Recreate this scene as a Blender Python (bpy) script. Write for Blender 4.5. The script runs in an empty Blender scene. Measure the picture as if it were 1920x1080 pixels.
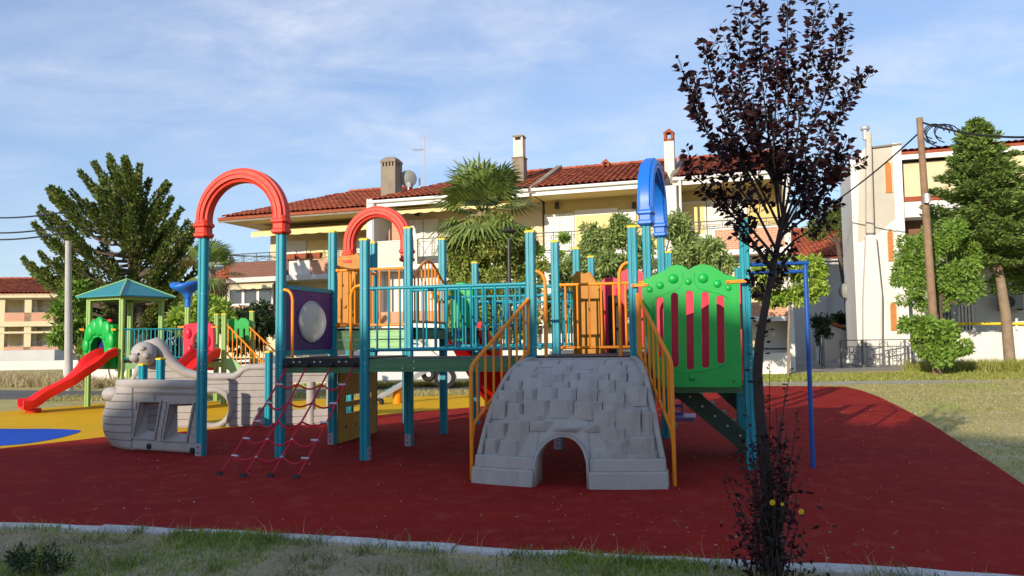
import bpy, math, random
import numpy as np
from mathutils import Vector
from mathutils.geometry import tessellate_polygon

random.seed(7)
RNG = np.random.default_rng(11)
scene = bpy.context.scene
COL = scene.collection
rad = math.radians

# ------------------------------------------------------------------ camera
F_PX, CAM_H, PITCH, ROLL = 1440.0, 1.40, math.atan(94 / 1440.0), rad(0.8)
cam_data = bpy.data.cameras.new('camera')
cam_data.sensor_width = 36.0
cam_data.lens = 36.0 * F_PX / 1920.0
cam_data.clip_start = 0.05
cam_data.clip_end = 4000.0
cam = bpy.data.objects.new('camera', cam_data)
COL.objects.link(cam)
cam.location = (0, 0, CAM_H)
cam.rotation_mode = 'QUATERNION'
from mathutils import Euler, Quaternion
cam.rotation_quaternion = Euler((rad(90) + PITCH, 0, 0)).to_quaternion() @ Quaternion((0, 0, 1), -ROLL)
scene.camera = cam

# ------------------------------------------------------------------ sky and sun
SUN_EL, SUN_AZ = rad(17.5), rad(33.0)      # light travels towards (sin az, cos az)
world = bpy.data.worlds.new('World')
scene.world = world
world.use_nodes = True
nt = world.node_tree
nt.nodes.clear()
def wn(t, **kw):
    n = nt.nodes.new(t)
    for k, v in kw.items(): setattr(n, k, v)
    return n
sky = wn('ShaderNodeTexSky', sky_type='NISHITA', sun_disc=False)
sky.sun_elevation = SUN_EL
sky.sun_rotation = rad(180) + SUN_AZ
sky.air_density, sky.dust_density, sky.ozone_density, sky.altitude = 1.1, 0.25, 3.0, 50
tc = wn('ShaderNodeTexCoord')
sep = wn('ShaderNodeSeparateXYZ'); nt.links.new(tc.outputs['Generated'], sep.inputs[0])
addz = wn('ShaderNodeMath', operation='ADD'); nt.links.new(sep.outputs[2], addz.inputs[0]); addz.inputs[1].default_value = 0.22
mxz = wn('ShaderNodeMath', operation='MAXIMUM'); nt.links.new(addz.outputs[0], mxz.inputs[0]); mxz.inputs[1].default_value = 0.05
dx = wn('ShaderNodeMath', operation='DIVIDE'); nt.links.new(sep.outputs[0], dx.inputs[0]); nt.links.new(mxz.outputs[0], dx.inputs[1])
dy = wn('ShaderNodeMath', operation='DIVIDE'); nt.links.new(sep.outputs[1], dy.inputs[0]); nt.links.new(mxz.outputs[0], dy.inputs[1])
cmb = wn('ShaderNodeCombineXYZ'); nt.links.new(dx.outputs[0], cmb.inputs[0]); nt.links.new(dy.outputs[0], cmb.inputs[1])
def cloud(scale, rot, sx, sy, detail, rough, lo, hi, off=(0, 0, 0)):
    mp = wn('ShaderNodeMapping'); mp.inputs['Location'].default_value = off
    mp.inputs['Rotation'].default_value = (0, 0, rot); mp.inputs['Scale'].default_value = (sx, sy, 1)
    nt.links.new(cmb.outputs[0], mp.inputs[0])
    no = wn('ShaderNodeTexNoise'); no.inputs['Scale'].default_value = scale; no.inputs['Detail'].default_value = detail
    no.inputs['Roughness'].default_value = rough; no.inputs['Distortion'].default_value = 0.5
    nt.links.new(mp.outputs[0], no.inputs['Vector'])
    mr = wn('ShaderNodeMapRange'); mr.inputs['From Min'].default_value = lo; mr.inputs['From Max'].default_value = hi
    nt.links.new(no.outputs['Fac'], mr.inputs['Value'])
    return mr
big = cloud(0.85, 0.5, 1, 1.3, 3, 0.5, 0.43, 0.62, (7.7, -1.4, 0))
mid = cloud(2.6, -0.6, 1.0, 1.6, 7, 0.6, 0.30, 0.75, (5.0, 2.0, 0))
fin = cloud(11.0, 0.5, 1.0, 1.5, 5, 0.65, 0.28, 0.75)
m1 = wn('ShaderNodeMath', operation='MULTIPLY'); nt.links.new(big.outputs[0], m1.inputs[0]); nt.links.new(mid.outputs[0], m1.inputs[1])
ad = wn('ShaderNodeMath', operation='MULTIPLY_ADD'); nt.links.new(fin.outputs[0], ad.inputs[0]); ad.inputs[1].default_value = 0.5; ad.inputs[2].default_value = 0.6
m2 = wn('ShaderNodeMath', operation='MULTIPLY'); nt.links.new(m1.outputs[0], m2.inputs[0]); nt.links.new(ad.outputs[0], m2.inputs[1])
m3 = wn('ShaderNodeMath', operation='MULTIPLY_ADD', use_clamp=True); nt.links.new(m2.outputs[0], m3.inputs[0]); m3.inputs[1].default_value = 0.85; m3.inputs[2].default_value = 0.0
mixc = wn('ShaderNodeMixRGB'); nt.links.new(m3.outputs[0], mixc.inputs['Fac']); veil = wn('ShaderNodeMixRGB'); veil.inputs['Fac'].default_value = 0.58; veil.inputs['Color2'].default_value = (1.0, 1.3, 2.2, 1)   # thin even high haze
nt.links.new(sky.outputs[0], veil.inputs['Color1']); nt.links.new(veil.outputs[0], mixc.inputs['Color1'])
mixc.inputs['Color2'].default_value = (3.0, 3.2, 3.7, 1)
bg = wn('ShaderNodeBackground'); bg.inputs['Strength'].default_value = 0.15
nt.links.new(mixc.outputs[0], bg.inputs['Color'])
wo = wn('ShaderNodeOutputWorld'); nt.links.new(bg.outputs[0], wo.inputs['Surface'])

sun_data = bpy.data.lights.new('sun', 'SUN')
sun_data.energy = 3.2
sun_data.angle = rad(0.5)
sun_data.color = (1.0, 0.88, 0.71)
sun = bpy.data.objects.new('sun', sun_data)
COL.objects.link(sun)
SUN_DIR = Vector((math.sin(SUN_AZ) * math.cos(SUN_EL), math.cos(SUN_AZ) * math.cos(SUN_EL), -math.sin(SUN_EL)))
sun.rotation_euler = SUN_DIR.to_track_quat('-Z', 'Y').to_euler()
sun.location = (-20, -20, 30)

vs = scene.view_settings
vs.view_transform = 'Standard'
vs.look = 'None'
vs.exposure = 0.88
vs.gamma = 1.0
vs.use_curve_mapping = False
scene.render.engine = 'CYCLES'
scene.cycles.use_denoising = True
scene.cycles.max_bounces = 6
scene.cycles.transparent_max_bounces = 12
scene.cycles.caustics_reflective = False
scene.cycles.caustics_refractive = False

# ------------------------------------------------------------------ surveying helpers (photo ray -> real position)
_cp, _sp, _cr, _sr = math.cos(PITCH), math.sin(PITCH), math.cos(ROLL), math.sin(ROLL)
def ray(x, y):
    a, b = (x - 960) / F_PX, (540 - y) / F_PX
    a, b = a * _cr + b * _sr, -a * _sr + b * _cr
    return (a, _cp - b * _sp, _sp + b * _cp)
def at(x, y, Y):
    d = ray(x, y); t = Y / d[1]
    return Vector((d[0] * t, Y, CAM_H + d[2] * t))
def ground(x, y, z=0.0):
    d = ray(x, y); t = (z - CAM_H) / d[2]
    return Vector((d[0] * t, d[1] * t, z))
class Frame:
    """a local frame on the ground: origin, turn about z; hit() finds local (x, z) seen at a pixel on the plane local y = const"""
    def __init__(s, o, deg):
        a = rad(deg); s.o = (o[0], o[1]); s.deg = deg
        s.X = (math.cos(a), math.sin(a)); s.Y = (-math.sin(a), math.cos(a))
    def hit(s, px, py, y=0.0):
        d = ray(px, py)
        q = -s.o[0] * s.Y[0] - s.o[1] * s.Y[1]
        t = (y - q) / (d[0] * s.Y[0] + d[1] * s.Y[1])
        wx, wy = d[0] * t - s.o[0], d[1] * t - s.o[1]
        return (wx * s.X[0] + wy * s.X[1], CAM_H + d[2] * t)
    def loc(s, wx, wy):
        a, b = wx - s.o[0], wy - s.o[1]
        return (a * s.X[0] + b * s.X[1], a * s.Y[0] + b * s.Y[1])

# ------------------------------------------------------------------ mesh helpers
class MB:
    def __init__(s): s.v = []; s.f = []
    def add(s, vs, fs):
        n = len(s.v); s.v += [tuple(p) for p in vs]; s.f += [tuple(i + n for i in f) for f in fs]; return s
    def box(s, x0, x1, y0, y1, z0, z1):
        return s.add([(x0, y0, z0), (x1, y0, z0), (x1, y1, z0), (x0, y1, z0), (x0, y0, z1), (x1, y0, z1), (x1, y1, z1), (x0, y1, z1)],
                     [(0, 3, 2, 1), (4, 5, 6, 7), (0, 1, 5, 4), (1, 2, 6, 5), (2, 3, 7, 6), (3, 0, 4, 7)])
    def bar(s, p, q, w, h, up=(0, 0, 1)):
        """rectangular bar from p to q, width w across, height h along up"""
        p, q = Vector(p), Vector(q); d = (q - p).normalized(); up = Vector(up)
        sx = d.cross(up)
        if sx.length < 1e-5: sx = d.cross(Vector((0, 1, 0)))
        sx = sx.normalized() * w / 2; u = sx.cross(d).normalized() * h / 2
        vs = [p - sx - u, p + sx - u, p + sx + u, p - sx + u, q - sx - u, q + sx - u, q + sx + u, q - sx + u]
        return s.add(vs, [(0, 1, 2, 3), (7, 6, 5, 4), (0, 4, 5, 1), (1, 5, 6, 2), (2, 6, 7, 3), (3, 7, 4, 0)])
    def tube(s, pts, r, n=8, cap=True):
        pts = [Vector(p) for p in pts]; rs = r if isinstance(r, (list, tuple)) else [r] * len(pts)
        rings = []; prev = None
        for i, p in enumerate(pts):
            a = pts[max(i - 1, 0)]; b = pts[min(i + 1, len(pts) - 1)]
            d = (b - a).normalized()
            if prev is None:
                prev = d.orthogonal().normalized()
            prev = (prev - d * prev.dot(d))
            if prev.length < 1e-6: prev = d.orthogonal()
            prev = prev.normalized(); o = d.cross(prev)
            rings.append([p + (prev * math.cos(2 * math.pi * k / n) + o * math.sin(2 * math.pi * k / n)) * rs[i] for k in range(n)])
        return s.loft(rings, True, cap)
    def loft(s, rings, closed=True, cap=True):
        n = len(rings[0]); base = len(s.v)
        for R in rings: s.v += [tuple(p) for p in R]
        for i in range(len(rings) - 1):
            for k in range(n if closed else n - 1):
                a = base + i * n + k; b = base + i * n + (k + 1) % n
                s.f.append((a, b, b + n, a + n))
        if cap and closed:
            s.f.append(tuple(base + k for k in reversed(range(n))))
            s.f.append(tuple(base + (len(rings) - 1) * n + k for k in range(n)))
        return s
    def slab(s, outer, c0, c1, fn, holes=()):
        """flat outline (a, b) with holes, extruded from c0 to c1; fn(a, b, c) -> point"""
        loops = [list(outer)] + [list(h) for h in holes]
        flat = [p for l in loops for p in l]; n = len(flat)
        tris = tessellate_polygon([[Vector((p[0], p[1], 0)) for p in l] for l in loops])
        b = len(s.v)
        s.v += [tuple(fn(p[0], p[1], c0)) for p in flat] + [tuple(fn(p[0], p[1], c1)) for p in flat]
        for t in tris:
            s.f.append((b + t[0], b + t[1], b + t[2])); s.f.append((b + n + t[2], b + n + t[1], b + n + t[0]))
        i0 = 0
        for l in loops:
            m = len(l)
            for k in range(m):
                p, q = b + i0 + k, b + i0 + (k + 1) % m
                s.f.append((p, q, q + n, p + n))
            i0 += m
        return s
    def dome(s, c, r, ax, ay, az, n=14, m=5, h=1.0):
        """half ball: flat base spanned by ax, ay, rising along az"""
        c, ax, ay, az = Vector(c), Vector(ax), Vector(ay), Vector(az); rings = []
        for j in range(m):
            t = j / m * math.pi / 2
            rings.append([c + (ax * math.cos(2 * math.pi * k / n) + ay * math.sin(2 * math.pi * k / n)) * r * math.cos(t) + az * r * h * math.sin(t) for k in range(n)])
        base = len(s.v); s.loft(rings, True, False); s.v.append(tuple(c + az * r * h)); top = len(s.v) - 1
        for k in range(n): s.f.append((base + (m - 1) * n + k, base + (m - 1) * n + (k + 1) % n, top))
        return s
    def ball(s, c, rx, ry, rz, n=14, m=9):
        c = Vector(c); rings = []
        for j in range(1, m):
            t = math.pi * j / m
            rings.append([c + Vector((rx * math.sin(t) * math.cos(2 * math.pi * k / n), ry * math.sin(t) * math.sin(2 * math.pi * k / n), -rz * math.cos(t))) for k in range(n)])
        return s.loft(rings, True, True)
    def mesh(s, name, mat, smooth=False):
        me = bpy.data.meshes.new(name); me.from_pydata(s.v, [], s.f)
        import bmesh
        bm = bmesh.new(); bm.from_mesh(me); bmesh.ops.recalc_face_normals(bm, faces=bm.faces); bm.to_mesh(me); bm.free()
        if mat: me.materials.append(mat)
        if smooth is not False:
            me.shade_smooth()
            if smooth is not True: me.set_sharp_from_angle(angle=rad(smooth))
        return me
    def build(s, name, mat, parent=None, smooth=False, bevel=0.0, segs=2):
        o = obj(name, s.mesh(name, mat, smooth), parent)
        if name in ('bolts', 'branches', 'hand_holds', 'snout', 'eyes', 'chimney_vents', 'vents', 'shoots', 'stems', 'gate_rail', 'gate_panel', 'gate_bars', 'grille', 'balcony_railing', 'stand', 'brackets', 'side_boom', 'top_boom', 'bolt_recess'): o['kind'] = 'stuff'
        if bevel: add_bevel(o, bevel, segs)
        return o
def add_bevel(o, w, segs=2):
    m = o.modifiers.new('bevel', 'BEVEL'); m.width = w; m.segments = segs; m.limit_method = 'ANGLE'; m.angle_limit = rad(40); m.harden_normals = False
def obj(name, data, parent=None, loc=None, rot=None, scale=None):
    o = bpy.data.objects.new(name, data); COL.objects.link(o)
    if name == 'bolts': o['kind'] = 'stuff'
    if parent: o.parent = parent
    if loc is not None: o.location = loc
    if rot is not None: o.rotation_euler = rot
    if scale is not None: o.scale = scale
    return o
def tag(o, label, cat, group=None, kind=None):
    o['label'] = label; o['category'] = cat
    if group: o['group'] = group
    if kind: o['kind'] = kind
    return o
def empty(name, loc=(0, 0, 0), deg=0.0):
    o = bpy.data.objects.new(name, None); COL.objects.link(o)
    o.location = (loc[0], loc[1], loc[2] if len(loc) > 2 else 0); o.rotation_euler = (0, 0, rad(deg)); o.empty_display_size = 0.2
    return o
def fast_mesh(name, verts, faces, mat, k):
    """numpy verts (n,3), faces (m,k)"""
    me = bpy.data.meshes.new(name); nv, nf = len(verts), len(faces)
    me.vertices.add(nv); me.vertices.foreach_set('co', np.asarray(verts, np.float32).ravel())
    me.loops.add(nf * k); me.loops.foreach_set('vertex_index', np.asarray(faces, np.int32).ravel())
    me.polygons.add(nf); me.polygons.foreach_set('loop_start', np.arange(0, nf * k, k, dtype=np.int32))
    try: me.polygons.foreach_set('loop_total', np.full(nf, k, np.int32))
    except Exception: pass
    me.update(calc_edges=True); me.validate()
    if mat: me.materials.append(mat)
    return me

# ------------------------------------------------------------------ materials
def mat(name, col, rough=0.5, noise=0.0, scale=8.0, col2=None, bump=0.0, bscale=60.0, spec=0.35, metal=0.0, coord='Object', detail=6, dist=0.02, dirt=None):
    m = bpy.data.materials.new(name); m.use_nodes = True; t = m.node_tree; b = t.nodes['Principled BSDF']
    b.inputs['Roughness'].default_value = rough; b.inputs['Metallic'].default_value = metal; b.inputs['Specular IOR Level'].default_value = spec
    b.inputs['Base Color'].default_value = (*col, 1)
    if noise or bump or dirt:
        c = t.nodes.new('ShaderNodeTexCoord')
    if noise:
        n = t.nodes.new('ShaderNodeTexNoise'); n.inputs['Scale'].default_value = scale; n.inputs['Detail'].default_value = detail; n.inputs['Roughness'].default_value = 0.62
        t.links.new(c.outputs[coord], n.inputs['Vector'])
        r = t.nodes.new('ShaderNodeMapRange'); r.inputs['From Min'].default_value = 0.3; r.inputs['From Max'].default_value = 0.7
        t.links.new(n.outputs['Fac'], r.inputs['Value'])
        x = t.nodes.new('ShaderNodeMixRGB'); t.links.new(r.outputs[0], x.inputs['Fac'])
        c2 = col2 if col2 else tuple(v * (1 - noise) for v in col)
        x.inputs['Color1'].default_value = (*col, 1); x.inputs['Color2'].default_value = (*c2, 1)
        last = x.outputs[0]
        if dirt:
            n2 = t.nodes.new('ShaderNodeTexNoise'); n2.inputs['Scale'].default_value = dirt[1]; n2.inputs['Detail'].default_value = 8; n2.inputs['Roughness'].default_value = 0.7
            mp = t.nodes.new('ShaderNodeMapping'); mp.inputs['Scale'].default_value = dirt[3] if len(dirt) > 3 else (1, 1, 0.35)
            t.links.new(c.outputs[coord], mp.inputs[0]); t.links.new(mp.outputs[0], n2.inputs['Vector'])
            r2 = t.nodes.new('ShaderNodeMapRange'); r2.inputs['From Min'].default_value = 0.52; r2.inputs['From Max'].default_value = 0.75; r2.inputs['To Max'].default_value = dirt[2]
            t.links.new(n2.outputs['Fac'], r2.inputs['Value'])
            x2 = t.nodes.new('ShaderNodeMixRGB'); t.links.new(r2.outputs[0], x2.inputs['Fac']); t.links.new(last, x2.inputs['Color1']); x2.inputs['Color2'].default_value = (*dirt[0], 1)
            last = x2.outputs[0]
        t.links.new(last, b.inputs['Base Color'])
        rr = t.nodes.new('ShaderNodeMapRange'); rr.inputs['To Min'].default_value = max(0.05, rough - 0.08); rr.inputs['To Max'].default_value = min(1, rough + 0.12)
        t.links.new(n.outputs['Fac'], rr.inputs['Value']); t.links.new(rr.outputs[0], b.inputs['Roughness'])
    if bump:
        n = t.nodes.new('ShaderNodeTexNoise'); n.inputs['Scale'].default_value = bscale; n.inputs['Detail'].default_value = 4
        t.links.new(c.outputs[coord], n.inputs['Vector'])
        u = t.nodes.new('ShaderNodeBump'); u.inputs['Strength'].default_value = bump; u.inputs['Distance'].default_value = dist
        t.links.new(n.outputs['Fac'], u.inputs['Height']); t.links.new(u.outputs[0], b.inputs['Normal'])
    return m
def leaf_mat(name, c1, c2, trans=0.3, rough=0.5, c3=None, spec=0.35):
    """foliage: every leaf its own shade between c1 and c2, some light passing through"""
    m = bpy.data.materials.new(name); m.use_nodes = True; t = m.node_tree; b = t.nodes['Principled BSDF']
    g = t.nodes.new('ShaderNodeNewGeometry'); r = t.nodes.new('ShaderNodeValToRGB')
    r.color_ramp.elements[0].color = (*c1, 1); r.color_ramp.elements[1].color = (*c2, 1)
    if c3:
        e = r.color_ramp.elements.new(0.88); e.color = (*c2, 1); r.color_ramp.elements[-1].color = (*c3, 1)
    t.links.new(g.outputs['Random Per Island'], r.inputs['Fac'])
    t.links.new(r.outputs[0], b.inputs['Base Color']); b.inputs['Roughness'].default_value = rough; b.inputs['Specular IOR Level'].default_value = spec
    tr = t.nodes.new('ShaderNodeBsdfTranslucent'); t.links.new(r.outputs[0], tr.inputs['Color'])
    mx = t.nodes.new('ShaderNodeMixShader'); mx.inputs[0].default_value = trans
    t.links.new(b.outputs[0], mx.inputs[1]); t.links.new(tr.outputs[0], mx.inputs[2])
    t.links.new(mx.outputs[0], t.nodes['Material Output'].inputs['Surface'])
    return m
M = {}
M['teal'] = mat('teal_paint', (0.008, 0.265, 0.335), 0.40, 0.16, 5, dirt=((0.06, 0.23, 0.26), 9, 0.35))
M['yellow_cap'] = mat('yellow_cap', (0.72, 0.52, 0.015), 0.45, 0.15, 9)
M['orange'] = mat('orange_paint', (0.85, 0.25, 0.005), 0.38, 0.14, 7)
M['arch_red'] = mat('red_arch_plastic', (0.70, 0.036, 0.012), 0.45, 0.18, 6, dirt=((0.55, 0.07, 0.035), 7, 0.4))
M['arch_blue'] = mat('blue_arch_plastic', (0.012, 0.15, 0.60), 0.36, 0.15, 6)
M['green'] = mat('green_plastic', (0.005, 0.37, 0.055), 0.36, 0.14, 5, dirt=((0.02, 0.28, 0.07), 8, 0.4))
M['purple'] = mat('purple_panel', (0.11, 0.020, 0.165), 0.45, 0.2, 5)
M['grey_plastic'] = mat('grey_plastic', (0.37, 0.335, 0.31), 0.55, 0.14, 5, dirt=((0.25, 0.215, 0.19), 5, 0.6), bump=0.12, bscale=180, dist=0.004)
M['ramp_grey'] = mat('ramp_grey', (0.40, 0.375, 0.345), 0.55, 0.16, 4, dirt=((0.24, 0.215, 0.195), 6, 0.6), bump=0.15, bscale=150, dist=0.004)
M['slide_red'] = mat('red_slide_plastic', (0.72, 0.018, 0.016), 0.28, 0.12, 4)
M['hood_red'] = mat('pink_red_plastic', (0.70, 0.022, 0.06), 0.34, 0.12, 4)
M['lime'] = mat('lime_paint', (0.26, 0.44, 0.11), 0.42, 0.14, 6)
M['deck'] = mat('dark_deck', (0.045, 0.038, 0.036), 0.6, 0.35, 20, bump=0.2, bscale=120, dist=0.004)
M['beam_green'] = mat('green_beam', (0.075, 0.21, 0.10), 0.45, 0.18, 7)
M['beam_light'] = mat('light_green_beam', (0.27, 0.50, 0.22), 0.45, 0.14, 7)
M['stair'] = mat('dark_green_metal', (0.022, 0.060, 0.040), 0.5, 0.3, 9)
M['black'] = mat('black_rubber', (0.014, 0.014, 0.016), 0.6, 0.3, 12)
M['rope'] = mat('red_rope', (0.58, 0.016, 0.045), 0.75, 0.3, 90, bump=0.5, bscale=400, dist=0.002)
M['metal'] = mat('grey_metal', (0.52, 0.52, 0.54), 0.42, 0.2, 12, metal=0.4)
M['bracket'] = mat('galvanised_bracket', (0.38, 0.33, 0.42), 0.5, 0.25, 14, metal=0.2)
M['bolt'] = mat('bolt', (0.10, 0.09, 0.09), 0.4, 0.2, 30, metal=0.5)
M['gold'] = mat('gold_climbing_panel', (0.44, 0.175, 0.006), 0.48, 0.18, 6)
M['board'] = mat('ochre_board', (0.56, 0.30, 0.045), 0.5, 0.2, 5)
M['mono_blue'] = mat('blue_bar_paint', (0.012, 0.085, 0.36), 0.38, 0.15, 6)
M['lilac'] = mat('lilac_plastic', (0.28, 0.16, 0.46), 0.4, 0.1, 5)
M['navy'] = mat('navy_panel', (0.012, 0.012, 0.11), 0.45, 0.1, 5)
M['roof_teal'] = mat('teal_roof', (0.03, 0.23, 0.27), 0.42, 0.12, 3)

# ================================================================== ground
def ground_mat(name, cols, scales, bump=0.6, bscale=40, dist=0.03, rough=0.95):
    """soil/grass blend: three colours mixed by two noises, with fine grain"""
    m = bpy.data.materials.new(name); m.use_nodes = True; t = m.node_tree; b = t.nodes['Principled BSDF']; b.inputs['Roughness'].default_value = rough
    b.inputs['Specular IOR Level'].default_value = 0.15
    c = t.nodes.new('ShaderNodeTexCoord')
    def nz(s, lo, hi, d=8, r=0.65):
        n = t.nodes.new('ShaderNodeTexNoise'); n.inputs['Scale'].default_value = s; n.inputs['Detail'].default_value = d; n.inputs['Roughness'].default_value = r
        t.links.new(c.outputs['Object'], n.inputs['Vector'])
        q = t.nodes.new('ShaderNodeMapRange'); q.inputs['From Min'].default_value = lo; q.inputs['From Max'].default_value = hi
        t.links.new(n.outputs['Fac'], q.inputs['Value']); return q.outputs[0]
    def mx(f, a, b2, mode='MIX'):
        x = t.nodes.new('ShaderNodeMixRGB'); x.blend_type = mode
        if isinstance(f, float): x.inputs['Fac'].default_value = f
        else: t.links.new(f, x.inputs['Fac'])
        for k, v in (('Color1', a), ('Color2', b2)):
            if isinstance(v, tuple): x.inputs[k].default_value = (*v, 1)
            else: t.links.new(v, x.inputs[k])
        return x.outputs[0]
    a = mx(nz(scales[0], 0.38, 0.62), cols[0], cols[1])
    a = mx(nz(scales[1], 0.50, 0.68), a, cols[2])
    g = mx(nz(scales[2], 0.3, 0.7, 4, 0.8), (0.62, 0.62, 0.62), (1.3, 1.3, 1.3))
    a = mx(1.0, a, g, 'MULTIPLY')
    t.links.new(a, b.inputs['Base Color'])
    n = t.nodes.new('ShaderNodeTexNoise'); n.inputs['Scale'].default_value = bscale; n.inputs['Detail'].default_value = 6
    t.links.new(c.outputs['Object'], n.inputs['Vector'])
    u = t.nodes.new('ShaderNodeBump'); u.inputs['Strength'].default_value = bump; u.inputs['Distance'].default_value = dist
    t.links.new(n.outputs['Fac'], u.inputs['Height']); t.links.new(u.outputs[0], b.inputs['Normal'])
    return m
M['lawn'] = ground_mat('dry_lawn', ((0.50, 0.41, 0.18), (0.36, 0.33, 0.115), (0.54, 0.45, 0.26)), (0.6, 1.3, 25))
M['red_rubber'] = ground_mat('red_rubber', ((0.365, 0.015, 0.010), (0.28, 0.010, 0.007), (0.39, 0.036, 0.024)), (0.35, 4.0, 55), 1.0, 75, 0.03, 0.95)
M['yellow_rubber'] = ground_mat('yellow_rubber', ((0.72, 0.40, 0.004), (0.66, 0.36, 0.004), (0.62, 0.35, 0.015)), (0.5, 1.2, 70), 0.4, 120, 0.01, 0.85)
M['blue_rubber'] = ground_mat('blue_rubber', ((0.012, 0.085, 0.48), (0.010, 0.07, 0.42), (0.02, 0.10, 0.45)), (0.5, 1.2, 70), 0.4, 120, 0.01, 0.85)
M['concrete'] = ground_mat('concrete', ((0.60, 0.585, 0.55), (0.50, 0.485, 0.455), (0.40, 0.385, 0.355)), (1.2, 3.5, 60), 0.5, 60, 0.012)
M['asphalt'] = ground_mat('asphalt', ((0.16, 0.155, 0.145), (0.12, 0.118, 0.112), (0.20, 0.185, 0.165)), (0.3, 1.0, 60), 0.4, 80, 0.01)
M['path'] = ground_mat('sandy_path', ((0.44, 0.40, 0.33), (0.36, 0.33, 0.26), (0.30, 0.26, 0.15)), (0.5, 1.4, 40), 0.5, 40, 0.02)
M['paving'] = ground_mat('yard_paving', ((0.34, 0.325, 0.29), (0.27, 0.26, 0.235), (0.22, 0.21, 0.18)), (0.5, 1.4, 40), 0.3, 40, 0.01)
M['soil'] = ground_mat('foreground_soil', ((0.42, 0.345, 0.22), (0.28, 0.245, 0.13), (0.48, 0.41, 0.30)), (2.0, 4.5, 60), 0.8, 60, 0.03)

def smooth_loop(pts, n=6):
    out = []
    m = len(pts)
    for i in range(m):
        p0, p1, p2, p3 = (np.array(pts[(i + k - 1) % m], float) for k in range(4))
        for j in range(n):
            t = j / n
            out.append(tuple(0.5 * ((2 * p1) + (-p0 + p2) * t + (2 * p0 - 5 * p1 + 4 * p2 - p3) * t * t + (-p0 + 3 * p1 - 3 * p2 + p3) * t ** 3)))
    return out
def sheet(name, pts, z, m, label=None, thick=0.0):
    mb = MB(); mb.slab(pts, z - max(thick, 0.002), z, lambda a, b, c: (a, b, c))
    o = mb.build(name, m); o['kind'] = 'structure'
    return o
g = MB(); g.add([(-600, -60, 0), (600, -60, 0), (600, 1500, 0), (-600, 1500, 0)], [(0, 1, 2, 3)])
go = g.build('ground', M['lawn']); go['kind'] = 'structure'

def gp(x, y): p = ground(x, y); return (p.x, p.y)
KERB = [(-9.0, 7.15), (-6.5, 6.55), gp(0, 986), gp(200, 992), gp(400, 1001), gp(560, 1010), gp(700, 1019), gp(860, 1030), gp(1000, 1039), gp(1200, 1050), gp(1400, 1060), gp(1700, 1074), (3.2, 4.27), (3.9, 4.1)]
RED = KERB + [gp(1920, 912), gp(1862, 872), gp(1800, 832), gp(1745, 796), gp(1700, 771), gp(1650, 746), gp(1615, 733), gp(1585, 726), gp(1500, 725), gp(1430, 725), (4.5, 20.4), (2.0, 20.0), (0.6, 18.0), gp(905, 763), gp(860, 767), gp(780, 773), gp(700, 781), gp(640, 789), (-4.0, 13.1), (-5.3, 12.0), gp(205, 820), gp(100, 832), gp(0, 843), (-9.0, 9.3)]
YEL = [(-9.0, 9.3), gp(0, 843), gp(100, 832), gp(205, 820), (-5.3, 12.0), (-4.0, 13.1), gp(640, 789), gp(700, 781), gp(780, 773), gp(860, 767), gp(905, 763), (0.6, 18.0), (0.4, 18.9), gp(870, 742), gp(720, 746), (-6, 18.3), gp(200, 757), gp(100, 765), gp(0, 773), (-13.5, 14.6), (-13.5, 9.0)]
YELi = [(x, y) for x, y in YEL]
sheet('rubber_surface_yellow', YELi, 0.012, M['yellow_rubber'], thick=0.012)
sheet('rubber_surface_red', RED, 0.016, M['red_rubber'], thick=0.016)
sheet('rubber_surface_blue', smooth_loop([gp(0, 838), gp(80, 829), gp(130, 818), gp(150, 809), gp(100, 806), gp(40, 806), (-9.6, 12.9), (-10.6, 11.4), (-8.6, 10.2)], 5), 0.017, M['blue_rubber'])
# far: beaten path, street, yard
def wavy_strip(xs, y0, y1, seed, amp=0.35, n=40):
    r = random.Random(seed); a = [r.uniform(-amp, amp) for _ in range(n)]; b = [r.uniform(-amp, amp) for _ in range(n)]
    X = [xs[0] + (xs[1] - xs[0]) * i / (n - 1) for i in range(n)]
    return [(X[i], y0(X[i]) + a[i]) for i in range(n)] + [(X[i], y1(X[i]) + b[i]) for i in reversed(range(n))]
sheet('beaten_path', wavy_strip((-1.0, 13.5), lambda x: 20.9 + 0.03 * x, lambda x: 22.5 + 0.05 * x - max(0, (x - 10) * 0.3), 3, 0.22), 0.005, M['path'])
sheet('street', [(-60, 26.0), (-17, 20.6), (-12.5, 19.9), (-7, 20.3), (-2, 20.9), (0.3, 21.4), (0.2, 22.7), (-6, 22.6), (-12, 22.9), (-22, 26.0), (-60, 38)], 0.004, M['asphalt'])
sheet('yard', [(9.3, 28.0), (17.5, 29.6), (18.5, 44), (9.6, 46)], 0.006, M['paving'])

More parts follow.
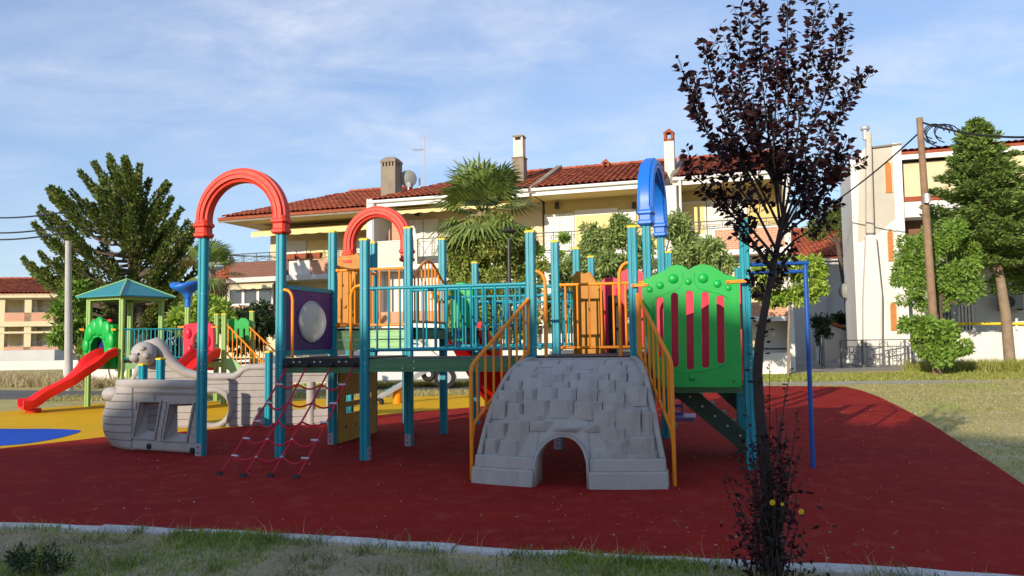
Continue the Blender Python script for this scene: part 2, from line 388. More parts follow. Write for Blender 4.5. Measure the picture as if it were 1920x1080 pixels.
# kerb along the near edge, cast in separate lengths
kerb = empty('concrete_kerb', (0, 0, 0)); kerb['kind'] = 'structure'
kp = [np.array(p) for p in KERB]
seg_pts = []
for a, b in zip(kp[:-1], kp[1:]):
    L = np.linalg.norm(b - a); k = max(1, int(round(L / 0.25)))
    for i in range(k): seg_pts.append(a + (b - a) * i / k)
seg_pts.append(kp[-1])
KR = random.Random(5)
for i in range(0, len(seg_pts) - 4, 4):
    run = seg_pts[i:i + 5]; run = [r.copy() for r in run]
    run[-1] = run[-2] + (run[-1] - run[-2]) * 0.94
    rings = []
    for j, p in enumerate(run):
        d = run[min(j + 1, len(run) - 1)] - run[max(j - 1, 0)]; d = d / np.linalg.norm(d); n = np.array([d[1], -d[0]])
        w = 0.125 + KR.uniform(-0.022, 0.016); z = 0.030 + KR.uniform(-0.009, 0.006)
        q0 = p - n * (-0.004); q1 = p + n * w
        rings.append([(q0[0], q0[1], -0.05), (q0[0], q0[1], z), (q0[0] + n[0] * 0.012, q0[1] + n[1] * 0.012, z + 0.006), (q1[0] - n[0] * 0.02, q1[1] - n[1] * 0.02, z + 0.002), (q1[0], q1[1], z - 0.02), (q1[0], q1[1], -0.05)])
    MB().loft(rings, True, True).build('kerb_stone', M['concrete'], kerb, smooth=50)
# soil strip in front of the kerb with small relief
def soil_z(x, y): return 0.010 * math.sin(3.1 * x + 1.3 * y) + 0.006 * math.sin(7.3 * x - 4.1 * y) + 0.022
nx, ny = 90, 40
sv = []; sf = []
for j in range(ny):
    for i in range(nx):
        x = -6 + 11 * i / (nx - 1)
        yk = np.interp(x, [p[0] for p in KERB], [p[1] for p in KERB]) - 0.09
        y = yk - (1 - j / (ny - 1)) * (yk + 2.0) ** 1.0
        sv.append((x, y, soil_z(x, y) if j < ny - 1 else -0.03))
for j in range(ny - 1):
    for i in range(nx - 1): a = j * nx + i; sf.append((a, a + 1, a + nx + 1, a + nx))
so = MB().add(sv, sf).build('soil_strip', M['soil'], smooth=True); so['kind'] = 'structure'

# ================================================================== the climbing frame
PF = Frame((-1.73, 9.01), -14)
play = empty('climbing_frame', (-1.73, 9.01, 0), -14)
tag(play, 'large teal climbing frame with orange rails, red arches, bridge, rope net and grey stone ramp', 'climbing frame')
def post_ring(h, z0=0.0, w=0.05, g=0.012, gd=0.010):
    c = 0.012
    q = []
    base = [(-w + c, -w), (-g, -w), (-g * 0.5, -w + gd), (g * 0.5, -w + gd), (g, -w), (w - c, -w), (w, -w + c)]
    for k in range(4):
        a = k * math.pi / 2; ca, sa = round(math.cos(a)), round(math.sin(a))
        for x, y in base: q.append((x * ca - y * sa, x * sa + y * ca))
    return [[(x, y, z0) for x, y in q], [(x, y, h) for x, y in q]]
post_cache = {}
def post(u, v, h, m='teal', cap=True, bracket=None, parent=None, z0=0.0, w=0.05):
    key = (round(h, 2), m, z0, w)
    if key not in post_cache:
        post_cache[key] = MB().loft(post_ring(h, z0, w)).mesh('post', M[m])
    o = obj('post', post_cache[key], parent or play, (u, v, 0))
    if cap:
        if ('cap', w) not in post_cache:
            k = MB(); a = w + 0.003; k.loft([[(-a, -a, 0), (a, -a, 0), (a, a, 0), (-a, a, 0)], [(-a, -a, 0.018), (a, -a, 0.018), (a, a, 0.018), (-a, a, 0.018)], [(-w * .7, -w * .7, 0.03), (w * .7, -w * .7, 0.03), (w * .7, w * .7, 0.03), (-w * .7, w * .7, 0.03)]])
            post_cache[('cap', w)] = k.mesh('cap', M['yellow_cap'])
        obj('cap', post_cache[('cap', w)], o, (0, 0, h))
    if bracket is not None:
        if 'br' not in post_cache:
            post_cache['br'] = MB().box(-0.042, 0.042, -0.008, 0, 0.0, 0.16).mesh('foot_bracket', M['bracket'])
            k = MB()
            for z in (0.05, 0.115): k.tube([(0, -0.008, z), (0, -0.018, z)], 0.010, 8)
            post_cache['bo'] = k.mesh('bolts', M['bolt'])
        a = {'f': 0, 'l': -90, 'r': 90}[bracket]
        d = {'f': (0, -0.051, 0.01), 'l': (-0.051, 0, 0.01), 'r': (0.051, 0, 0.01)}[bracket]
        obj('foot_bracket', post_cache['br'], o, d, (0, 0, rad(a))); obj('bolts', post_cache['bo'], o, d, (0, 0, rad(a)))
    if m == 'teal' and h > 2:
        if 'pb' not in post_cache:
            k = MB()
            for z in (1.06, 1.13, 1.30, 2.0): k.ball((0.022, -0.051, z), 0.009, 0.006, 0.009, 7, 5); k.ball((0.051, -0.02, z), 0.006, 0.009, 0.009, 7, 5)
            post_cache['pb'] = k.mesh('bolts', M['metal'])
        obj('bolts', post_cache['pb'], o)
    return o
H1, H2 = 2.57, 2.87
post(-2.18, 0, 2.72, cap=False, bracket='f'); post(-1.10, 0, 2.76, cap=False); post(0, 0, H1, bracket='r')
post(2.00, 0, H1); post(3.13, 0, H1); post(4.29, 0.06, 2.62)
post(-1.03, 1.2, H2, bracket='f'); post(0.07, 1.2, H2, bracket='f')
post(-1.02, 2.5, H2); post(0.11, 2.46, H2)
post(2.05, 1.2, 2.60, bracket='f'); post(2.13, 2.4, 2.64); post(2.18, 3.5, 2.63); post(3.36, 3.55, 2.66)
post(0.24, 3.7, 2.63); post(-1.0, 3.75, 1.5, cap=False)
post(3.20, 1.2, 2.80, cap=False); post(3.31, 2.4, 2.82, cap=False)
post(4.25, 1.25, 2.0, cap=False)

def arch(parent, m, p, q, zf, rise):
    """moulded half-round arch between two post heads p and q (u, v), foot height zf, crown height zf + rise"""
    P, Q = Vector((p[0], p[1], 0)), Vector((q[0], q[1], 0)); half = (Q - P).length / 2; C = (P + Q) / 2
    ax = (Q - P).normalized(); ay = Vector((-ax.y, ax.x, 0))
    t, d = 0.085, 0.095     # half radial thickness, half depth
    prof = [(t, -d * .55), (t, d * .55), (t * .72, d * .62), (t * .62, d), (t * .1, d), (t * .05, d * .86), (-t * .05, d * .86), (-t * .1, d), (-t * .55, d), (-t * .68, d * .7), (-t, d * .62),
            (-t, -d * .62), (-t * .68, -d * .7), (-t * .55, -d), (-t * .1, -d), (-t * .05, -d * .86), (t * .05, -d * .86), (t * .1, -d), (t * .62, -d), (t * .72, -d * .62)]
    zs = zf + rise - (half + t)
    rings = []
    def ring(c, rdir): return [c + rdir * a + ay * b for a, b in prof]
    for z in (zf + 0.16, ): rings.append(ring(C - ax * half + Vector((0, 0, z)), -ax))
    for k in range(33):
        a = math.pi * k / 32; r = -ax * math.cos(a) + Vector((0, 0, 1)) * math.sin(a)
        rings.append(ring(C + Vector((0, 0, zs)) + r * half, r))
    rings.append(ring(C + ax * half + Vector((0, 0, zf + 0.16)), ax))
    o = MB().loft(rings).build('arch', M[m], parent, smooth=32)
    for s in (-1, 1):
        c = C + ax * half * s; pr = [(0.075, -0.02), (0.098, 0.0), (0.098, 0.030), (0.082, 0.045), (0.082, 0.105), (0.104, 0.125), (0.104, 0.150), (0.086, 0.172), (0.086, 0.20)]
        rr = []
        for w, z in pr:
            b = w * 0.72; oct_ = [(-w, -b), (-b, -w), (b, -w), (w, -b), (w, b), (b, w), (-b, w), (-w, b)]
            rr.append([c + ax * x + ay * y + Vector((0, 0, zf + z)) for x, y in oct_])
        MB().loft(rr).build('arch_foot', M[m], o, smooth=25)
    return o
arch(play, 'arch_red', (-2.18, 0), (-1.10, 0), 2.72, 0.82)
arch(play, 'arch_red', (-1.47, 2.62), (-0.50, 2.58), 2.60, 0.86)
arch(play, 'arch_blue', (3.20, 1.2), (3.31, 2.4), 2.78, 0.94)
post(-1.47, 2.62, 2.62, cap=False); post(-0.50, 2.58, 2.62, cap=False)

# decks and beams
def deck_part(u0, u1, v0, v1, z):
    d = MB().box(u0, u1, v0, v1, z - 0.04, z).build('deck', M['deck'], play)
    return d
def beam(p, q, z0, z1, m='beam_green', w=0.045):
    zc, h = (z0 + z1) / 2, z1 - z0
    b = MB(); b.bar((p[0], p[1], zc), (q[0], q[1], zc), w, h)
    b.bar((p[0], p[1], z1 - 0.012), (q[0], q[1], z1 - 0.012), w + 0.014, 0.022); b.bar((p[0], p[1], zc - 0.01), (q[0], q[1], zc - 0.01), w + 0.014, h * 0.28); b.bar((p[0], p[1], z0 + 0.012), (q[0], q[1], z0 + 0.012), w + 0.014, 0.022)
    return b.build('beam', M[m], play)
deck_part(-1.13, 0.06, 0.0, 1.25, 1.195); deck_part(0.07, 1.99, 0.03, 1.23, 1.18); deck_part(2.0, 3.2, 0.0, 1.25, 1.195); deck_part(2.02, 3.34, 1.26, 3.5, 1.17); deck_part(3.22, 4.28, 0.05, 1.2, 0.87)
beam((0.055, 0.01), (1.95, 0.01), 1.03, 1.175); beam((0.12, 1.22), (2.0, 1.22), 1.03, 1.175)
beam((-1.05, 0.03), (-0.05, 0.03), 1.02, 1.09); beam((-1.07, 0.06), (-1.0, 1.15), 1.03, 1.15); beam((0.02, 0.06), (0.07, 1.15), 1.03, 1.15)
beam((-0.98, 1.22), (0.02, 1.22), 1.02, 1.14)
beam((2.0, 0.06), (2.05, 1.15), 1.03, 1.15); beam((3.13, 0.06), (3.2, 1.15), 1.03, 1.15); beam((2.1, 2.4), (3.3, 2.4), 1.02, 1.15); beam((2.2, 3.5), (3.34, 3.5), 1.02, 1.15)
beam((3.19, 0.04), (4.24, 0.07), 0.80, 0.86, w=0.06); beam((3.25, 1.2), (4.2, 1.22), 0.76, 0.86)
# higher rear tower: two light green beams and its deck
deck_part(-1.05, 0.14, 1.27, 2.52, 1.56)
for z0, z1 in ((1.415, 1.53), (1.27, 1.40)): beam((-0.98, 1.24), (0.02, 1.235), z0, z1, 'beam_light')
beam((-0.97, 2.5), (0.06, 2.46), 1.40, 1.53, 'beam_light'); beam((0.12, 1.3), (0.16, 2.4), 1.40, 1.53, 'beam_green'); beam((0.17, 2.5), (0.24, 3.65), 1.40, 1.53, 'beam_green')
deck_part(0.16, 1.2, 2.5, 3.7, 1.56)
bo = MB()
for u, z in ((0.62, 1.145), (0.62, 1.07), (0.48, 1.07)): bo.ball((u, -0.024, z), 0.013, 0.008, 0.013, 8, 5)
bo.build('bolts', M['metal'], play)

# railings
def railing(p, q, zt, zb, n, m, r=0.019, rb=0.0125, name='railing', ext=0.05):
    P, Q = Vector((p[0], p[1], 0)), Vector((q[0], q[1], 0)); d = (Q - P); L = d.length
    root = obj(name, None, play, P, (0, 0, math.atan2(d.y, d.x))); root.empty_display_size = 0.1
    for z in (zt, zb): MB().tube([(0, 0, z), (L, 0, z)], r, 10).build('rail', M[m], root, smooth=40)
    me = MB().tube([(0, 0, zb), (0, 0, zt)], rb, 8).mesh('baluster', M[m], 40)
    for i in range(n): obj('baluster', me, root, (L * (i + 0.5) / n, 0, 0))
    for z in (zt, zb):
        for x in (0.012, L - 0.012): MB().tube([(x - 0.02, 0, z), (x + 0.02, 0, z)], r * 1.35, 10).build('rail_sleeve', M[m], root, smooth=40)
    return root
railing((0.10, -0.035), (1.95, -0.035), 2.0, 1.285, 13, 'teal')
railing((0.12, 1.2), (2.0, 1.2), 2.05, 1.28, 14, 'teal')
railing((2.10, 1.2), (3.15, 1.2), 2.06, 1.27, 7, 'orange')
railing((2.10, 2.4), (2.18, 3.45), 2.04, 1.27, 6, 'teal')
railing((2.22, 3.5), (3.3, 3.52), 2.0, 1.25, 7, 'teal')
railing((-0.97, 1.2), (0.01, 1.2), 2.35, 1.60, 7, 'orange')
railing((-0.98, 1.27), (-0.96, 2.45), 2.4, 1.62, 6, 'orange')
railing((0.30, 3.7), (1.15, 3.68), 2.0, 1.62, 6, 'teal')
railing((2.05, 1.3), (2.11, 2.35), 2.02, 1.27, 6, 'teal')
railing((0.27, 2.2), (1.9, 2.35), 2.0, 1.30, 11, 'teal')
railing((0.5, 3.2), (2.0, 3.3), 1.95, 1.30, 10, 'teal')
# humped orange rail of the rear tower
hp = obj('humped_railing', None, play, (0.10, 1.28, 0), (0, 0, rad(88)))
def hz(t): return 2.24 + 0.26 * math.sin(math.pi * t) ** 1.3
MB().tube([(1.12 * k / 16, 0, hz(k / 16)) for k in range(17)], 0.02, 10).build('rail', M['orange'], hp, smooth=40)
MB().tube([(0, 0, 1.64), (1.12, 0, 1.64)], 0.019, 10).build('rail', M['orange'], hp, smooth=40)
for k in range(9):
    t = (k + 0.5) / 9; MB().tube([(1.12 * t, 0, 1.64), (1.12 * t, 0, hz(t))], 0.0125, 8).build('baluster', M['orange'], hp, smooth=40)
# hoop handles
def hoop(u, v, z0, z1, du, dv):
    pts = [(u, v, z0), (u, v, z1 - 0.14)] + [(u + du * (1 - math.cos(a)), v + dv * (1 - math.cos(a)), z1 - 0.14 + 0.14 * math.sin(a)) for a in (0.3, 0.6, 0.9, 1.2, 1.57)] + [(u + du * 1.35, v + dv * 1.35, z1)]
    MB().tube(pts, 0.019, 10).build('hand_hoop', M['orange'], play, smooth=60)
hoop(-0.93, -0.02, 1.19, 2.02, -0.10, 0); hoop(-0.17, -0.02, 1.19, 2.04, 0.10, 0)
hoop(2.16, 0.0, 1.19, 2.14, -0.10, 0); hoop(2.98, 0.0, 1.19, 2.20, 0.11, 0)
# purple panel with a bubble window, between the left posts of the net tower
def yz(u): return lambda a, b, c: (u + c, a, b)
n_ov = 36
oval = [(0.62 + 0.30 * math.cos(2 * math.pi * k / n_ov), 1.645 + 0.255 * math.sin(2 * math.pi * k / n_ov)) for k in range(n_ov)]
pp = MB().slab([(0.05, 1.285), (1.15, 1.285), (1.15, 2.03), (0.05, 2.06)], -1.085, -1.055, lambda a, b, c: (c + 0.03 * a, a, b), [oval]).build('purple_panel', M['purple'], play)
for z, h in ((2.06, 0.05), (1.255, 0.06)): MB().bar((-1.07, 0.05, z), (-1.035, 1.15, z), 0.05, h).build('panel_strip', M['teal'], pp)
MB().tube([(-1.046 + 0.03 * a, a, b) for a, b in oval + oval[:1]], 0.014, 6, False).build('window_rim', M['metal'], pp, smooth=True)
glass = bpy.data.materials.new('milky_bubble'); glass.use_nodes = True
gb = glass.node_tree.nodes['Principled BSDF']; gb.inputs['Base Color'].default_value = (0.62, 0.60, 0.56, 1); gb.inputs['Roughness'].default_value = 0.12; gb.inputs['Alpha'].default_value = 0.5
M['bubble'] = glass
rg = []
for j in range(6):
    t = j / 6 * math.pi / 2
    rg.append([(-1.05 + 0.03 * a + 0.13 * math.sin(t), 0.62 + (a - 0.62) * math.cos(t), 1.645 + (b - 1.645) * math.cos(t)) for a, b in oval])
MB().loft(rg, True, True).build('bubble_window', glass, pp, smooth=True)
sc = MB()
for a, b in ((0.17, 1.96), (0.35, 1.97), (0.62, 1.97), (0.9, 1.95), (0.17, 1.36), (0.3, 1.75), (0.95, 1.8)): sc.ball((-1.05 + 0.03 * a, a, b), 0.008, 0.010, 0.010, 6, 4)
sc.build('bolts', M['bolt'], pp)
# ochre board under the net tower with two slots
def slot(c, z, w, h): return [(c - w, z - h), (c + w, z - h), (c + w, z + h), (c - w, z + h)]
MB().slab([(1.26, 0.02), (2.44, 0.02), (2.44, 0.98), (1.26, 0.98)], -1.0, -0.97, lambda a, b, c: (c + .01 * a, a, b), [slot(1.86, 0.44, 0.40, 0.045), slot(1.86, 0.60, 0.40, 0.045)]).build('play_board', M['board'], play)
hb = MB()
for a, b in ((1.45, 0.22), (1.75, 0.22)): hb.tube([(-.955, a, b), (-.945, a, b)], 0.018, 8)
hb.build('bolts', M['bolt'], play)
# climbing net
net = obj('climbing_net', None, play, (0, 0, 0)); net.empty_display_size = 0.1
MB().bar((-1.05, -0.01, 1.145), (-0.05, -0.01, 1.145), 0.06, 0.10).build('net_beam', M['black'], net, bevel=0.006)
TOPS = [-0.97, -0.72, -0.40, -0.12]; BOTS = [(-1.11, -1.16), (-0.78, -1.23), (-0.50, -1.18), (-0.18, -1.22)]
def rope_pt(k, t):
    u = TOPS[k] + (BOTS[k][0] - TOPS[k]) * t; v = -0.06 + (BOTS[k][1] + 0.06) * t; z = 1.10 + (0.02 - 1.10) * t
    s = math.sin(math.pi * t)
    return Vector((u + 0.012 * s * math.sin(k * 2.1), v, z - 0.035 * s))
RT = [0.17, 0.34, 0.51, 0.67, 0.83]
for k in range(4):
    MB().tube([rope_pt(k, i / 14) for i in range(15)], 0.0105, 7).build('rope', M['rope'], net, smooth=True)
    a = rope_pt(k, 0)
    MB().ball((a.x, a.y - 0.0, a.z + 0.012), 0.034, 0.03, 0.03, 10, 7).build('rope_clamp', M['black'], net, smooth=True)
    b = rope_pt(k, 1); MB().loft([[(b.x - 0.05, b.y - 0.03, 0.017), (b.x + 0.03, b.y - 0.03, 0.017), (b.x + 0.03, b.y + 0.02, 0.017), (b.x - 0.05, b.y + 0.02, 0.017)], [(b.x - 0.01, b.y - 0.01, 0.055), (b.x + 0.012, b.y - 0.01, 0.055), (b.x + 0.012, b.y + 0.01, 0.055), (b.x - 0.01, b.y + 0.01, 0.055)]]).build('rope_anchor', M['black'], net)
nb = MB()
for u in (-0.9, -0.82, -0.63, -0.55, -0.31, -0.22): nb.ball((u, -0.042, 1.15), 0.014, 0.01, 0.014, 8, 5)
nb.build('bolts', M['metal'], net)
for j, t in enumerate(RT):
    for k in range(3):
        a, b = rope_pt(k, t), rope_pt(k + 1, t); sag = 0.04 + 0.012 * ((j * 3 + k * 5) % 4)
        MB().tube([a.lerp(b, i / 8) - Vector((0, 0, sag * math.sin(math.pi * i / 8) ** 1.2)) for i in range(9)], 0.0105, 7).build('cross_rope', M['rope'], net, smooth=True)
    for k in (0, 3):
        a = rope_pt(k, t); c = rope_pt(1 if k == 0 else 2, t); d = (c - a).normalized(); MB().tube([a - d * 0.012, a + d * 0.075], 0.0125, 8).build('ferrule', M['metal'], net, smooth=30)
    for k in (1, 2):
        a = rope_pt(k, t); MB().ball(a, 0.016, 0.016, 0.016, 8, 6).build('rope_knot', M['rope'] if j < 3 else M['metal'], net, smooth=True)
# gold climbing wall with a scalloped top behind the rear tower
gold = [PF.hit(x, y, 2.55) for x, y in ((634, 606), (634, 488), (638, 482), (645, 473), (652, 471), (658, 475), (664, 478), (670, 474), (676, 480), (681, 488), (683, 606))]
gw = MB().slab(gold, 2.53, 2.575, lambda a, b, c: (a, c, b)).build('climbing_wall', M['gold'], play, bevel=0.008)
hd = MB()
for a, b in (PF.hit(x, y, 2.55) for x, y in ((642, 535), (655, 550), (648, 575), (662, 590), (640, 592))): hd.ball((a, 2.525, b), 0.035, 0.02, 0.03, 10, 6)
hd.build('hand_holds', M['gold'], gw, smooth=True)
# orange climbing wall at the middle right tower, seen through the orange railing
MB().slab([(2.18, 1.15), (2.18, 2.20), (2.24, 2.28), (2.33, 2.24), (2.42, 2.26), (2.50, 2.12), (2.58, 2.0), (2.60, 1.15)], 1.72, 1.77, lambda a, b, c: (a, c, b)).build('climbing_wall', M['gold'], play, bevel=0.01)
MB().slab([PF.hit(x, y, 3.6) for x, y in ((846, 640), (846, 540), (852, 531), (866, 529), (880, 533), (888, 542), (888, 640))], 3.57, 3.63, lambda a, b, c: (a, c, b)).build('green_panel', M['green'], play, bevel=0.02)
MB().box(2.62, 2.76, 1.9, 1.95, 1.15, 1.95).build('dark_panel', M['black'], play, bevel=0.01)

# ------------------------------------------------------------------ stone ramp
ramp = obj('stone_ramp', None, play, (2.565, 0, 0)); ramp.empty_display_size = 0.1
ramp['label'] = 'moulded grey plastic stone ramp with a small tunnel arch'
def rhw(t): return 0.52 + 0.39 * max(t, 0) ** 0.75
def rz(t): return 1.16 * math.cos(t * math.pi / 2)
def rv(s, t): return -0.045 - (0.98 + 0.15 * (1 - s * s)) * math.sin(t * math.pi / 2)
HU, HR, HZ = -0.035, 0.262, 0.20            # tunnel centre, half width, spring height
def hole_z(u):
    q = (u - HU) / HR
    return HZ + 0.275 * math.sqrt(max(0, 1 - q * q)) if abs(q) < 1 else 0.0
def t_of_z(z): return math.acos(max(0, min(1, z / 1.16))) / (math.pi / 2)
cols = []
for i in range(41):
    s = -1 + 2 * i / 40; cols.append((s, 0.0))
edges = [(HU - HR) / 0.885, (HU + HR) / 0.885]
cols = [c for c in cols if not (edges[0] - 0.01 < c[0] < edges[1] + 0.01)]
grp_l = [c for c in cols if c[0] < edges[0]] + [(edges[0], 0.0)]
grp_m = [(edges[0] + (edges[1] - edges[0]) * k / 20, hole_z(HU - HR + 2 * HR * k / 20 if 0 < k < 20 else HU + 9)) for k in range(21)]
grp_m = [(s, z if 0 < k < 20 else HZ) for k, (s, z) in enumerate(grp_m)]
grp_r = [(edges[1], 0.0)] + [c for c in cols if c[0] > edges[1]]
rb = MB(); NT = 26
for grp in (grp_l, grp_m, grp_r):
    rings = []
    for s, zb in grp:
        tm = t_of_z(zb)
        rings.append([(s * rhw(tm * k / NT), rv(s, tm * k / NT), rz(tm * k / NT)) for k in range(NT + 1)])
    rb.loft(rings, False, False)
# tunnel lining
bd = [(HU - HR, 0.0)] + [(HU - HR * math.cos(math.pi * k / 20), HZ + 0.275 * math.sin(math.pi * k / 20)) for k in range(21)] + [(HU + HR, 0.0)]
rings = []
for dv in (0.0, 0.05, 0.22):
    rings.append([(u, rv(u / 0.9, t_of_z(max(z, 0.2))) - (0.10 if dv == 0 else 0) * (1 if z < 0.3 else max(0, 1 - (z - 0.3) / 0.17)) + dv, z) for u, z in bd])
rb.loft(rings, False, False)
rbo = rb.build('ramp_shell', M['ramp_grey'], ramp, smooth=40)
sm = rbo.modifiers.new('thick', 'SOLIDIFY'); sm.thickness = 0.02; sm.offset = -1
# plinth blocks on both sides of the tunnel, two stacked bands each
for a0, a1 in ((-0.935, HU - HR), (HU + HR, 0.935)):
    for z0, z1, d in ((0.0, 0.165, 0.115), (0.16, 0.275, 0.055)):
        f = []; n = 10; shrink = 0 if d > 0.1 else 0.02
        b0 = a0 + (shrink if a0 < -0.9 else 0); b1 = a1 - (shrink if a1 > 0.9 else 0)
        top = [(b0 + (b1 - b0) * k / n) for k in range(n + 1)]
        ring0 = [(u, rv(min(1, max(-1, u / 0.93)), 0.96) - d, z0) for u in top] + [(u, rv(min(1, max(-1, u / 0.93)), 0.96) + 0.10, z0) for u in reversed(top)]
        ring1 = [(u * 0.995, rv(min(1, max(-1, u / 0.93)), 0.96) - d + 0.02, z1) for u in top] + [(u * 0.995, rv(min(1, max(-1, u / 0.93)), 0.96) + 0.10, z1) for u in reversed(top)]
        MB().loft([ring0, ring1]).build('plinth', M['ramp_grey'], ramp, smooth=35, bevel=0.012)
# side lips and top plate
for sgn in (-1, 1):
    rings = []
    for k in range(NT + 1):
        t = 0.01 + 0.84 * k / NT; u = sgn * (rhw(t) + 0.012); v = rv(1, t); z = rz(t); nz = Vector((0, -math.sin(t * math.pi / 2), math.cos(t * math.pi / 2)))
        c = Vector((u, v, z)); a = Vector((0.028 * sgn, 0, 0))
        rings.append([c - a - nz * 0.05, c + a - nz * 0.09, c + a + nz * 0.022, c + a * .6 + nz * 0.034, c - a * .6 + nz * 0.034, c - a + nz * 0.022])
    MB().loft(rings).build('side_lip', M['ramp_grey'], ramp, smooth=40)
MB().box(-0.53, 0.53, -0.10, -0.03, 1.10, 1.178).build('top_plate', M['ramp_grey'], ramp, bevel=0.01)
tb = MB()
for u in (-0.42, 0.0, 0.42): tb.ball((u, -0.103, 1.145), 0.013, 0.008, 0.013, 8, 5)
tb.build('bolts', M['bolt'], ramp)
# stones: each its own block standing out of the slope
RR = random.Random(21)
rows = [0.09, 0.20, 0.295, 0.38, 0.46, 0.54, 0.615, 0.69, 0.765, 0.84, 0.88]
for ri in range(len(rows) - 1):
    s = -0.98 + RR.uniform(0, 0.06)
    while s < 0.90:
        w = RR.uniform(0.22, 0.42) * (0.85 if ri > 3 else 1.0); s1 = min(s + w, 0.965)
        if s1 - s < 0.09: break
        t0 = rows[ri] + RR.uniform(-0.035, 0.015); t1 = rows[ri + 1] + RR.uniform(0.0, 0.06)
        if RR.random() < 0.86:
            u0, u1 = s * rhw(t1) + 0.003, s1 * rhw(t1) - 0.003
            zt, zb = rz(t0) + 0.004, rz(t1) - 0.01
            clash = zb < 0.50 and u1 > HU - HR - 0.01 and u0 < HU + HR + 0.01 and zb < max(hole_z(max(min(HU, u1), u0)), HZ) + 0.02
            if clash and zt > 0.53: zb = 0.505; clash = False
            if not clash and zt - zb > 0.02:
                sm_ = (s + s1) / 2; vf = rv(sm_, t_of_z(zb)) - 0.004; vt = rv(sm_, max(t0, 0.02)); vb = vt + 0.06
                out = RR.uniform(0.020, 0.046); fl = RR.uniform(-0.004, 0.008); step = min(0.10, max(0.022, (vt - vf) * 0.74))
                uk = u0 + (u1 - u0) * RR.uniform(0.58, 0.82)          # ridge where the lit face turns into the right-hand facet
                top = [(u0, vt - step + fl), (uk, vt - step - out * 0.8), (u1, vt - step + 0.024)]
                bot = [(u0, vf + fl), (uk, vf - out * 0.25), (u1, vf + 0.022)]
                q = [(x, y, zb) for x, y in bot] + [(u1, vb, zb), (u0, vb, zb)] + [(x, y, zt + RR.uniform(-0.006, 0.006)) for x, y in top] + [(u1, vb, zt), (u0, vb, zt)]
                MB().add(q, [(0, 1, 6, 5), (1, 2, 7, 6), (2, 3, 8, 7), (3, 4, 9, 8), (4, 0, 5, 9), (5, 6, 7, 8, 9), (4, 3, 2, 1, 0)]).build('stone', M['ramp_grey'], ramp, bevel=0.006)
        s = s1
# orange hand rails of the ramp
def ramp_rail(x0, x1, vtop, v1, zt0, zt1, zb0, zb1, zend, n):
    r_ = obj('ramp_handrail', None, play, (0, 0, 0)); r_.empty_display_size = 0.1
    A = Vector((x0, vtop, zt0)); B = Vector((x1, v1, zt1)); C = Vector((x0, vtop, zb0)); D = Vector((x0 + (x1 - x0) * .96, vtop + (v1 - vtop) * .96, zb1))
    dn = Vector((0, 0, -1)); d = (B - A).normalized()
    MB().tube([A, B - d * 0.08, B - d * 0.02 + dn * 0.012, B + dn * 0.07, Vector((x1, v1, 0.3)), Vector((x1, v1, zend))], 0.0195, 10).build('rail', M['orange'], r_, smooth=50)
    MB().tube([C, D, Vector((x1, v1, zb1 - 0.18))], 0.0175, 10).build('rail', M['orange'], r_, smooth=50)
    for i in range(n):
        f = (i + 0.6) / (n + 0.3); a = A.lerp(B, f); c = C.lerp(D, f / .96 if f < .96 else 1)
        MB().tube([a, Vector((a.x, a.y, c.z))], 0.0125, 8).build('baluster', M['orange'], r_, smooth=50)
    MB().box(x0 - 0.016, x0 + 0.016, vtop - 0.004, vtop + 0.010, zb0 - 0.05, zt0 + 0.02).build('fixing_plate', M['orange'], r_)
ramp_rail(1.975, 1.60, -0.062, -1.00, 1.82, 1.13, 1.27, 0.56, 0.02, 7)
ramp_rail(3.175, 3.55, -0.062, -0.97, 1.84, 1.16, 1.24, 0.52, 0.0, 7)
for u in (2.0, 3.13): MB().box(u - 0.09, u + 0.09, -0.07, -0.054, 1.10, 1.17).build('corner_bracket', M['beam_green'], play, bevel=0.006)

# ------------------------------------------------------------------ green slatted panel
def px_poly(fr, pts, y): return [fr.hit(x, yy, y) for x, yy in pts]
GO = [(1204, 548), (1205, 530), (1209, 523), (1226, 517), (1243, 509), (1256, 500), (1268, 496.5), (1281, 499), (1291, 506), (1303, 499), (1316, 496), (1331, 498), (1345, 505), (1357, 514), (1373, 518), (1382, 521), (1386, 530), (1391, 722), (1388, 726), (1243, 726), (1238, 722), (1222, 690), (1207, 600)]
slots = []
for x0, x1, y0, y1 in ((1231, 1244, 558, 669), (1258, 1271.5, 550, 688), (1286.5, 1300, 546, 692), (1315, 1329, 548, 689), (1343.5, 1357.5, 555, 681)):
    xc, w = (x0 + x1) / 2, (x1 - x0) / 2
    lp = [(xc - w * math.cos(math.pi * k / 8), y0 + 5 - 6 * math.sin(math.pi * k / 8)) for k in range(9)] + [(xc + 1.2 + w * math.cos(math.pi * k / 8), y1 - 5 + 6 * math.sin(math.pi * k / 8)) for k in range(9)]
    slots.append(px_poly(PF, lp, -0.04))
gpo = MB().slab(px_poly(PF, GO, -0.04), -0.075, -0.005, lambda a, b, c: (a, c, b), slots).build('slatted_panel', M['green'], play, smooth=40, bevel=0.014, segs=3)
for x, y, r in ((1262, 522.5, 9.5), (1237.5, 535, 7.2), (1290.5, 528, 6.5), (1318, 521.5, 9.5), (1345, 532, 7.5), (1366, 539.5, 5.8), (1218, 543, 5.8), (1298, 708, 6.5)):
    u, z = PF.hit(x, y, -0.08); MB().dome((u, -0.074, z), r * 0.0056, (1, 0, 0), (0, 0, 1), (0, -1, 0), 18, 6, 0.55).build('boss', M['green'], gpo, smooth=True)
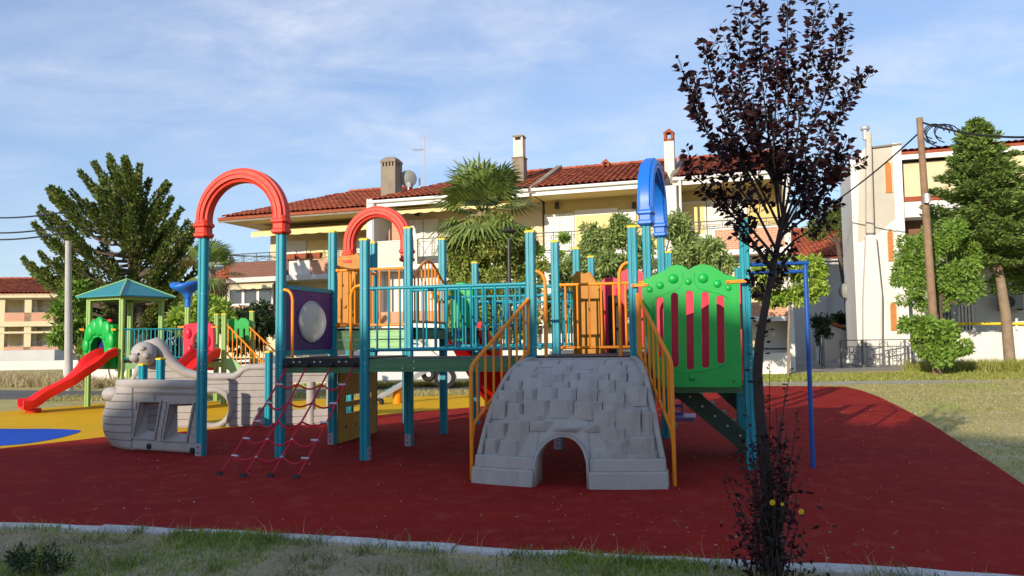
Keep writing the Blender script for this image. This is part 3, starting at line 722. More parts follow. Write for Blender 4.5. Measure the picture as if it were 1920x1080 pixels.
for line in ([(1225, 600), (1224, 565), (1230, 558), (1250, 550), (1272, 541), (1281, 528), (1280, 512)], [(1302, 512), (1301, 528), (1310, 541), (1332, 547), (1354, 552), (1366, 560)], [(1256, 690), (1280, 699), (1310, 698), (1345, 690), (1366, 680)]):
    pts = px_poly(PF, line, -0.075); MB().tube([(a, -0.0765, b) for a, b in pts], 0.0035, 6).build('relief_line', M['green'], gpo, smooth=True)
cb = MB(); u, z = PF.hit(1376, 715, -0.08); cb.ball((u, -0.078, z), 0.013, 0.006, 0.013, 8, 5); cb.build('bolts', M['bolt'], gpo)
for (xa, ya), (xb, yb) in (((1183, 535.5), (1215, 534)), ((1361, 529), (1404, 526))):
    a, b = PF.hit(xa, ya, -0.09), PF.hit(xb, yb, -0.09)
    MB().bar((a[0], -0.085, a[1]), (b[0], -0.085, b[1]), 0.012, 0.034, (0, 0, 1)).build('clamp', M['orange'], play, bevel=0.005)
    k = MB(); k.ball((a[0] + 0.02, -0.093, a[1]), 0.009, 0.006, 0.009, 8, 5); k.ball((b[0] - 0.02, -0.093, b[1]), 0.009, 0.006, 0.009, 8, 5); k.build('bolts', M['bolt'], play)
# pink-red hoods and panels behind it
def round_top(x0, x1, yt, yb, fr, y, n=10):
    xc, w = (x0 + x1) / 2, (x1 - x0) / 2
    return px_poly(fr, [(xc - w * math.cos(math.pi * k / n), yt + w * 0.62 - w * 0.62 * math.sin(math.pi * k / n)) for k in range(n + 1)] + [(x1, yb), (x0, yb)], y)
MB().slab(px_poly(PF, [(1222, 545), (1240, 530), (1380, 528), (1393, 534), (1394, 724), (1228, 722)], 1.12), 1.10, 1.16, lambda a, b, c: (a, c, b)).build('red_panel', M['hood_red'], play, bevel=0.015)
h2 = round_top(1160, 1207, 504, 655, PF, 2.5)
MB().slab(h2, 2.47, 2.60, lambda a, b, c: (a, c, b), [round_top(1175, 1196, 540, 640, PF, 2.5)]).build('red_hood', M['hood_red'], play, smooth=40, bevel=0.03, segs=3)
h3 = MB().slab(round_top(1126, 1166, 520, 662, PF, 3.42), 3.38, 3.46, lambda a, b, c: (a, c, b)).build('red_panel', M['hood_red'], play, smooth=40, bevel=0.015)
for x in (1136, 1146, 1156):
    a, b = PF.hit(x, 540, 3.37), PF.hit(x, 655, 3.37); MB().tube([(a[0], 3.378, a[1]), (b[0], 3.378, b[1])], 0.012, 8).build('rib', M['hood_red'], h3, smooth=True)
# stairs going down to the right behind the panel
st = obj('stairs', None, play, (0, 0, 0)); st.empty_display_size = 0.1
for pts, y in (([(1252, 731), (1304, 731), (1404, 812), (1421, 826), (1421, 859), (1404, 856)], 0.62), ([(1338, 731), (1374, 731), (1428, 774), (1428, 838), (1416, 838), (1414, 798)], 1.42)):
    MB().slab(px_poly(PF, pts, y), y - 0.02, y + 0.02, lambda a, b, c: (a, c, b)).build('stringer', M['stair'], st)
a0, a1 = PF.hit(1290, 745, 0.62), PF.hit(1408, 836, 0.62)
for k in range(5):
    f = (k + 0.4) / 5; u, z = a0[0] + (a1[0] - a0[0]) * f, a0[1] + (a1[1] - a0[1]) * f
    MB().box(u - 0.11, u + 0.11, 0.645, 1.395, z + 0.02, z + 0.045).build('tread', M['stair'], st)
    MB().tube([(u - 0.03, 0.598, z + 0.05), (u - 0.03, 0.592, z + 0.05)], 0.012, 8).build('bolt', M['metal'], st)
# purple step seen between ramp and stairs
pu = obj('lilac_step', None, play, (0, 0, 0)); pu.empty_display_size = 0.1
a, b = PF.hit(1262, 776, 1.5), PF.hit(1304, 776, 1.5)
MB().box(a[0], b[0], 1.2, 1.75, a[1] - 0.06, a[1] - 0.015).build('step_plate', M['lilac'], pu, bevel=0.012)
MB().slab([(a[0], a[1] - 0.02), (a[0] + 0.13, a[1] - 0.02), (a[0] + 0.13, a[1] + 0.32), (a[0], a[1] + 0.32)], 1.5, 1.56, lambda p, q, c: (p, c, q), [slot(a[0] + 0.065, a[1] + 0.05 + 0.1 * k, 0.04, 0.03) for k in range(3)]).build('step_back', M['lilac'], pu, bevel=0.006)
# blue overhead bar
tr = obj('trapeze_bar', None, play, (0, 0, 0)); tr.empty_display_size = 0.1
MB().tube([(4.91, 0.26, 0), (4.91, 0.26, 2.13)], 0.024, 12).build('pole', M['mono_blue'], tr, smooth=40)
MB().tube([(4.33, 0.08, 2.135), (4.94, 0.27, 2.15)], 0.022, 12).build('bar', M['mono_blue'], tr, smooth=40)
MB().tube([(4.30, 1.28, 2.14), (5.07, 1.42, 2.15)], 0.022, 12).build('bar', M['mono_blue'], tr, smooth=40)
MB().tube([(4.93, 0.28, 2.15), (5.06, 1.42, 2.15)], 0.020, 12).build('bar', M['mono_blue'], tr, smooth=40)
post(4.28, 1.25, 2.2, parent=tr, cap=False)
# red slide leaving the bridge backwards
def slide(parent, pts, w, h, m, name='slide'):
    pts = [Vector(p) for p in pts]; fine = []
    for i in range(len(pts) - 1):
        p0, p1, p2, p3 = pts[max(i - 1, 0)], pts[i], pts[i + 1], pts[min(i + 2, len(pts) - 1)]
        for j in range(6):
            t = j / 6; fine.append(0.5 * ((2 * p1) + (p2 - p0) * t + (2 * p0 - 5 * p1 + 4 * p2 - p3) * t * t + (3 * p1 - p0 - 3 * p2 + p3) * t ** 3))
    fine.append(pts[-1]); rings = []
    prof = [(-w, -0.035), (-w * .6, -0.05), (w * .6, -0.05), (w, -0.035), (w + .035, h * .5), (w + .045, h), (w + .01, h + .025), (w - .025, h), (w - .045, h * .4), (w * .75, 0.01), (0, 0), (-w * .75, 0.01), (-w + .045, h * .4), (-w + .025, h), (-w - .01, h + .025), (-w - .045, h), (-w - .035, h * .5)]
    for i, p in enumerate(fine):
        d = (fine[min(i + 1, len(fine) - 1)] - fine[max(i - 1, 0)]).normalized(); s = d.cross(Vector((0, 0, 1))).normalized(); u = s.cross(d)
        rings.append([p + s * a + u * b for a, b in prof])
    return MB().loft(rings).build(name, M[m], parent, smooth=50)
slide(play, [(-0.02, 3.62, 1.50), (0.0, 4.1, 1.30), (0.05, 4.7, 0.88), (0.12, 5.2, 0.48), (0.18, 5.7, 0.22), (0.2, 6.2, 0.16)], 0.33, 0.17, 'slide_red')

# ================================================================== second play set, far left
ps2 = empty('play_house', (-8.5, 17.2, 0), 0)
tag(ps2, 'lime green posted play house with teal pyramid roof, red slides and orange stair rails', 'play structure')
def rel(p): return Vector((p[0] + 8.5, p[1] - 17.2, p[2] if len(p) > 2 else 0))
def post2(x, Y, h, cap=False, m='lime', w=0.05):
    q = rel(at(x, 640, Y)); return post(q.x, q.y, h, m, cap, None, ps2, 0.0, w)
pF, pL, pR, pB = (-8.54, 16.8), (-9.5, 17.24), (-8.12, 17.76), (-9.06, 18.2)
for p in (pF, pL, pR, pB): q = rel(p); post(q.x, q.y, 2.40, 'lime', False, None, ps2)
post2(351, 17.4, 2.2); post2(420, 17.3, 2.02, True); post2(406, 18.3, 2.05, True); post2(472, 18.6, 2.12, True); post2(436, 17.35, 1.0)
c = rel((-8.8, 17.5)); phi = 0.35; rf = obj('roof', None, ps2, (c.x, c.y, 0)); hd_ = 1.02
cor = [(hd_ * math.sin(phi), -hd_ * math.cos(phi)), (hd_ * math.cos(phi), hd_ * math.sin(phi)), (-hd_ * math.sin(phi), hd_ * math.cos(phi)), (-hd_ * math.cos(phi), -hd_ * math.sin(phi))]
for k in range(4):
    a, b = cor[k], cor[(k + 1) % 4]
    MB().add([(a[0], a[1], 2.46), (b[0], b[1], 2.46), (0, 0, 2.86), (a[0], a[1], 2.43), (b[0], b[1], 2.43), (0, 0, 2.83)], [(0, 1, 2), (3, 5, 4), (0, 3, 4, 1), (1, 4, 5, 2), (2, 5, 3, 0)]).build('roof_panel', M['roof_teal'], rf)
    MB().tube([(a[0] * 1.01, a[1] * 1.01, 2.465), (0, 0, 2.87)], 0.018, 8).build('ridge_bar', M['beam_light'], rf, smooth=40)
    MB().bar((a[0] * .78, a[1] * .78, 2.40), (b[0] * .78, b[1] * .78, 2.40), 0.05, 0.07).build('eave_beam', M['lime'], rf)
q = [rel(p) for p in (pF, pR, pB, pL)]
MB().slab([(v.x, v.y) for v in q], 0.98, 1.02, lambda a, b, c: (a, b, c)).build('deck', M['deck'], ps2)
e350, e420 = rel(at(351, 640, 17.4)), rel(at(420, 640, 17.3))
MB().slab([(q[0].x, q[0].y), (e350.x, e350.y), (e420.x, e420.y), (e420.x + .2, e420.y + 1.1), (q[1].x, q[1].y)], 0.98, 1.015, lambda a, b, c: (a, b, c)).build('deck', M['deck'], ps2)
def bar2(p, r, z0, z1, m): MB().bar((p.x, p.y, (z0 + z1) / 2), (r.x, r.y, (z0 + z1) / 2), 0.05, z1 - z0).build('beam', M[m], ps2)
bar2(q[0], e350, 0.84, 0.97, 'beam_light'); bar2(q[3], q[0], 0.84, 0.97, 'beam_light'); bar2(e350, e420, 0.84, 0.97, 'beam_light')
_play = play
def railing2(p, r, zt, zb, n, m):
    global play
    keep = play; play = ps2
    o = railing(p, r, zt, zb, n, m); play = keep; return o
railing2((q[0].x + .05, q[0].y), (e350.x - .04, e350.y), 1.71, 1.07, 15, 'teal')
railing2((q[1].x, q[1].y), (q[1].x + 0.9, q[1].y + 0.45), 1.71, 1.07, 8, 'teal')
# green leaf-shaped hood with arched door
F2 = Frame(pL, -24.6); hood = obj('leaf_hood', None, ps2, rel(pL), (0, 0, rad(-24.6)))
ho = px_poly(F2, [(167, 690), (166, 640), (169, 618), (178, 609), (188, 604), (196, 600), (203, 603), (212, 607), (221, 610), (222, 650), (222, 690)], 0)
hole = px_poly(F2, [(182, 690), (178, 665), (179, 645), (185, 634), (193, 631), (200, 635), (204, 648), (205, 668), (205, 690 - 1)], 0)
MB().slab(ho, -0.12, 0.05, lambda a, b, c: (a, c, b), [hole]).build('hood_shell', M['green'], hood, smooth=40, bevel=0.03, segs=3)
MB().slab(px_poly(F2, [(176, 692), (176, 628), (208, 628), (208, 692)], 0), 0.06, 0.08, lambda a, b, c: (a, c, b)).build('dark_door', M['navy'], hood)
for i, (x, y, r, tilt) in enumerate(((177, 624, .20, .5), (186, 614, .20, .2), (196, 612, .24, 0), (208, 620, .24, -.4), (215, 640, .22, -.2), (215, 662, .2, .1), (171, 648, .17, 0), (172, 672, .15, .1))):
    a, b = F2.hit(x, y, 0); MB().ball((a, -0.12, b), r * .62, 0.06, r * .95, 12, 8).build('leaf', M['green'], hood, smooth=True)
for x in (181, 208):
    a, b = F2.hit(x, 602, 0); MB().ball((a, -0.03, b), 0.07, 0.03, 0.05, 10, 6).build('red_knob', M['arch_red'], hood, smooth=True)
for x in (164, 223):
    a, b = F2.hit(x, 618, 0); MB().box(a - 0.07, a + 0.07, -0.14, -0.125, b - 0.02, b + 0.02).build('clamp', M['orange'], hood)
slide(ps2, [rel(at(x, y, Y)) for x, y, Y in ((207, 664, 16.9), (188, 672, 16.72), (165, 693, 16.5), (138, 716, 16.32), (112, 731, 16.18), (88, 743, 16.05), (62, 760, 15.9), (38, 763, 15.75))], 0.30, 0.13, 'slide_red')
sl = rel(at(62, 768, 15.95)); MB().box(sl.x - .12, sl.x + .12, sl.y - .1, sl.y + .12, 0, 0.1).build('slide_foot', M['slide_red'], ps2, bevel=0.03)
# pink-red hood and slide
F3 = Frame(at(351, 640, 17.4)[:2], 4); ho3 = obj('red_hood', None, ps2, rel(at(351, 0, 17.4)) * Vector((1, 1, 0)), (0, 0, rad(4)))
oo = px_poly(F3, [(357, 694), (355, 625), (357, 609), (372, 606), (379, 606), (390, 604), (397, 600), (403, 606), (411, 608), (413, 625), (412, 694)], 0)
oh = px_poly(F3, [(374, 688), (372, 655), (376, 630), (386, 620), (395, 630), (399, 655), (398, 688)], 0)
MB().slab(oo, -0.12, 0.05, lambda a, b, c: (a, c, b), [oh]).build('hood_shell', M['hood_red'], ho3, smooth=40, bevel=0.03, segs=3)
for x, y, r in ((392, 622, .2), (400, 640, .16), (399, 662, .14), (366, 625, .13), (368, 655, .12)):
    a, b = F3.hit(x, y, 0); MB().ball((a, -0.11, b), r * .55, 0.06, r, 12, 8).build('petal', M['hood_red'], ho3, smooth=True)
for x in (352, 414):
    a, b = F3.hit(x, 613, 0); MB().box(a - 0.07, a + 0.07, -0.14, -0.125, b - 0.02, b + 0.02).build('clamp', M['orange'], ho3)
slide(ps2, [rel(at(x, y, Y)) for x, y, Y in ((392, 668, 17.25), (378, 672, 17.0), (355, 694, 16.6), (330, 716, 16.2), (305, 738, 15.8), (285, 745, 15.5))], 0.27, 0.16, 'slide_red')
# blue speaking trumpet
tx = e350.copy(); tp = obj('speaking_trumpet', None, ps2, (tx.x, tx.y, 0))
MB().tube([(0, 0, 2.2), (0, 0, 2.45)], 0.062, 14).build('stem', M['arch_blue'], tp, smooth=40)
rg = []
for r, z, ox in ((0.075, 2.38, 0), (0.08, 2.46, 0), (0.10, 2.50, -0.01), (0.17, 2.56, -0.03), (0.27, 2.62, -0.05), (0.335, 2.68, -0.06), (0.345, 2.72, -0.06), (0.31, 2.745, -0.06), (0.22, 2.72, -0.05), (0.08, 2.66, -0.02)):
    rg.append([(ox + r * math.cos(2 * math.pi * k / 24), r * 0.8 * math.sin(2 * math.pi * k / 24), z + 0.05 * (r / .34) * math.sin(4 * math.pi * k / 24 + 2.6)) for k in range(24)])
MB().loft(rg).build('bell', M['arch_blue'], tp, smooth=True)
# stairs with orange rails, small green gate
FS = Frame(at(425, 640, 17.3)[:2], 2); sr = obj('stairs', None, ps2, rel(at(425, 0, 17.3)) * Vector((1, 1, 0)), (0, 0, rad(2)))
for y, pts in ((0.0, ((431, 607), (520, 700), (431, 662), (500, 735))), (1.1, ((473, 612), (560, 695), (473, 662), (545, 735)))):
    A, B, C_, D = (FS.hit(x, yy, y) for x, yy in pts); rr = obj('stair_rail', None, sr)
    rr.parent = sr
    for a, b in ((A, B), (C_, D)): MB().tube([(a[0], y, a[1]), (b[0], y, b[1])], 0.02, 8).build('rail', M['orange'], sr, smooth=40)
    bpy.data.objects.remove(rr)
    for k in range(11):
        f = (k + .5) / 11; xx = A[0] + (B[0] - A[0]) * f; zt = A[1] + (B[1] - A[1]) * f
        zb = C_[1] + (D[1] - C_[1]) * min(1, (xx - C_[0]) / (D[0] - C_[0]))
        if zt - zb > .05: MB().tube([(xx, y, zb), (xx, y, zt)], 0.0125, 6).build('baluster', M['orange'], sr)
    so_ = [FS.hit(x, yy, y) for x, yy in ((430 + 40 * y, 672), (443 + 40 * y, 672), (520 + 40 * y, 735), (505 + 40 * y, 745), (430 + 40 * y, 690))]
    MB().slab(so_, y - .02, y + .02, lambda a, b, c: (a, c, b)).build('stringer', M['beam_light'], sr)
for k in range(5):
    a = FS.hit(440 + k * 15, 683 + k * 12.5, 0.0); MB().box(a[0] - .1, a[0] + .14, 0.02, 1.08, a[1] - .02, a[1] + .02).build('tread', M['stair'], sr)
FG = Frame(at(428, 640, 18.4)[:2], 0); gp_ = [(427, 640), (427, 605), (432, 599), (440, 597), (446, 602), (453, 596), (461, 597), (467, 603), (467, 640)]
MB().slab(px_poly(FG, gp_, 0), 18.38 - 17.2, 18.44 - 17.2, lambda a, b, c: (a + at(428, 640, 18.4).x + 8.5, c, b), [px_poly(FG, [(x - 2.2, 637), (x - 2.2, 616), (x + 2.2, 616), (x + 2.2, 637)], 0) for x in (436, 447, 458)]).build('slatted_panel', M['green'], ps2, smooth=40, bevel=0.012)

# ================================================================== grey play ship
ship = empty('play_ship', (-4.7, 9.93, 0), -23.2)
tag(ship, 'grey plastic play ship with plank grooves, two square windows and round animal figurehead', 'play ship')
SF = Frame((-4.7, 9.93), -23.2)
PL_H = 0.112
# near wall, flat part: local x 0..0.83, y ~ 0
def xy(a, b, c): return (a, c, b)
w_out = [px_poly(SF, [(264.5, 754), (301.5, 754), (290, 823), (252, 819)], 0), px_poly(SF, [(320, 758), (363, 757), (350, 827), (308.5, 824)], 0)]
w_in = [px_poly(SF, [(276, 759), (300, 757), (291, 810), (276, 807)], 0.14), px_poly(SF, [(333, 761), (361, 760), (350, 814), (333, 812)], 0.14)]
wall = MB().slab([(-0.24, 0.04), (0.86, 0.04), (0.86, 0.84), (-0.24, 0.84)], 0.0, 0.07, xy, w_out).build('hull_wall', M['grey_plastic'], ship)
for wo_, wi_ in zip(w_out, w_in):
    MB().loft([[(a, -0.022, b) for a, b in wo_], [(a, 0.0, b) for a, b in wo_], [(a, 0.14, b) for a, b in wi_]], True, False).build('window_reveal', M['grey_plastic'], ship)
    fr_ = MB(); mx_, mz_ = sum(p[0] for p in wo_) / 4, sum(p[1] for p in wo_) / 4
    big_ = [(mx_ + (a - mx_) * 1.14, mz_ + (b - mz_) * 1.08) for a, b in wo_]
    MB().slab(big_, -0.024, 0.0, xy, [wo_]).build('window_frame', M['grey_plastic'], ship, bevel=0.006)
def tri_x(poly, z):
    xs = []
    for i in range(4):
        (x0, z0), (x1, z1) = poly[i], poly[(i + 1) % 4]
        if (z0 - z) * (z1 - z) < 0: xs.append(x0 + (x1 - x0) * (z - z0) / (z1 - z0))
    return sorted(xs)
nrow = 8
PL_F = PL_H; PL_H = 0.099
for r in range(nrow):
    z0, z1 = 0.05 + r * PL_H + 0.005, 0.05 + (r + 1) * PL_H - 0.005
    cuts = []
    for wo_ in w_out:
        for zz in (z0, (z0 + z1) / 2, z1):
            t = tri_x(wo_, zz)
            if len(t) == 2: cuts.append((t[0] - 0.05, t[1] + 0.05))
    iv = [(-0.235, 0.85)]
    for c0, c1 in cuts:
        nv = []
        for a, b in iv:
            if c1 <= a or c0 >= b: nv.append((a, b)); continue
            if c0 > a: nv.append((a, c0))
            if c1 < b: nv.append((c1, b))
        iv = nv
    for a, b in iv:
        if b - a > 0.03: MB().box(a, b, -0.016, 0.0, z0, z1).build('plank', M['grey_plastic'], ship, bevel=0.005)
# near wall, rounded bow going back on the left
plan = [(-0.245, -0.005), (-0.42, -0.015), (-0.60, 0.0), (-0.80, 0.09), (-0.95, 0.26), (-1.02, 0.50), (-1.02, 0.80), (-0.95, 1.2)]
def bow(f, z):
    k = f * (len(plan) - 1); i = min(int(k), len(plan) - 2); t = k - i
    x = plan[i][0] + (plan[i + 1][0] - plan[i][0]) * t; y = plan[i][1] + (plan[i + 1][1] - plan[i][1]) * t
    dx_, dy_ = plan[i + 1][0] - plan[i][0], plan[i + 1][1] - plan[i][1]; L = math.hypot(dx_, dy_); nx_, ny_ = dy_ / L, -dx_ / L
    nx_, ny_ = -abs(nx_), -abs(ny_)
    off = np.interp(z, [0, 0.1, 0.25, 0.45, 0.65, 0.8, 0.95], [-0.10, -0.01, 0.06, 0.07, 0.02, -0.06, -0.16]) * min(1, f * 2.2)
    return (x + nx_ * off, y + ny_ * off)
for r in range(nrow):
    z0, z1 = 0.05 + r * PL_H + 0.005, 0.05 + (r + 1) * PL_H - 0.005
    rings = []
    for k in range(15):
        f = 0.012 + 0.98 * k / 14; a, b = bow(f, z0), bow(f, z1)
        rings.append([(a[0], a[1] - 0.016, z0), (b[0], b[1] - 0.016, z1), (b[0] + 0.03, b[1] + 0.05, z1), (a[0] + 0.03, a[1] + 0.05, z0)])
    MB().loft(rings).build('plank', M['grey_plastic'], ship, smooth=40, bevel=0.004)
bk = []
for z in np.linspace(0.03, 0.86, 9): bk.append([(bow(k / 20, z)[0] + 0.012, bow(k / 20, z)[1] + 0.012, z) for k in range(21)])
MB().loft(bk, False, False).build('bow_lining', M['grey_plastic'], ship, smooth=True)
# gunwale
gw_ = MB(); rr = []
for x in (0.86, 0.5, 0.1, -0.24): rr.append((x, 0.02, 0.875))
for f in (0.1, 0.2, 0.3, 0.4, 0.5): p = bow(f, .86); rr.append((p[0] + 0.02, p[1] + 0.03, .875 - 0.02 * f))
for f in (0.6, 0.75, 0.9, 1.0): p = bow(f, .82); rr.append((p[0] + 0.03, p[1] + 0.05, .85 - 0.1 * f))
rings = []
for i, p in enumerate(rr):
    a, b = Vector(rr[max(i - 1, 0)]), Vector(rr[min(i + 1, len(rr) - 1)]); d = (b - a).normalized(); s = d.cross(Vector((0, 0, 1))).normalized() * -1; p = Vector(p)
    rings.append([p + s * x + Vector((0, 0, z)) for x, z in ((-0.045, -0.045), (0.05, -0.045), (0.062, -0.02), (0.062, 0.03), (0.04, 0.058), (-0.03, 0.058), (-0.05, 0.03))])
MB().loft(rings).build('gunwale', M['grey_plastic'], ship, smooth=50)
MB().box(-0.22, 0.85, -0.030, 0.03, .765, .79).build('rub_rail', M['grey_plastic'], ship, bevel=0.01)
# drooping tongue on the bow and a dark joint
p = bow(0.36, .75); MB().ball((p[0] - 0.02, p[1] - .01, .73), 0.16, 0.10, 0.10, 14, 9).build('bow_cushion', M['grey_plastic'], ship, smooth=True)
bt = MB()
for x, z in ((0.06, 0.09), (0.79, 0.07)): bt.ball((x, -0.02, z), 0.045, 0.02, 0.04, 10, 6)
bt.build('bolt_recess', M['black'], ship)
# far wall: own plane inside the ship frame
FWo = ground(390, 803); FW = Frame((FWo.x, FWo.y), 6.6)
PL_H = PL_F; far = obj('far_wall', None, ship); far.empty_display_size = 0.1
lx, ly = SF.loc(FWo.x, FWo.y); far.location = (lx, ly, 0); far.rotation_euler = (0, 0, rad(6.6 + 23.2))
prof_px = [(243, 722), (249, 712), (254, 704), (262, 690), (268, 668), (280, 650), (292, 647), (302, 655), (312, 669), (325, 684), (345, 698), (370, 705), (400, 707), (438, 707), (448, 701), (456, 693), (468, 689), (500, 688), (560, 688), (624, 688)]
prof = [FW.hit(x, y, 0) for x, y in prof_px]
pxs, pzs = [p[0] for p in prof], [p[1] for p in prof]
cx_, cz_ = FW.hit(400, 765, 0); CR = 0.275
op = (FW.hit(548, 720, 0)[0], FW.hit(612, 720, 0)[0], FW.hit(580, 767, 0)[1], FW.hit(580, 716, 0)[1])
r = 0
while 0.05 + (r + 1) * PL_H < max(pzs) + 0.1:
    z0, z1 = 0.04 + r * PL_H + 0.004, 0.04 + (r + 1) * PL_H - 0.004; zm = (z0 + z1) / 2; r += 1
    run = None; xs_ = np.arange(pxs[0], pxs[-1], 0.02); segs_ = []
    for x in list(xs_) + [pxs[-1] + 1]:
        ok = x <= pxs[-1] and np.interp(x, pxs, pzs) > zm and (x - cx_) ** 2 + (zm - cz_) ** 2 > CR ** 2 and not (op[0] < x < op[1] and op[2] < zm < op[3])
        if ok and run is None: run = x
        if not ok and run is not None:
            if min(x, pxs[-1]) - run > 0.05: segs_.append((run, min(x - 0.02, pxs[-1])))
            run = None
    for a, b in segs_: MB().box(a, b, -0.03, 0.05, z0, z1).build('plank', M['grey_plastic'], far, bevel=0.006)
inner = [p for p in zip(pxs, pzs)]
lin_o = [(pxs[0], 0.02)] + [(a, b - 0.02) for a, b in inner] + [(pxs[-1], 0.02)]
MB().slab(lin_o, -0.012, 0.03, xy, [[(cx_ + CR * 1.02 * math.cos(2 * math.pi * k / 28), cz_ + CR * 1.02 * math.sin(2 * math.pi * k / 28)) for k in range(28)], [(op[0], op[2]), (op[1], op[2]), (op[1], op[3]), (op[0], op[3])]]).build('wall_core', M['grey_plastic'], far)
MB().tube([(cx_ + (CR + .02) * math.cos(2 * math.pi * k / 36), -0.005, cz_ + (CR + .02) * math.sin(2 * math.pi * k / 36)) for k in range(37)], 0.055, 10, False).build('porthole_ring', M['grey_plastic'], far, smooth=True)
tp_ = [(a, 0.01, b) for a, b in inner]
MB().tube(tp_, [0.05] * 3 + [0.07, 0.10, 0.13, 0.14, 0.12, 0.10, 0.085, 0.08, 0.075, 0.07, 0.07, 0.065, 0.06, 0.06, 0.06, 0.06, 0.06], 12).build('top_rail', M['grey_plastic'], far, smooth=True)
hx, hz_ = FW.hit(270, 664, -0.15)
hd = obj('figurehead', None, ship); hd.parent = far; hd.location = (hx, -0.15, hz_)
MB().ball((0, 0, 0), 0.20, 0.16, 0.20, 20, 14).build('head', M['grey_plastic'], far, smooth=True).location = (hx, -0.15, hz_)
bpy.data.objects.remove(hd)
fb = MB(); fb.ball((hx - 0.10, -0.27, hz_ - 0.05), 0.085, 0.07, 0.075, 14, 9); fb.ball((hx + 0.02, -0.29, hz_ + 0.09), 0.05, 0.035, 0.04, 10, 7); fb.ball((hx + 0.07, -0.28, hz_ - 0.02), 0.06, 0.04, 0.06, 10, 7); fb.build('snout', M['grey_plastic'], far, smooth=True)
ey = MB(); ey.ball((hx - 0.03, -0.315, hz_ + 0.005), 0.018, 0.010, 0.024, 8, 6); ey.ball((hx - 0.15, -0.29, hz_ + 0.0), 0.014, 0.012, 0.02, 8, 6); ey.build('eyes', M['black'], far, smooth=True)
MB().tube([(op[0] + 0.30, 0.02, 0.02), (op[0] + 0.30, 0.02, op[3])], 0.075, 14).build('column', M['grey_plastic'], far, smooth=40)
for x, Y, h in ((268, 11.2, 1.08), (301, 11.6, 1.15), (504, 12.45, 1.22)):
    w_ = at(x, 700, Y); a, b = SF.loc(w_.x, w_.y); post(a, b, h, 'teal', True, None, ship)
# seesaw far behind
ss = empty('seesaw', tuple(ground(745, 757)), 0)
tag(ss, 'seesaw with grey beam, rubber tyre buffers and orange pivot post', 'seesaw')
so0 = ground(745, 757)
A, B = at(708, 747, 16.7) - so0, at(806, 690, 17.1) - so0
MB().bar(A, B, 0.12, 0.10).build('beam', M['metal'], ss, bevel=0.01)
MB().bar(A.lerp(B, .12) + Vector((0, 0, .055)), A.lerp(B, .36) + Vector((0, 0, .055)), 0.10, 0.02).build('seat', M['roof_teal'], ss)
MB().tube([(0, 0, 0), (0, 0, 0.40)], 0.10, 12).build('pivot_post', M['orange'], ss, smooth=40)
for p in (A + Vector((-.02, 0, -.10)), B + Vector((-.03, 0, -.14))):
    MB().tube([p + Vector((0.11 * math.cos(a), 0, 0.11 * math.sin(a))) for a in [2 * math.pi * k / 18 for k in range(19)]], 0.055, 10, False).build('tyre', M['black'], ss, smooth=True)

# ================================================================== buildings
def brick_mat(name, c1, c2, mortar, sx, sy, squash=1.0):
    m = bpy.data.materials.new(name); m.use_nodes = True; t = m.node_tree; b = t.nodes['Principled BSDF']; b.inputs['Roughness'].default_value = 0.85
    c = t.nodes.new('ShaderNodeTexCoord'); s = t.nodes.new('ShaderNodeSeparateXYZ'); t.links.new(c.outputs['Object'], s.inputs[0])
    ad_ = t.nodes.new('ShaderNodeMath'); ad_.operation = 'ADD'; t.links.new(s.outputs[0], ad_.inputs[0]); t.links.new(s.outputs[1], ad_.inputs[1])
    k = t.nodes.new('ShaderNodeCombineXYZ'); t.links.new(ad_.outputs[0], k.inputs[0]); t.links.new(s.outputs[2], k.inputs[1])
    br = t.nodes.new('ShaderNodeTexBrick'); t.links.new(k.outputs[0], br.inputs['Vector']); br.inputs['Scale'].default_value = 1.0
    br.inputs['Brick Width'].default_value = sx; br.inputs['Row Height'].default_value = sy; br.inputs['Mortar Size'].default_value = 0.008
    br.inputs['Color1'].default_value = (*c1, 1); br.inputs['Color2'].default_value = (*c2, 1); br.inputs['Mortar'].default_value = (*mortar, 1)
    t.links.new(br.outputs['Color'], b.inputs['Base Color'])
    return m
M['cream'] = mat('cream_render', (0.62, 0.53, 0.34), 0.85, 0.10, 1.5, dirt=((0.42, 0.36, 0.24), 1.2, 0.35))
M['yellow_wall'] = mat('yellow_render', (0.60, 0.47, 0.20), 0.85, 0.10, 1.5)
M['white_wall'] = mat('white_render', (0.66, 0.64, 0.60), 0.85, 0.08, 1.2, dirt=((0.45, 0.42, 0.36), 1.1, 0.35))
M['white_paint'] = mat('white_paint', (0.70, 0.68, 0.65), 0.6, 0.05, 3)
M['beige_wall'] = mat('beige_render', (0.50, 0.465, 0.385), 0.88, 0.14, 0.8, dirt=((0.36, 0.33, 0.28), 0.9, 0.6))
M['grey_wall'] = mat('grey_render', (0.55, 0.54, 0.52), 0.88, 0.10, 1.0, dirt=((0.40, 0.39, 0.37), 1.0, 0.4))
M['tile'] = leaf_mat('clay_tile', (0.30, 0.062, 0.028), (0.46, 0.125, 0.055), 0.0, 0.85, (0.22, 0.07, 0.045), 0.2)
M['tile_flat'] = mat('clay_flat', (0.34, 0.085, 0.04), 0.85, 0.3, 6)
M['brick'] = brick_mat('salmon_brick', (0.52, 0.24, 0.14), (0.46, 0.20, 0.11), (0.55, 0.42, 0.32), 0.24, 0.075)
M['brick_shaded'] = brick_mat('shaded_dark_brick', (0.17, 0.065, 0.045), (0.14, 0.055, 0.035), (0.20, 0.12, 0.09), 0.24, 0.075)  # dark brick, its colour deepened further to stand for shade on the terrace
M['brick_orange'] = brick_mat('orange_brick', (0.50, 0.17, 0.04), (0.44, 0.14, 0.03), (0.40, 0.24, 0.10), 0.5, 0.08)
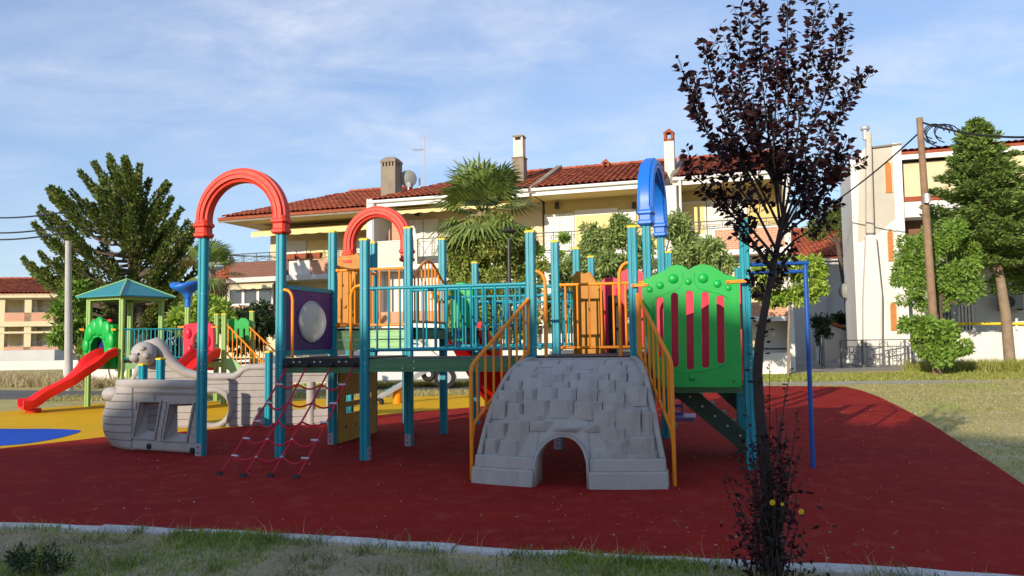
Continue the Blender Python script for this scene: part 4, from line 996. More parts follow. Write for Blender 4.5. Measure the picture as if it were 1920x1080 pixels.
M['stone_white'] = brick_mat('white_stone', (0.64, 0.60, 0.50), (0.56, 0.53, 0.45), (0.42, 0.39, 0.33), 0.4, 0.16)
M['shutter'] = mat('white_shutter', (0.74, 0.72, 0.66), 0.6, 0.06, 3)
M['awning'] = mat('yellow_awning', (0.74, 0.60, 0.27), 0.8, 0.10, 2)
M['iron'] = mat('dark_iron', (0.05, 0.05, 0.055), 0.5, 0.2, 5, metal=0.3)
M['glass'] = mat('window_glass', (0.06, 0.07, 0.08), 0.06, 0.3, 1.2, spec=0.9)
M['chim'] = mat('weathered_chimney', (0.27, 0.225, 0.17), 0.9, 0.3, 2.0, dirt=((0.16, 0.14, 0.12), 2.2, 0.6))
M['chim_white'] = mat('white_chimney', (0.66, 0.62, 0.54), 0.9, 0.15, 2.0, dirt=((0.25, 0.22, 0.18), 1.6, 0.6))
M['dish'] = mat('dish_grey', (0.24, 0.25, 0.235), 0.45, 0.15, 2)
M['brown_wood'] = mat('brown_wood', (0.22, 0.10, 0.055), 0.6, 0.3, 8)
M['dark_in'] = mat('dark_interior', (0.05, 0.045, 0.04), 0.9, 0.3, 3)

def tiles(parent, x0, x1, ya, za, yb, zb, hipl=0.0, hipr=0.0, name='roof_tiles', tw=0.25, tl=0.38):
    """rows of half-round clay tiles on a slope from (ya, za) up to (yb, zb); hip cuts at either end"""
    L = math.hypot(yb - ya, zb - za); dy_, dz_ = (yb - ya) / L, (zb - za) / L; ny_, nz_ = -dz_, dy_
    nc, nr = max(1, int((x1 - x0) / tw)), max(1, int(round(L / tl)))
    w = (x1 - x0) / nc; V = []; Fc = []; rg_ = np.random.default_rng(int(abs(x0 * 31 + x1 * 7) * 10) % 9999)
    arc = [(0, 0), (0.16, 0.052), (0.5, 0.085), (0.84, 0.052), (1, 0)]
    for r in range(nr):
        s0, s1 = L * r / nr - 0.03, L * (r + 1) / nr + 0.05
        for c_ in range(nc):
            xa = x0 + c_ * w; f = (r + .5) / nr
            if xa + w / 2 < x0 + hipl * f or xa + w / 2 > x1 - hipr * f: continue
            j = rg_.uniform(-0.008, 0.008); b = len(V)
            for s, lift in ((s0, 0.05 + j), (s1, 0.012 + j)):
                for a, h in arc:
                    d = h * 0.95 + lift
                    V.append((xa + a * w, ya + dy_ * s + ny_ * d, za + dz_ * s + nz_ * d))
            for k in range(4): Fc.append((b + k, b + k + 1, b + k + 6, b + k + 5))
    o = obj(name, fast_mesh(name, np.array(V), np.array(Fc), M['tile'], 4), parent); o['kind'] = 'stuff'
    base = [(x0, ya, za), (x1, ya, za), (x1 - hipr, yb, zb), (x0 + hipl, yb, zb)]
    MB().add(base + [(x, y, z - 0.12) for x, y, z in base], [(0, 1, 2, 3), (7, 6, 5, 4), (0, 4, 5, 1), (1, 5, 6, 2), (2, 6, 7, 3), (3, 7, 4, 0)]).build('roof_slab', M['tile_flat'], parent)
    # ridge caps
    rc = MB(); k = max(1, int((x1 - x0 - hipl - hipr) / 0.4))
    for i in range(k):
        xa = x0 + hipl + (x1 - x0 - hipl - hipr) * i / k; xb = x0 + hipl + (x1 - x0 - hipl - hipr) * (i + 1.1) / k
        rc.tube([(xa, yb, zb + 0.05), (xb, yb, zb + 0.035)], [0.12, 0.105], 8)
    ro = rc.build('ridge_tiles', M['tile'], parent); ro['kind'] = 'stuff'
    return o
def shutter(parent, x0, x1, y, z0, z1, n=14, m='shutter'):
    s = MB().box(x0, x1, y, y + 0.03, z0, z1).build('shutter', M[m], parent)
    f = MB(); e = 0.05
    for a in (x0, x1 - e, (x0 + x1) / 2 - e / 2): f.box(a, a + e, y - 0.03, y, z0, z1)
    for b in (z0, z1 - e): f.box(x0, x1, y - 0.029, y, b, b + e)
    f.build('shutter_frame', M[m], s)
    l = MB(); h = (z1 - z0 - .1) / n
    for i in range(n):
        z = z0 + .05 + i * h; l.add([(x0 + e, y - 0.024, z), (x1 - e, y - 0.024, z), (x1 - e, y - 0.004, z + h * .8), (x0 + e, y - 0.004, z + h * .8)], [(0, 1, 2, 3)])
    o = l.build('slats', M[m], s); o['kind'] = 'stuff'
    return s
def iron_rail(parent, x0, x1, y, z0, z1, cross=True):
    r = MB(); r.box(x0, x1, y - .02, y + .02, z1 - .04, z1); r.box(x0, x1, y - .015, y + .015, z0, z0 + .03); r.box(x0, x1, y - .012, y + .012, z1 - .16, z1 - .14)
    n = max(1, int(round((x1 - x0) / 0.75)))
    for i in range(n + 1):
        x = x0 + (x1 - x0) * i / n; r.box(x - .013, x + .013, y - .013, y + .013, z0, z1)
        if i < n:
            a, b = x + .08, x + (x1 - x0) / n - .08
            r.bar((a, y, z0 + .06), (b, y, z1 - .2), .018, .018); r.bar((a, y, z1 - .2), (b, y, z0 + .06), .018, .018)
            for xx in (a, b): r.box(xx - .009, xx + .009, y - .009, y + .009, z0, z1 - .14)
    return r.build('balcony_railing', M['iron'], parent)
def chimney(parent, x, y, z0, z1, w, kind):
    if kind == 'dome':
        c = MB().box(x - w / 2, x + w / 2, y, y + w, z0, z1 - .42).build('chimney', M['chim'], parent)
        k = MB()
        for i in range(5): xx = x - w / 2 + (w - .09) * i / 4; k.box(xx, xx + .09, y, y + .09, z1 - .42, z1 - .22); k.box(xx, xx + .09, y + w - .09, y + w, z1 - .42, z1 - .22)
        for i in range(1, 4): yy = y + (w - .09) * i / 4; k.box(x + w / 2 - .09, x + w / 2, yy, yy + .09, z1 - .42, z1 - .22); k.box(x - w / 2, x - w / 2 + .09, yy, yy + .09, z1 - .42, z1 - .22)
        k.build('chimney_vents', M['chim'], c)
        rg_ = []
        for f, h in ((1.08, -.22), (1.08, -.14), (0.95, -.08), (0.7, .02), (0.35, .07), (0.05, .08)): rg_.append([(x + sx * w / 2 * f, y + w / 2 + sy * w / 2 * f, z1 + h) for sx, sy in ((-1, -1), (1, -1), (1, 1), (-1, 1))])
        MB().loft(rg_).build('chimney_cap', M['chim'], c)
    elif kind == 'stack':
        c = MB().box(x - w / 2, x + w / 2, y, y + w, z0, z0 + (z1 - z0) * .58).build('chimney', M['chim'], parent)
        MB().box(x - w / 2 - .03, x + w / 2 + .03, y - .03, y + w + .03, z0 + (z1 - z0) * .58, z0 + (z1 - z0) * .60).build('band', M['chim'], c)
        MB().box(x - w * .42, x + w * .42, y + .04, y + w - .04, z0 + (z1 - z0) * .60, z1 - .22).build('upper_shaft', M['stone_white'], c)
        k = MB()
        for sx in (-1, 1):
            for sy in (0, 1): k.box(x + sx * w * .42 - (.08 if sx > 0 else 0), x + sx * w * .42 + (.08 if sx < 0 else 0), y + .04 + sy * (w - .16), y + .12 + sy * (w - .16), z1 - .22, z1 - .08)
        k.build('vents', M['chim_white'], c); MB().box(x - w * .46, x + w * .46, y, y + w, z1 - .08, z1).build('chimney_cap', M['chim'], c)
    else:
        c = MB().box(x - w / 2, x + w / 2, y, y + w, z0, z1 - .55).build('chimney', M['chim_white'], parent)
        k = MB(); e = .13 * w / .5
        for sx in (-1, 1):
            for sy in (0, 1): k.box(x + (w / 2 - e if sx > 0 else -w / 2), x + (w / 2 if sx > 0 else -w / 2 + e), y + sy * (w - e), y + e + sy * (w - e), z1 - .55, z1 - .2)
        k.box(x - w / 2, x + w / 2, y, y + w, z1 - .56, z1 - .46); k.build('vents', M['tile_flat'], c)
        MB().loft([[(x + sx * w * .56, y + w / 2 + sy * w * .56, z1 - .2) for sx, sy in ((-1, -1), (1, -1), (1, 1), (-1, 1))], [(x + sx * .02, y + w / 2 + sy * .02, z1) for sx, sy in ((-1, -1), (1, -1), (1, 1), (-1, 1))]]).build('chimney_cap', M['tile_flat'], c)
    return c
BF = Frame((10.4, 28.4), -18)
EAVE = 7.55
def house(label, name='terraced_house'):
    h = empty(name, (10.4, 28.4, 0), -18); tag(h, label, 'house'); return h
def shell(h, x0, x1, yu, upper, lower='white_wall', ridge=(4.5, 9.25), eave=EAVE, back=9.0, hipl=0.0, hipr=0.0, slab=True):
    MB().box(x0, x1, yu, back, 4.66, eave - .06).build('upper_wall', M[upper], h)
    MB().box(x0 + .02, x1 - .02, 1.0, back, 0, 4.44).build('lower_wall', M[lower], h)
    if slab: MB().box(x0 + .01, x1 - .01, 0.0, back - .05, 4.45, 4.65).build('balcony_slab', M['white_paint'], h)
    MB().box(x0, x1, 0.02, 4.4, eave - .22, eave - .12).build('soffit', M['yellow_wall' if upper != 'white_wall' else 'white_wall'], h)
    MB().box(x0, x1, -0.06, 0.015, eave - .30, eave - .03).build('fascia', M['white_paint'], h)
    gt = MB(); gt.tube([(x0, -0.13, eave - .06), (x1, -0.13, eave - .06)], 0.075, 8); gt.build('gutter', M['white_paint'], h, smooth=40)
    tiles(h, x0, x1, -0.12, eave, ridge[0], ridge[1], hipl, hipr)
    # back slope closes the roof
    MB().add([(x0 + hipl, ridge[0], ridge[1]), (x1 - hipr, ridge[0], ridge[1]), (x1, back + .3, eave), (x0, back + .3, eave)], [(0, 1, 2, 3)]).build('rear_roof', M['tile_flat'], h)
    for x, hp in ((x0, hipl), (x1, hipr)):
        MB().add([(x, 0, eave - .1), (x, back, eave - .1), (x + (hp if x == x0 else -hp), ridge[0], ridge[1] - .05)], [(0, 1, 2)]).build('gable', M['white_wall'], h)
xC0 = BF.hit(1262, 338)[0]; xB0 = BF.hit(998, 356)[0]; xA0 = BF.hit(692, 380)[0]; xD0 = BF.hit(412, 412)[0]
def W(h, px0, px1, py0, py1, y):
    (a, zt), (b, zb) = BF.hit(px0, py0, y), BF.hit(px1, py1, y); return a, b, zb, zt
# --- right house
hC = house('yellow terraced house at the right end of the row, behind the purple-leaved tree')
shell(hC, xC0, 0.0, 1.9, 'yellow_wall')
a, b, z0, z1 = W(hC, 1340, 1488, 433, 470, 0); MB().box(a, 0.0, -0.002, 0.12, 4.66, 5.42).build('balcony_parapet', M['brick'], hC)
MB().box(a, 0.02, -0.03, 0.15, 5.42, 5.47).build('parapet_coping', M['white_paint'], hC)
MB().box(xC0 + .2, a, -0.0, 0.10, 4.66, 5.30).build('balcony_parapet', M['white_wall'], hC)
iron_rail(hC, xC0 + .2, -0.05, 0.05, 5.48, 5.80, False)
a, b, z0, z1 = W(hC, 1278, 1325, 373, 425, 1.9); f_ = MB().box(a, b, 1.80, 1.88, 4.7, 6.9).build('window', M['white_paint'], hC); MB().box(a + .08, b - .08, 1.77, 1.80, 4.8, 6.8).build('blind', M['awning'], f_)
shutter(hC, b + .05, b + .8, 1.85, 4.8, 6.9); shutter(hC, b + .85, b + 1.6, 1.85, 4.8, 6.9)
MB().box(-0.22, 0.0, -0.05, 9.0, 0, EAVE + .15).build('end_wall', M['white_wall'], hC)
MB().box(xC0 + .1, -0.23, 0.0, 0.14, 2.08, 2.62).build('balcony_parapet', M['brick'], hC); MB().box(xC0 + .1, -0.23, -0.04, 1.0, 1.90, 2.08).build('balcony_slab', M['white_paint'], hC)
MB().box(-3.6, -0.5, 0.80, 0.98, 2.2, 4.2).build('window', M['cream'], hC)
MB().box(xC0, -0.22, -1.30, -1.12, 0, 0.75).build('garden_wall', M['white_wall'], hC)
MB().box(xC0, -0.22, -1.24, -1.20, 0.86, 0.92).build('garden_rail', M['iron'], hC)
MB().box(-2.6, -1.3, 0.86, 0.98, 0.5, 1.4).build('window', M['awning'], hC)
# chimney + firewall between C and B
(cx0, czt), (cx1, czb) = BF.hit(1244, 240, 1.0), BF.hit(1265, 335, 1.0); chimney(hC, (cx0 + cx1) / 2, 1.0, 7.5, czt, cx1 - cx0, 'house')
MB().add([(xC0 - .1, -0.1, EAVE + .1), (xC0 + .15, -0.1, EAVE + .1), (xC0 + .15, 4.5, 9.5), (xC0 - .1, 4.5, 9.5), (xC0 - .1, -0.1, EAVE - .2), (xC0 + .15, -0.1, EAVE - .2), (xC0 + .15, 4.5, 9.1), (xC0 - .1, 4.5, 9.1)], [(0, 1, 2, 3), (0, 4, 5, 1), (1, 5, 6, 2), (3, 2, 6, 7), (0, 3, 7, 4)]).build('fire_wall', M['chim'], hC)
MB().box(xC0 - .32, xC0 + .12, -0.14, 1.88, 0, EAVE - .3).build('party_wall', M['white_wall'], hC)
dp = MB().tube([(xC0 + .28, -0.2, EAVE - .1), (xC0 + .28, -0.2, 0.2)], 0.05, 8).build('downpipe', M['white_paint'], hC, smooth=40)
(sx0, szt), (sx1, szb) = BF.hit(1267, 287, 3.0), BF.hit(1278, 297, 3.0); chimney(hC, sx1, 3.0, 8.6, szt, 0.3, 'house')
# --- middle house
hB = house('yellow terraced house in the middle of the row, right of the palm')
shell(hB, xB0, xC0 - .33, 1.9, 'yellow_wall')
MB().box(xB0 + .1, xC0 - .34, 0.0, 0.09, 4.66, 4.85).build('balcony_edge', M['white_wall'], hB); iron_rail(hB, xB0 + .1, xC0 - .34, 0.05, 4.86, 5.72)
a, b, z0, z1 = W(hB, 1078, 1160, 396, 440, 1.9); f_ = MB().box(a, b, 1.80, 1.88, 4.7, 6.85).build('window', M['white_paint'], hB); MB().box(a + .06, b - .06, 1.76, 1.80, 4.8, 6.6).build('blind', M['awning'], f_)
shutter(hB, a - 1.35, a - .7, 1.85, 4.7, 6.75); shutter(hB, a - .68, a - .03, 1.85, 4.7, 6.75); shutter(hB, b + .03, b + .75, 1.85, 4.7, 6.75)
for px in (1046, 1190):
    a, z = BF.hit(px, 386, 1.85); l_ = MB().box(a - .03, a + .03, 1.7, 1.88, z + .1, z + .16); l_.box(a - .08, a + .08, 1.62, 1.76, z - .15, z + .12); l_.build('wall_lamp', M['iron'], hB)
(cx0, czt), (cx1, czb) = BF.hit(960, 254, 1.6), BF.hit(982, 335, 1.6); chimney(hB, (cx0 + cx1) / 2, 1.6, 7.9, czt, cx1 - cx0, 'stack')
(cx0, czt), (cx1, czb) = BF.hit(1128, 297, 3.8), BF.hit(1142, 316, 3.8); chimney(hB, (cx0 + cx1) / 2, 3.8, 8.8, czt, cx1 - cx0, 'house')
MB().add([(xB0 - .1, -0.1, EAVE + .1), (xB0 + .15, -0.1, EAVE + .1), (xB0 + .15, 4.5, 9.5), (xB0 - .1, 4.5, 9.5), (xB0 - .1, -0.1, EAVE - .2), (xB0 + .15, -0.1, EAVE - .2), (xB0 + .15, 4.5, 9.1), (xB0 - .1, 4.5, 9.1)], [(0, 1, 2, 3), (0, 4, 5, 1), (1, 5, 6, 2), (3, 2, 6, 7), (0, 3, 7, 4)]).build('fire_wall', M['chim'], hB)
MB().box(xB0 + .05, xC0 - .34, 0.0, 0.14, 2.08, 2.62).build('balcony_parapet', M['brick'], hB); MB().box(xB0 + .05, xC0 - .34, -0.04, 1.0, 1.90, 2.08).build('balcony_slab', M['white_paint'], hB)
# --- house left of the palm
hA = house('cream terraced house with domed chimney and scalloped yellow awning')
shell(hA, xA0, xB0 - .12, 1.9, 'cream', ridge=(4.5, 9.25), hipl=3.2)
a0_, _ = BF.hit(782, 460, 0)
MB().box(xA0 + .1, a0_, 0.0, 0.14, 4.66, 5.70).build('balcony_parapet', M['stone_white'], hA); iron_rail(hA, a0_, xB0 - .2, 0.05, 4.70, 5.78)
MB().box(xA0 + .1, a0_, -0.03, 0.17, 5.70, 5.74).build('parapet_coping', M['white_paint'], hA)
a, b, z0, z1 = W(hA, 768, 822, 405, 450, 1.9); shutter(hA, a, (a + b) / 2 - .02, 1.85, 4.7, 6.9); shutter(hA, (a + b) / 2 + .02, b, 1.85, 4.7, 6.9)
a, b, z0, z1 = W(hA, 700, 752, 405, 450, 1.9); MB().box(a, b, 1.8, 1.88, 4.7, 6.9).build('door', M['cream'], hA)
aw = MB(); xs = np.linspace(xA0 + .9, xB0 - .3, 60)
rings = [[(x, 1.0, 7.28) for x in xs], [(x, -0.02, 7.02) for x in xs], [(x, -0.03, 6.92 - 0.05 * abs(math.sin(x * 5.2))) for x in xs]]
aw.loft(rings, False, False); aw.build('awning', M['awning'], hA)
(cx0, czt), (cx1, czb) = BF.hit(714, 296, 1.5), BF.hit(741, 350, 1.5); chimney(hA, (cx0 + cx1) / 2, 1.5, 7.6, czt, cx1 - cx0, 'dome')
MB().box(xA0 - .05, xA0 + .22, -0.14, 1.88, 0, EAVE + .1).build('party_wall', M['white_wall'], hA)
MB().tube([(xA0 + .32, -0.2, EAVE - .1), (xA0 + .32, -0.2, 0.2)], 0.05, 8).build('downpipe', M['metal'], hA, smooth=40)
a, z = BF.hit(784, 399, 1.85); l_ = MB().box(a - .09, a + .09, 1.6, 1.78, z - .15, z + .13); l_.box(a - .03, a + .03, 1.7, 1.88, z + .1, z + .16); l_.build('wall_lamp', M['iron'], hA)
a, z = BF.hit(738, 410, 0.9); MB().slab([(a - .5, 5.75), (a + .45, 5.75), (a + .25, 6.3), (a + .05, 6.9), (a - .1, 7.2), (a - .18, 7.2), (a - .1, 6.6)], 0.9, 0.93, xy).build('folded_parasol', M['brick'], hA)
MB().box(xA0 + .25, xB0 - .2, 0.0, 0.14, 2.08, 2.62).build('balcony_parapet', M['brick'], hA); MB().box(xA0 + .25, xB0 - .2, -0.04, 1.0, 1.90, 2.08).build('balcony_slab', M['white_paint'], hA)
# dish and aerial standing on the roof
dsh = empty('satellite_dish', (0, 0, 0)); DO = BF.hit(766, 334, 2.2)
def bw(x, y, z): return Vector((10.4 + BF.X[0] * x + BF.Y[0] * y, 28.4 + BF.X[1] * x + BF.Y[1] * y, z))
dsh.location = bw(DO[0], 2.2, DO[1] - .5); dsh.rotation_euler = (0, 0, rad(12))
tag(dsh, 'grey satellite dish on the roof beside the domed chimney', 'satellite dish')
rg_ = []
for r_ in (0.02, .15, .28, .38, .40): rg_.append([(r_ * math.cos(2 * math.pi * k / 24), 0.12 - 0.9 * (0.16 - r_ * r_) * 0.9, .5 + r_ * 1.02 * math.sin(2 * math.pi * k / 24)) for k in range(24)])
MB().loft(rg_, True, True).build('reflector', M['dish'], dsh, smooth=True)
MB().tube([(0, .05, -.15), (0, .05, .45)], .035, 8).build('mast', M['metal'], dsh)
MB().box(-.1, .1, .0, .22, .1, .3).build('bracket', M['metal'], dsh)
ant = empty('roof_aerial', (0, 0, 0)); AO = BF.hit(796, 337, 2.8); AT = BF.hit(795, 255, 2.8)
ant.location = bw(AO[0], 2.8, AO[1] - .3); ant.rotation_euler = (0, 0, rad(-18)); hgt = AT[1] - AO[1] + .3
tag(ant, 'tall thin television aerial mast on the roof beside the dish', 'aerial')
MB().tube([(0, 0, 0), (0, 0, hgt)], .022, 8).build('mast', M['metal'], ant)
k = MB(); zb = hgt - .62; k.tube([(-.62, 0, zb), (.05, 0, zb)], .012, 6)
for i in range(6): k.tube([(-.6 + .1 * i, -.2, zb + .06 - .02 * i), (-.6 + .1 * i, .2, zb - .02)], .008, 5); k.tube([(-.6 + .1 * i, 0, zb - .06), (-.6 + .1 * i, 0, zb + .06)], .008, 5)
k.build('side_boom', M['metal'], ant)
k = MB(); k.tube([(-.3, 0, hgt - .05), (.3, 0, hgt - .12)], .010, 6)
for i in range(5): k.tube([(-.22 + .1 * i, 0, hgt - .25), (-.22 + .1 * i, 0, hgt + .08)], .008, 5)
k.build('top_boom', M['metal'], ant)
MB().tube([(-.25, 0, -.2), (-.25, 0, .45)], .05, 8).build('vent_pipe', M['white_paint'], ant)
# --- lower left wing
hD = house('cream house wing with wide tiled eaves and brick terrace, behind the red arch')
eD = 7.28
x505 = BF.hit(507, 450, 2.4)[0]
MB().box(x505, xA0 - .1, 2.4, 9.0, 4.4, eD - .1).build('upper_wall', M['cream'], hD)
MB().box(xD0 + 1.2, xA0 - .1, 1.2, 9.0, 0, 4.38).build('lower_wall', M['cream'], hD)
MB().box(xD0 + .15, xA0 - .07, -0.05, 4.4, eD - .20, eD - .10).build('soffit', M['cream'], hD); MB().box(xD0, xA0 - .07, -0.1, -0.055, eD - .22, eD - .02).build('fascia', M['chim'], hD)
tiles(hD, xD0, xA0 - .08, -0.15, eD, 4.5, 9.0, hipl=4.4)
MB().add([(xD0 + 4.4, 4.5, 9.0), (xA0 - .08, 4.5, 9.0), (xA0 - .08, 9.3, eD), (xD0, 9.3, eD)], [(0, 1, 2, 3)]).build('rear_roof', M['tile_flat'], hD)
MB().add([(xD0 + 4.4, 4.5, 9.0), (xD0, 9.3, eD), (xD0, -0.15, eD)], [(0, 1, 2)]).build('hip_roof', M['tile_flat'], hD)
xs = np.linspace(BF.hit(482, 432, 1.0)[0], xA0 - .25, 50)
MB().loft([[(x, 2.3, 7.05) for x in xs], [(x, 0.55, 6.62) for x in xs], [(x, 0.53, 6.40 - 0.03 * abs(math.sin(x * 4))) for x in xs]], False, False).build('awning', M['awning'], hD)
a, b, z0, z1 = W(hD, 530, 576, 441, 482, 2.4); shutter(hD, a, b, 2.34, 4.6, 6.35); MB().box(b + .06, b + 1.25, 2.3, 2.36, 4.6, 6.3).build('blind', M['awning'], hD); shutter(hD, b + 2.2, b + 3.3, 2.34, 4.6, 6.35)
x430 = BF.hit(430, 500, 0)[0]; xp = BF.hit(582, 500, 0)[0]
MB().box(x430, xp - 1.1, 0.0, 0.15, 4.40, 5.12).build('terrace_parapet', M['brick_shaded'], hD); MB().box(xp, xA0 - .1, 0.0, 0.15, 4.40, 5.08).build('terrace_parapet', M['brick'], hD)
MB().box(xp - 1.1, xp, -.04, .2, 4.40, 5.35).build('terrace_pier', M['white_wall'], hD)
MB().box(x430 - .15, xA0 - .1, -.1, 2.4, 4.18, 4.40).build('terrace_slab', M['grey_wall'], hD)
iron_rail(hD, x430, xA0 - .15, 0.07, 5.12, 5.55)
MB().bar((x430, .07, 5.5), (xp - 1.2, 1.6, 5.35), .05, .05).build('terrace_pole', M['iron'], hD)
# glazed veranda under the terrace
gx0, gx1 = BF.hit(402, 550, 0.3)[0], BF.hit(512, 550, 0.3)[0]
for i in range(4):
    a = gx0 + (gx1 - gx0) * i / 4; b = gx0 + (gx1 - gx0) * (i + 1) / 4
    f_ = MB(); e = .07
    f_.box(a, a + e, .28, .36, 3.12, 4.1); f_.box(b - e, b, .28, .36, 3.12, 4.1); f_.box(a + e, b - e, .28, .36, 3.12, 3.2); f_.box(a + e, b - e, .28, .36, 4.02, 4.1)
    w_ = f_.build('window', M['white_paint'], hD); MB().box(a + e, b - e, .315, .325, 3.2, 4.02).build('pane', M['glass'], w_)
xs = np.linspace(gx0 + 1.1, gx1 + .2, 40); MB().loft([[(x, .25, 4.2) for x in xs], [(x, -.05, 4.02) for x in xs], [(x, -.06, 3.88 - .04 * abs(math.sin(6 * x))) for x in xs]], False, False).build('awning', M['cream'], hD)
MB().box(gx0 - .1, gx1, .2, 1.2, 2.3, 3.1).build('veranda_parapet', M['brick'], hD); MB().box(gx0 - .1, gx1 + .2, .3, 1.2, 0, 2.28).build('veranda_base', M['cream'], hD)
# small tiled lean-to and solar boiler left of the wing
tiles(hD, BF.hit(382, 520, 1.0)[0], x430 - .05, 0.6, 4.15, 2.6, 5.2, name='porch_tiles')
sol = empty('solar_boiler', (0, 0, 0)); SO_ = BF.hit(416, 490, 3.0); sol.location = bw(SO_[0], 3.0, 4.4); sol.rotation_euler = (0, 0, rad(-18))
tag(sol, 'silver solar water tank on a dark collector beside the terrace', 'solar boiler')
MB().tube([(-.6, 0, 1.25), (.6, 0, 1.25)], .22, 14).build('tank', M['metal'], sol, smooth=40)
MB().add([(-.6, -.9, .05), (.6, -.9, .05), (.6, 0, .95), (-.6, 0, .95), (-.6, -.86, 0), (.6, -.86, 0), (.6, .04, .9), (-.6, .04, .9)], [(0, 1, 2, 3), (4, 7, 6, 5), (0, 4, 5, 1), (2, 6, 7, 3), (1, 5, 6, 2), (3, 7, 4, 0)]).build('collector', M['glass'], sol)
k = MB()
for x in (-.55, .55): k.tube([(x, .05, 0), (x, .05, 1.1)], .025, 6); k.tube([(x, -.85, 0), (x, .05, 1.0)], .02, 6)
k.build('stand', M['metal'], sol)

# --- right-hand house with the tower
RFo = at(1608, 640, 33.2); RF = Frame((RFo.x, RFo.y), -18)
hR = empty('tower_house', (RFo.x, RFo.y, 0), -18); tag(hR, 'white house with a tall beige stair tower and red tiled eaves, behind the spruce', 'house')
def R(px, py, y=0.0): return RF.hit(px, py, y)
tw1 = R(1692, 400)[0]; tz = R(1650, 274)[1]
MB().slab([(0, 0), (tw1, 0), (tw1, R(1688, 272)[1]), (tw1 * .35, tz), (0, R(1612, 300)[1])], 0.0, 4.5, xy).build('tower', M['white_wall'], hR)
up = [R(x, y) for x, y in ((1608, 455), (1640, 442), (1660, 425), (1684, 405), (1686, 276), (1640, 280), (1612, 304))]
MB().slab(up, -0.012, 0.0, xy).build('upper_render', M['beige_wall'], hR)
fl = [R(x, y) for x, y in ((1622, 250), (1632, 250), (1638, 440), (1622, 440))]
MB().slab(fl, -0.36, -0.01, xy).build('flue', M['beige_wall'], hR, bevel=0.08)
fl2 = [R(x, y) for x, y in ((1621, 442), (1640, 442), (1652, 560), (1652, 690), (1616, 690), (1616, 560))]
MB().slab(fl2, -0.5, -0.012, xy).build('flue', M['white_wall'], hR, bevel=0.10)
fx, fz = R(1622, 245, -.2); MB().tube([(fx, -.2, fz - .4), (fx, -.2, fz)], .12, 12).build('flue_pipe', M['metal'], hR, smooth=40); MB().ball((fx, -.2, fz + .1), .2, .2, .15, 12, 8).build('flue_cowl', M['metal'], hR, smooth=True)
MB().box(tw1 - .28, tw1 + .06, -.06, .3, 0, R(1688, 268)[1]).build('corner_pilaster', M['white_paint'], hR)
cp_ = [R(x, y) for x, y in ((1632, 279), (1690, 272), (1690, 269), (1632, 276))]; MB().slab(cp_, -.12, 4.4, xy).build('tower_coping', M['chim'], hR)
def arch_niche(x0, x1, yt, yb):
    a, zb_ = R(x0, yb); b, _ = R(x1, yb); zt_ = R((x0 + x1) / 2, yt)[1]; w = (b - a) / 2; c_ = (a + b) / 2
    sp = zt_ - w * 1.6
    po = [(a, zb_), (b, zb_)] + [(c_ + w * math.cos(math.pi * k / 12), sp + w * 1.6 * math.sin(math.pi * k / 12)) for k in range(13)]
    n = MB().slab(po, -.02, 0.0, xy).build('arched_niche', M['brick_orange'], hR)
    rim = [(c_ + (p[0] - c_) * 1.25, p[1] + (.06 if p[1] > zb_ + .01 else 0)) for p in po]
    MB().slab(rim, -.05, -.001, xy, [po]).build('niche_rim', M['cream'], n)
arch_niche(1661, 1673, 304, 362); arch_niche(1666, 1676, 432, 490); arch_niche(1671, 1682, 567, 620)
# facade to the right of the tower
fx0, fx1 = tw1 + .06, tw1 + 9.0; ez = R(1700, 291, .3)[1]
MB().box(fx0, fx1, 1.4, 8, 0, ez - .2).build('wall', M['grey_wall'], hR)
tiles(hR, fx0, fx1, -.2, ez + .05, 3.0, ez + .62); MB().box(fx0, fx1, -.18, -.08, ez - .28, ez).build('fascia', M['white_paint'], hR); MB().box(fx0, fx1, -.08, 1.4, ez - .2, ez - .1).build('soffit', M['white_paint'], hR)
zb1, zb2, zb3 = R(1700, 370, .2)[1], R(1700, 376, .2)[1], R(1700, 408, .2)[1]
MB().box(fx0 + .1, fx1, .2, .32, zb1, ez - .36).build('upper_panel', M['cream'], hR); MB().box(fx0 + .05, fx1, .1, 1.4, zb2 - .06, zb1).build('tile_band', M['tile_flat'], hR)
MB().box(fx0 + .02, fx1, .15, 1.4, zb3, zb2 - .06).build('white_band', M['white_paint'], hR)
a, zt_ = R(1697, 410, 1.35); b, zb_ = R(1732, 436, 1.35); MB().box(a, b, 1.3, 1.38, zb_ - .6, zt_).build('brown_shutter', M['brown_wood'], hR)
MB().box(fx0, fx1, .25, 1.39, R(1700, 500, .2)[1] - .12, R(1700, 500, .2)[1] + .1).build('balcony_slab', M['white_paint'], hR)
a, zt_ = R(1796, 572, 1.35); b, zb_ = R(1824, 618, 1.35)
w_ = MB().box(a, b, 1.33, 1.38, zb_, zt_).build('window', M['glass'], hR)
for i in range(5): x = a + (b - a) * i / 4; MB().box(x - .025, x + .025, 1.24, 1.29, zb_, zt_).build('window_bar', M['white_paint'], w_)
a, zt_ = R(1760, 566, 1.35); b, zb_ = R(1782, 612, 1.35); w_ = MB().box(a, b, 1.33, 1.38, zb_, zt_).build('window', M['white_wall'], hR)
k = MB()
for i in range(4): x = a + (b - a) * i / 3; k.box(x - .02, x + .02, 1.22, 1.27, zb_, zt_)
for i in range(3): z = zb_ + (zt_ - zb_) * i / 2; k.box(a, b, 1.22, 1.262, z - .02, z + .02)
k.build('grille', M['iron'], w_)
ac = empty('air_conditioner', (0, 0, 0)); p = R(1896, 566, .9); q_ = Vector((RFo.x + RF.X[0] * p[0] + RF.Y[0] * .9, RFo.y + RF.X[1] * p[0] + RF.Y[1] * .9, p[1]))
ac.location = q_; ac.rotation_euler = (0, 0, rad(-18)); tag(ac, 'grey air conditioning unit hanging on the shaded wall behind the spruce trunk', 'air conditioner')
